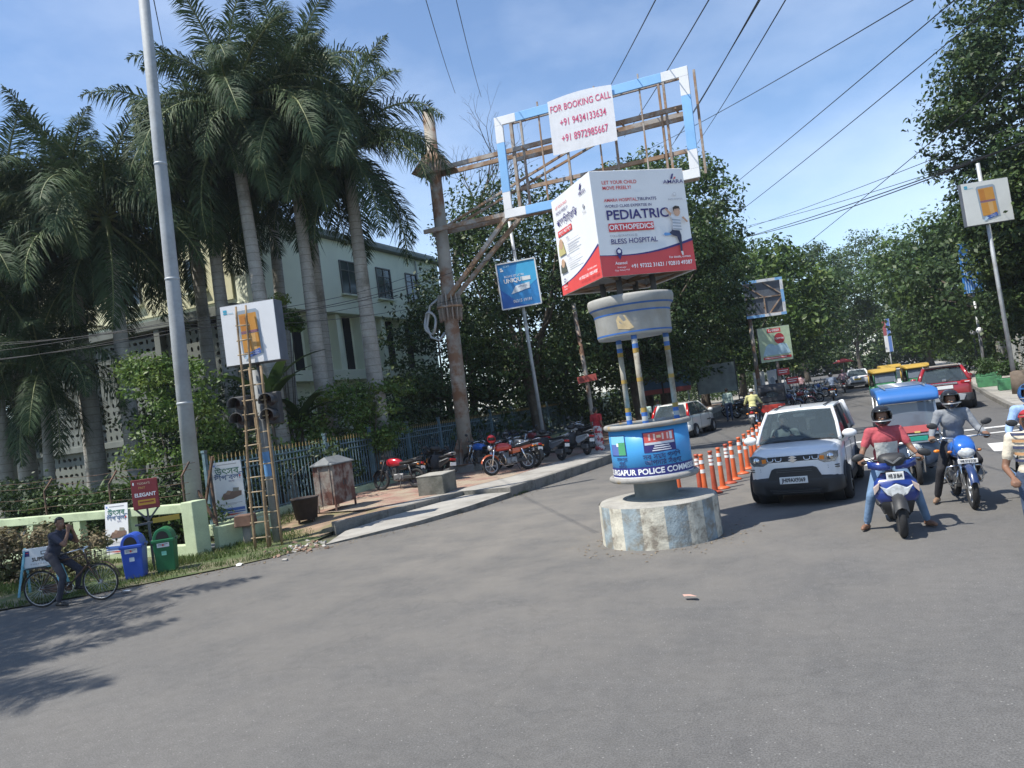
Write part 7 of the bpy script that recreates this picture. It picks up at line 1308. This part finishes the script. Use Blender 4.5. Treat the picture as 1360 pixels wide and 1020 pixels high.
SKIN = M('brown skin', (.20, .105, .065), .55, var=.12, scale=9); HAIR = M('black hair', (.012, .010, .009), .55, var=.2, scale=30); EYEW = M('eye', (.35, .33, .31), .3); HELM_V = glass('visor', (.03, .03, .035), .3)
def cloth(name, c, c2=None): return M('cloth ' + name, c, .9, var=.16, scale=9, bump=.8, bscale=13, col2=c2, thr=(.5, .52))
def V3(*a): return Vector(a)
def hand(pr, tg, wrist, d, side, nrm, grip, T):
    """palm, four unequal bent fingers and a thumb from the side of the palm"""
    d = d.normalized(); nrm = (nrm - d * nrm.dot(d)).normalized(); ac = d.cross(nrm).normalized() * side
    kn = wrist + d * .085
    for o in (-.028, 0, .028): pr.append(('c', wrist + ac * o * .6, kn + ac * o, .019, .017)); tg.append(T)
    for k, (o, ln) in enumerate(((-.033, .062), (-.011, .072), (.011, .068), (.032, .052))):
        b = kn + ac * o; c1 = (d * (.5 if grip else .9) - nrm * (.85 if grip else .3)).normalized(); c2 = (d * (-.6 if grip else .6) - nrm * (.7 if grip else .6)).normalized()
        m1 = b + c1 * ln * .6; pr.append(('c', b, m1, .0105, .0095)); tg.append(T); pr.append(('c', m1, m1 + c2 * ln * .55, .0095, .008)); tg.append(T)
    tb = wrist + d * .03 - ac * .03; t1 = tb + (d * .7 - ac * .6 - nrm * .3).normalized() * .04; pr.append(('c', tb, t1, .0135, .011)); tg.append(T); pr.append(('c', t1, t1 + (d * .8 - nrm * .5).normalized() * .032, .011, .009)); tg.append(T)
def person(label, loc, rz, J, shirt, trou, shoe, voxel=.013, helmet=None, hair=True, sleeve=.5, grip=(True, True), skirt=None, fat=1., name='person', collar=None, look=0., nod=0., group=None, barefoot=False, cap=None, hands=True, face=True, long_hair=False):
    """J: joints in the person's frame, facing -Y: pel, che (chest), nek, hd, and for each side sh, el, wr, hip, kn, an, toe; index 0 = their right (x<0)"""
    t = thing(name, label, 'person', loc, rz, group); pr = []; tg = []
    def cap_(a, b, r0, r1, k): pr.append(('c', Vector(a), Vector(b), r0, r1)); tg.append(k)
    def el_(c, r, k, rot=None): pr.append(('e', Vector(c), r, rot)); tg.append(k)
    pel, che, nek, hd = map(Vector, (J['pel'], J['che'], J['nek'], J['hd'])); up = (che - pel).normalized(); q = Vector((0, 0, 1)).rotation_difference(up).to_euler()
    el_(pel, (.165 * fat, .125 * fat, .12), 2, q); el_(pel.lerp(che, .45), (.15 * fat, .115 * fat, .17), 1, q); el_(che, (.175 * fat, .12 * fat, .17), 1, q); el_(pel.lerp(che, .12), (.162 * fat, .122 * fat, .10), 1, q)
    cap_(J['sh'][0], J['sh'][1], .072, .072, 1); cap_(che, nek, .085, .058, 1); cap_(nek, hd, .052, .050, 0)
    hr = Euler((nod, 0, look)); Hm = hr.to_matrix(); hp = lambda x, y, z: hd + Hm @ Vector((x, y, z))
    el_(hp(0, .008, .045), (.076, .092, .088), 0, hr); el_(hp(0, -.022, -.02), (.058, .068, .078), 0, hr); el_(hp(0, -.055, -.075), (.032, .03, .026), 0, hr)
    el_(hp(0, -.094, -.012), (.013, .018, .024), 0, hr)
    for s in (-1, 1): el_(hp(s * .076, .012, .0), (.010, .022, .032), 0, hr)
    for i, s in ((0, -1), (1, 1)):
        sh, el, wr = map(Vector, (J['sh'][i], J['el'][i], J['wr'][i])); ms = sh.lerp(el, min(1, sleeve * 2) if sleeve < 1 else 1)
        if sleeve >= 1: cap_(sh, el, .066, .052, 1); cap_(el, el.lerp(wr, .93), .052, .038, 1); cap_(el.lerp(wr, .9), wr, .030, .027, 0)
        else: cap_(sh, sh.lerp(el, .62), .068, .058, 1); cap_(sh.lerp(el, .6), el, .045, .039, 0); cap_(el, wr, .040, .027, 0)
        if hands:
            dirn = (wr - el); hand(pr, tg, wr, Vector(J.get('hdir', (None, None))[i] or dirn), s, Vector(J.get('hn', ((0, 0, 1), (0, 0, 1)))[i]), grip[i], 0)
        else: el_(wr + (wr - el).normalized() * .06, (.04, .03, .06), 0)
        hip, kn, an, toe = map(Vector, (J['hip'][i], J['kn'][i], J['an'][i], J['toe'][i]))
        cap_(hip, kn, .094 * fat, .066, 2); cap_(kn, an.lerp(kn, .12), .066, .052, 2); cap_(an.lerp(kn, .2), an, .038, .034, 0 if barefoot else 2)
        heel = an + Vector((0, 0, -.045)) - (toe - an).normalized() * .04; T = 0 if barefoot else 3
        cap_(an, heel, .036, .034, T); cap_(heel, an.lerp(toe, .6) + Vector((0, 0, -.012)), .036, .036, T); cap_(an.lerp(toe, .6), toe, .036, .028, T)
    if skirt: 
        for k in range(5): f = k / 4; el_(pel.lerp(Vector((pel.x, pel.y, .08)), f), (.155 + .035 * f, .13 + .04 * f, .14), 2)
    hull(pr, voxel, tg, 'body', [SKIN, shirt, trou, shoe], t)
    if face:
        for s in (-1, 1): m = MB(); m.ell(hp(s * .030, -.079, .016), (.013, .008, .008), 8, 6, 0, hr); o = m.build('eye', EYEW, t, fixn=False); m = MB(); m.ell(hp(s * .030, -.085, .016), (.0065, .004, .0065), 8, 6, 0, hr); m.build('iris', HAIR, o, fixn=False)
        m = MB(); m.ell(hp(0, -.086, -.047), (.024, .006, .007), 10, 6, 0, hr); m.build('mouth', M('lips', (.16, .06, .05), .5), t, fixn=False)
    if helmet:
        m = MB(); nu, nv = 28, 20; V = []; F = []; rx, ry, rz_ = .135, .155, .145
        for i in range(nv + 1):
            th = math.pi * i / nv
            for j in range(nu): a = 2 * math.pi * j / nu; V.append(hp(rx * math.sin(th) * math.cos(a), .005 + ry * math.sin(th) * math.sin(a), .035 - rz_ * math.cos(th) * (1 if math.cos(th) < 0 else 1.05)))
        for i in range(nv):
            th = math.pi * (i + .5) / nv
            if th < .42: continue
            for j in range(nu):
                a = 2 * math.pi * (j + .5) / nu; fr_ = -math.sin(a)
                if fr_ > .42 and 1.18 < th < 1.98: continue
                F.append((i * nu + j, i * nu + (j + 1) % nu, (i + 1) * nu + (j + 1) % nu, (i + 1) * nu + j))
        m.add(V, F, 0, True); h = m.build('helmet', helmet, t, fixn=False); md = h.modifiers.new('thickness', 'SOLIDIFY'); md.thickness = .018; md.offset = -1
        m = MB(); V = []; 
        for k in range(3):
            for j in range(11): a = math.pi * (1.5 + .36 * (j / 5 - 1)); th = 1.92 + .19 * k + .30; V.append(hp((rx + .008) * math.sin(th) * math.cos(a), .005 + (ry + .008) * math.sin(th) * math.sin(a), .035 - rz_ * math.cos(th) * 1.05))
        m.add(V, [(k * 11 + j, k * 11 + j + 1, (k + 1) * 11 + j + 1, (k + 1) * 11 + j) for k in range(2) for j in range(10)], 0, True); m.build('visor', HELM_V, t, fixn=False)
        m = MB(); m.tube([hp(.136 * math.cos(a), .005 + .157 * math.sin(a), -.028) for a in np.linspace(math.pi * 1.12, math.pi * 1.88, 12)], .008, 6); m.build('helmet_trim', SILV, t, fixn=False)
    elif hair or cap:
        m = MB(); nu, nv = 20, 12; V = []; F = []
        for i in range(nv + 1):
            th = math.pi * i / nv
            for j in range(nu): a = 2 * math.pi * j / nu; k = 1 + .03 * math.sin(5 * a + 3 * th); V.append(hp(.085 * k * math.sin(th) * math.cos(a), .014 + .102 * k * math.sin(th) * math.sin(a), .05 - .095 * k * math.cos(th)))
        for i in range(nv):
            for j in range(nu):
                a = 2 * math.pi * (j + .5) / nu; th = math.pi * (i + .5) / nv; fr_ = -math.sin(a)
                if th < (2.05 if fr_ > .35 else (1.45 if fr_ > -.25 else .95)): continue
                F.append((i * nu + j, i * nu + (j + 1) % nu, (i + 1) * nu + (j + 1) % nu, (i + 1) * nu + j))
        m.add(V, F, 0, True); h = m.build('cap' if cap else 'hair', cap or HAIR, t, fixn=False); h.modifiers.new('thickness', 'SOLIDIFY').thickness = .014
        if cap: m = MB(); m.ell(hp(0, -.12, .075), (.07, .06, .008), 12, 6, 0, hr); m.build('cap_peak', cap, h, fixn=False)
    if long_hair: m = MB(); m.ell(hp(0, .09, .0), (.055, .05, .06), 10, 8); m.build('hair_bun', HAIR, t, fixn=False)
    return t
def rider(seat_y=.22, seat_z=.80, hx=.33, hy=-.30, hz=1.0, feet='pegs', lean_=.0, fz=.12, spread=.36, look=0.):
    J = dict(pel=(0, seat_y, seat_z + .10), che=(0, seat_y - .12 - lean_, seat_z + .44), nek=(0, seat_y - .15 - lean_, seat_z + .62), hd=(0, seat_y - .19 - lean_, seat_z + .745))
    J['sh'] = [(s * .185, seat_y - .13 - lean_, seat_z + .555) for s in (-1, 1)]; J['el'] = [(s * .31, seat_y - .20 - lean_, seat_z + .30) for s in (-1, 1)]; J['wr'] = [(s * (hx + .01), hy + .095, hz + .045) for s in (-1, 1)]; J['hip'] = [(s * .10, seat_y - .02, seat_z + .07) for s in (-1, 1)]
    J['kn'] = []; J['an'] = []; J['toe'] = []; J['hdir'] = [(-s * .05, -1, -.25) for s in (-1, 1)]
    for i, s in ((0, -1), (1, 1)):
        f = feet if isinstance(feet, str) else feet[i]
        if f == 'pegs': J['kn'].append((s * .22, seat_y - .40, seat_z - .16)); J['an'].append((s * .19, seat_y - .10, .40)); J['toe'].append((s * .22, seat_y - .27, .34))
        elif f == 'board': J['kn'].append((s * .15, seat_y - .44, seat_z - .12)); J['an'].append((s * .13, seat_y - .40, .42)); J['toe'].append((s * .14, seat_y - .58, .37))
        else: J['kn'].append((s * .28, seat_y - .30, seat_z - .28)); J['an'].append((s * spread, seat_y - .16, fz)); J['toe'].append((s * (spread + .07), seat_y - .33, .045))
    return J
SH = {k: cloth(*v) for k, v in dict(redwhite=('faded red', (.38, .07, .085)), grey=('grey shirt', (.20, .215, .235)), navy=('navy tee', (.035, .04, .065)), yellow=('pale yellow', (.50, .48, .22)), lblue=('light blue', (.26, .38, .60)), white=('off white', (.56, .57, .54)), stripe=('cream', (.55, .50, .40)), dk=('dark', (.05, .05, .06)), mint=('mint', (.40, .50, .44)), pink=('pinkish', (.5, .32, .35)), bluegrey=('blue grey', (.22, .27, .36)), sari=('sari white', (.62, .56, .54), (.45, .06, .06))).items()}
TR = dict(jean=cloth('blue jeans', (.13, .21, .33)), black=cloth('black trousers', (.018, .018, .022)), navyt=cloth('dark trousers', (.03, .032, .045)), jean2=cloth('dark jeans', (.05, .075, .13)), brown=cloth('brown trousers', (.10, .075, .06)))
SHOE = dict(tan=M('tan shoe', (.22, .14, .09), .6), black=M('black shoe', (.015, .015, .016), .5), slip=M('sandal', (.12, .08, .06), .6), teal=M('teal sandal', (.06, .32, .26), .6))
HB = M('helmet black', (.02, .021, .024), .22, var=.1, coat=.6); HBL = M('helmet blue', (.03, .10, .26), .25, coat=.5); HR = M('helmet red', (.48, .015, .02), .25, coat=.5); HG = M('helmet grey', (.12, .12, .125), .3, coat=.4)
# scooter rider: both feet down
sr = person('scooter rider in a red and white shirt, jeans and black helmet, feet on the road', (.40, 11.72, 0), R(3), rider(.20, .775, .34, -.335, .965, 'down', -.02, .075, .38), SH['redwhite'], TR['jean'], SHOE['slip'], .0115, HB, sleeve=.5, fat=1.12, barefoot=True, nod=.05)
# white front block of the shirt
def chest_block(par, J, w_, z0, z1, mat, depth=.128):
    che, pel = Vector(J['che']), Vector(J['pel']); V = []; n = 10; up = (che - pel).normalized()
    for k in range(7):
        f = z0 + (z1 - z0) * k / 6; c = pel.lerp(che, f)
        for j in range(n + 1): a = math.pi * 1.5 + (j / n - .5) * w_; r_ = .006; V.append(c + Vector(((.178 if f > .6 else .165) * math.cos(a) * 1.02, (depth) * math.sin(a) * 1.02, 0)))
    m = MB(); m.add(V, [(k * (n + 1) + j, k * (n + 1) + j + 1, (k + 1) * (n + 1) + j + 1, (k + 1) * (n + 1) + j) for k in range(6) for j in range(n)], 0, True); m.build('shirt_front', mat, par, fixn=False)
chest_block(sr, rider(.20, .775, .34, -.335, .965, 'down', -.02), 1.9, .25, .93, SH['white'], .150)
person('motorcycle rider in a grey long sleeved shirt, black trousers and black helmet', (1.43, 13.42, 0), R(3), rider(.22, .80, .345, -.27, 1.0, ('down', 'pegs'), 0, .085, .36), SH['grey'], TR['black'], SHOE['tan'], .0115, HB, sleeve=1., nod=.05, look=.1)
person('rider in a light blue shirt and blue helmet cut by the right picture edge', (2.33, 12.75, 0), R(4), rider(.22, .80, .345, -.27, 1.0, 'pegs'), SH['lblue'], TR['navyt'], SHOE['black'], .015, HBL, sleeve=1.)
person('rider in a pale yellow shirt seen from behind on the left carriageway', (-3.6, 33.2, 0), R(180), rider(.22, .80, .345, -.27, 1.0, 'pegs'), SH['yellow'], TR['navyt'], SHOE['black'], .02, None, cap=cloth('white cap', (.6, .6, .58)), sleeve=1.)
person('rider in blue grey seen from behind in the far road centre', (-.75, 49.3, 0), R(181), rider(.22, .80, .345, -.27, 1.0, 'pegs'), SH['bluegrey'], TR['navyt'], SHOE['black'], .024, HB, sleeve=1., face=False)
person('rider in pale pink seen from behind by the far white hatchback', (-.1, 59.8, 0), R(180), rider(.20, .775, .34, -.335, .965, 'board'), SH['pink'], TR['navyt'], SHOE['black'], .026, cap=SH['pink'], sleeve=1., face=False)
def standing(ph=0., arm=.0, foot=.0, hgt=1.):
    z = lambda v: v * hgt
    J = dict(pel=(0, 0, z(.93)), che=(0, -.01, z(1.27)), nek=(0, .0, z(1.45)), hd=(0, -.02, z(1.575)), sh=[(s * .185, 0, z(1.385)) for s in (-1, 1)], el=[(s * .235, .03, z(1.10)) for s in (-1, 1)], wr=[(s * .245, -.05, z(.86)) for s in (-1, 1)], hip=[(s * .095, 0, z(.90)) for s in (-1, 1)],
             kn=[(s * .105, -.03 + s * foot, z(.49)) for s in (-1, 1)], an=[(s * .11, .02 + s * foot * 1.6, .08) for s in (-1, 1)], toe=[(s * .13, -.14 + s * foot * 1.6, .04) for s in (-1, 1)])
    return J
# cyclist on the left, hands at his mouth, one foot down
Jc = dict(pel=(0, .30, .95), che=(.0, .17, 1.24), nek=(0, .12, 1.40), hd=(0, .07, 1.52), sh=[(-.185, .14, 1.335), (.185, .14, 1.335)], el=[(-.20, -.09, 1.14), (.20, -.09, 1.14)], wr=[(-.075, -.11, 1.37), (.075, -.11, 1.37)], hdir=[(.3, .12, .95), (-.3, .12, .95)], hn=[(-.3, -1, 0), (.3, -1, 0)],
          hip=[(-.09, .25, .94), (.09, .25, .94)], kn=[(-.16, .03, .55), (.13, -.12, .62)], an=[(-.24, .12, .10), (.14, -.04, .30)], toe=[(-.27, -.06, .045), (.15, -.2, .24)])
cz = math.atan2(.37, .93) + math.pi / 2
person('bicycle rider in a navy shirt and dark trousers, both hands raised to his mouth', (-12.47, 8.97, 0), cz, Jc, SH['navy'], TR['navyt'], SHOE['black'], .0125, None, sleeve=.5, grip=(False, False), look=-.5).scale = (.90,) * 3
# boy at the right edge
Jb = standing(hgt=.90); Jb['wr'] = [(-.16, -.30, .82), (.30, -.26, .85)]; Jb['el'] = [(-.27, -.06, .92), (.30, -.05, .95)]
by = person('boy in a striped cream shirt, red cap and jeans at the right picture edge', (1.82, 10.28, 0), R(-18), Jb, SH['stripe'], TR['jean2'], SHOE['teal'], .0125, None, cap=cloth('red cap', (.32, .02, .03)), sleeve=.5)
for k, c in enumerate(((.05, .06, .12), (.45, .25, .12), (.05, .06, .12), (.5, .28, .14), (.06, .07, .13))):
    m = MB(); z = .98 + .075 * k; rx, ry = (.172, .132) if z < 1.1 else (.186, .138); m.lathe([(1, z), (1, z + .032)], 28); m.v = [(x * rx, y * ry - .006 * (z > 1.1), zz) for x, y, zz in m.v]; m.build('shirt_stripe', cloth('stripe %d' % (k % 2), c), by, fixn=False)
# driver of the near white car
Jd = rider(.05, .60, .2, -.45, 1.08, 'board'); Jd['wr'] = [(-.16, -.40, 1.12), (.16, -.40, 1.12)]; Jd['el'] = [(-.27, -.12, .98), (.27, -.12, .98)]
person('driver in a pale shirt behind the windscreen of the near white car', (-.84 - .33, 15.72 - .05, 0), R(-5), Jd, SH['white'], TR['navyt'], SHOE['black'], .02, None, sleeve=.5)
# pedestrians
wmn = person('woman in a red and white sari standing at the pavement edge', (-8.5, 27.1, PZ), R(160), standing(hgt=.92), cloth('sari blouse', (.40, .03, .035)), SH['sari'], SHOE['slip'], .02, None, sleeve=.5, skirt=True, long_hair=True, face=False)
person('man in a pale mint shirt seen from behind, standing by the booth pillars', (-8.0, 32.8, 0), R(186), standing(hgt=1.02), SH['mint'], TR['brown'], SHOE['slip'], .02, None, sleeve=.5, face=False)
person('man in a white shirt standing next to the parked hatchback', (-7.75, 34.0, 0), R(150), standing(hgt=1.0), SH['white'], TR['navyt'], SHOE['black'], .022, None, sleeve=1., face=False)
person('man in a pale shirt walking beyond the white hatchback', (-5.6, 40.5, 0), R(185), standing(foot=.08), SH['mint'], TR['jean2'], SHOE['black'], .022, None, sleeve=1., face=False)
person('man in blue among the far parked motorcycles', (-3.6, 47, 0), R(170), standing(), SH['lblue'], TR['navyt'], SHOE['black'], .026, None, sleeve=.5, face=False)
person('man in white among the far parked motorcycles', (-3.4, 52, 0), R(150), standing(), SH['white'], TR['navyt'], SHOE['black'], .026, None, sleeve=.5, face=False)
person('person in pale clothes far down the left road edge', (-2.9, 60, 0), R(150), standing(), SH['pink'], TR['navyt'], SHOE['black'], .03, None, sleeve=.5, face=False, hands=False)
# helmets left on parked motorcycles
def loose_helmet(label, loc, mat):
    t = thing('helmet', label, 'helmet', loc, R(30), 'helmets left on parked motorcycles'); m = MB(); nu, nv = 20, 14; V = []; F = []
    for i in range(nv + 1):
        th = math.pi * i / nv
        for j in range(nu): a = 2 * math.pi * j / nu; V.append((.13 * math.sin(th) * math.cos(a), .15 * math.sin(th) * math.sin(a), -.135 * math.cos(th)))
    for i in range(2, nv):
        for j in range(nu):
            a = 2 * math.pi * (j + .5) / nu
            if -math.sin(a) > .45 and 1.15 < math.pi * (i + .5) / nv < 1.95: continue
            F.append((i * nu + j, i * nu + (j + 1) % nu, (i + 1) * nu + (j + 1) % nu, (i + 1) * nu + j))
    m.add(V, F, 0, True); h = m.build('shell', mat, t, fixn=False); h.modifiers.new('thickness', 'SOLIDIFY').thickness = .02
    m = MB(); m.lathe([(.095, -.03), (.11, .05)], 14, axis='Z'); m.build('liner', BLKPL, t, fixn=False)
loose_helmet('red helmet hung on the mirror of the red motorcycle', (-10.2, 21.55, PZ + 1.12), HR)
loose_helmet('black helmet resting on a motorcycle behind the red one', (-11.2, 23.5, PZ + 1.03), HB)
loose_helmet('grey helmet resting on the second row near the sign post', (-11.4, 25.3, PZ + 1.03), HG)
# ================================================================== summer haze in the air
hz_ = MB(); hz_.box((0, 300, 12.0), (2200, 2000, 27)); hzm = bpy.data.materials.new('haze air'); hzm.use_nodes = True; n_ = hzm.node_tree; n_.nodes.clear()
pv = n_.nodes.new('ShaderNodeVolumePrincipled'); pv.inputs['Color'].default_value = (.86, .92, 1, 1); pv.inputs['Density'].default_value = .0004; pv.inputs['Anisotropy'].default_value = .3; mo_ = n_.nodes.new('ShaderNodeOutputMaterial'); n_.links.new(pv.outputs[0], mo_.inputs['Volume'])
o = hz_.build('haze', hzm); o['kind'] = 'stuff'; o['label'] = 'thin bluish summer haze over the whole road'; o['category'] = 'haze'
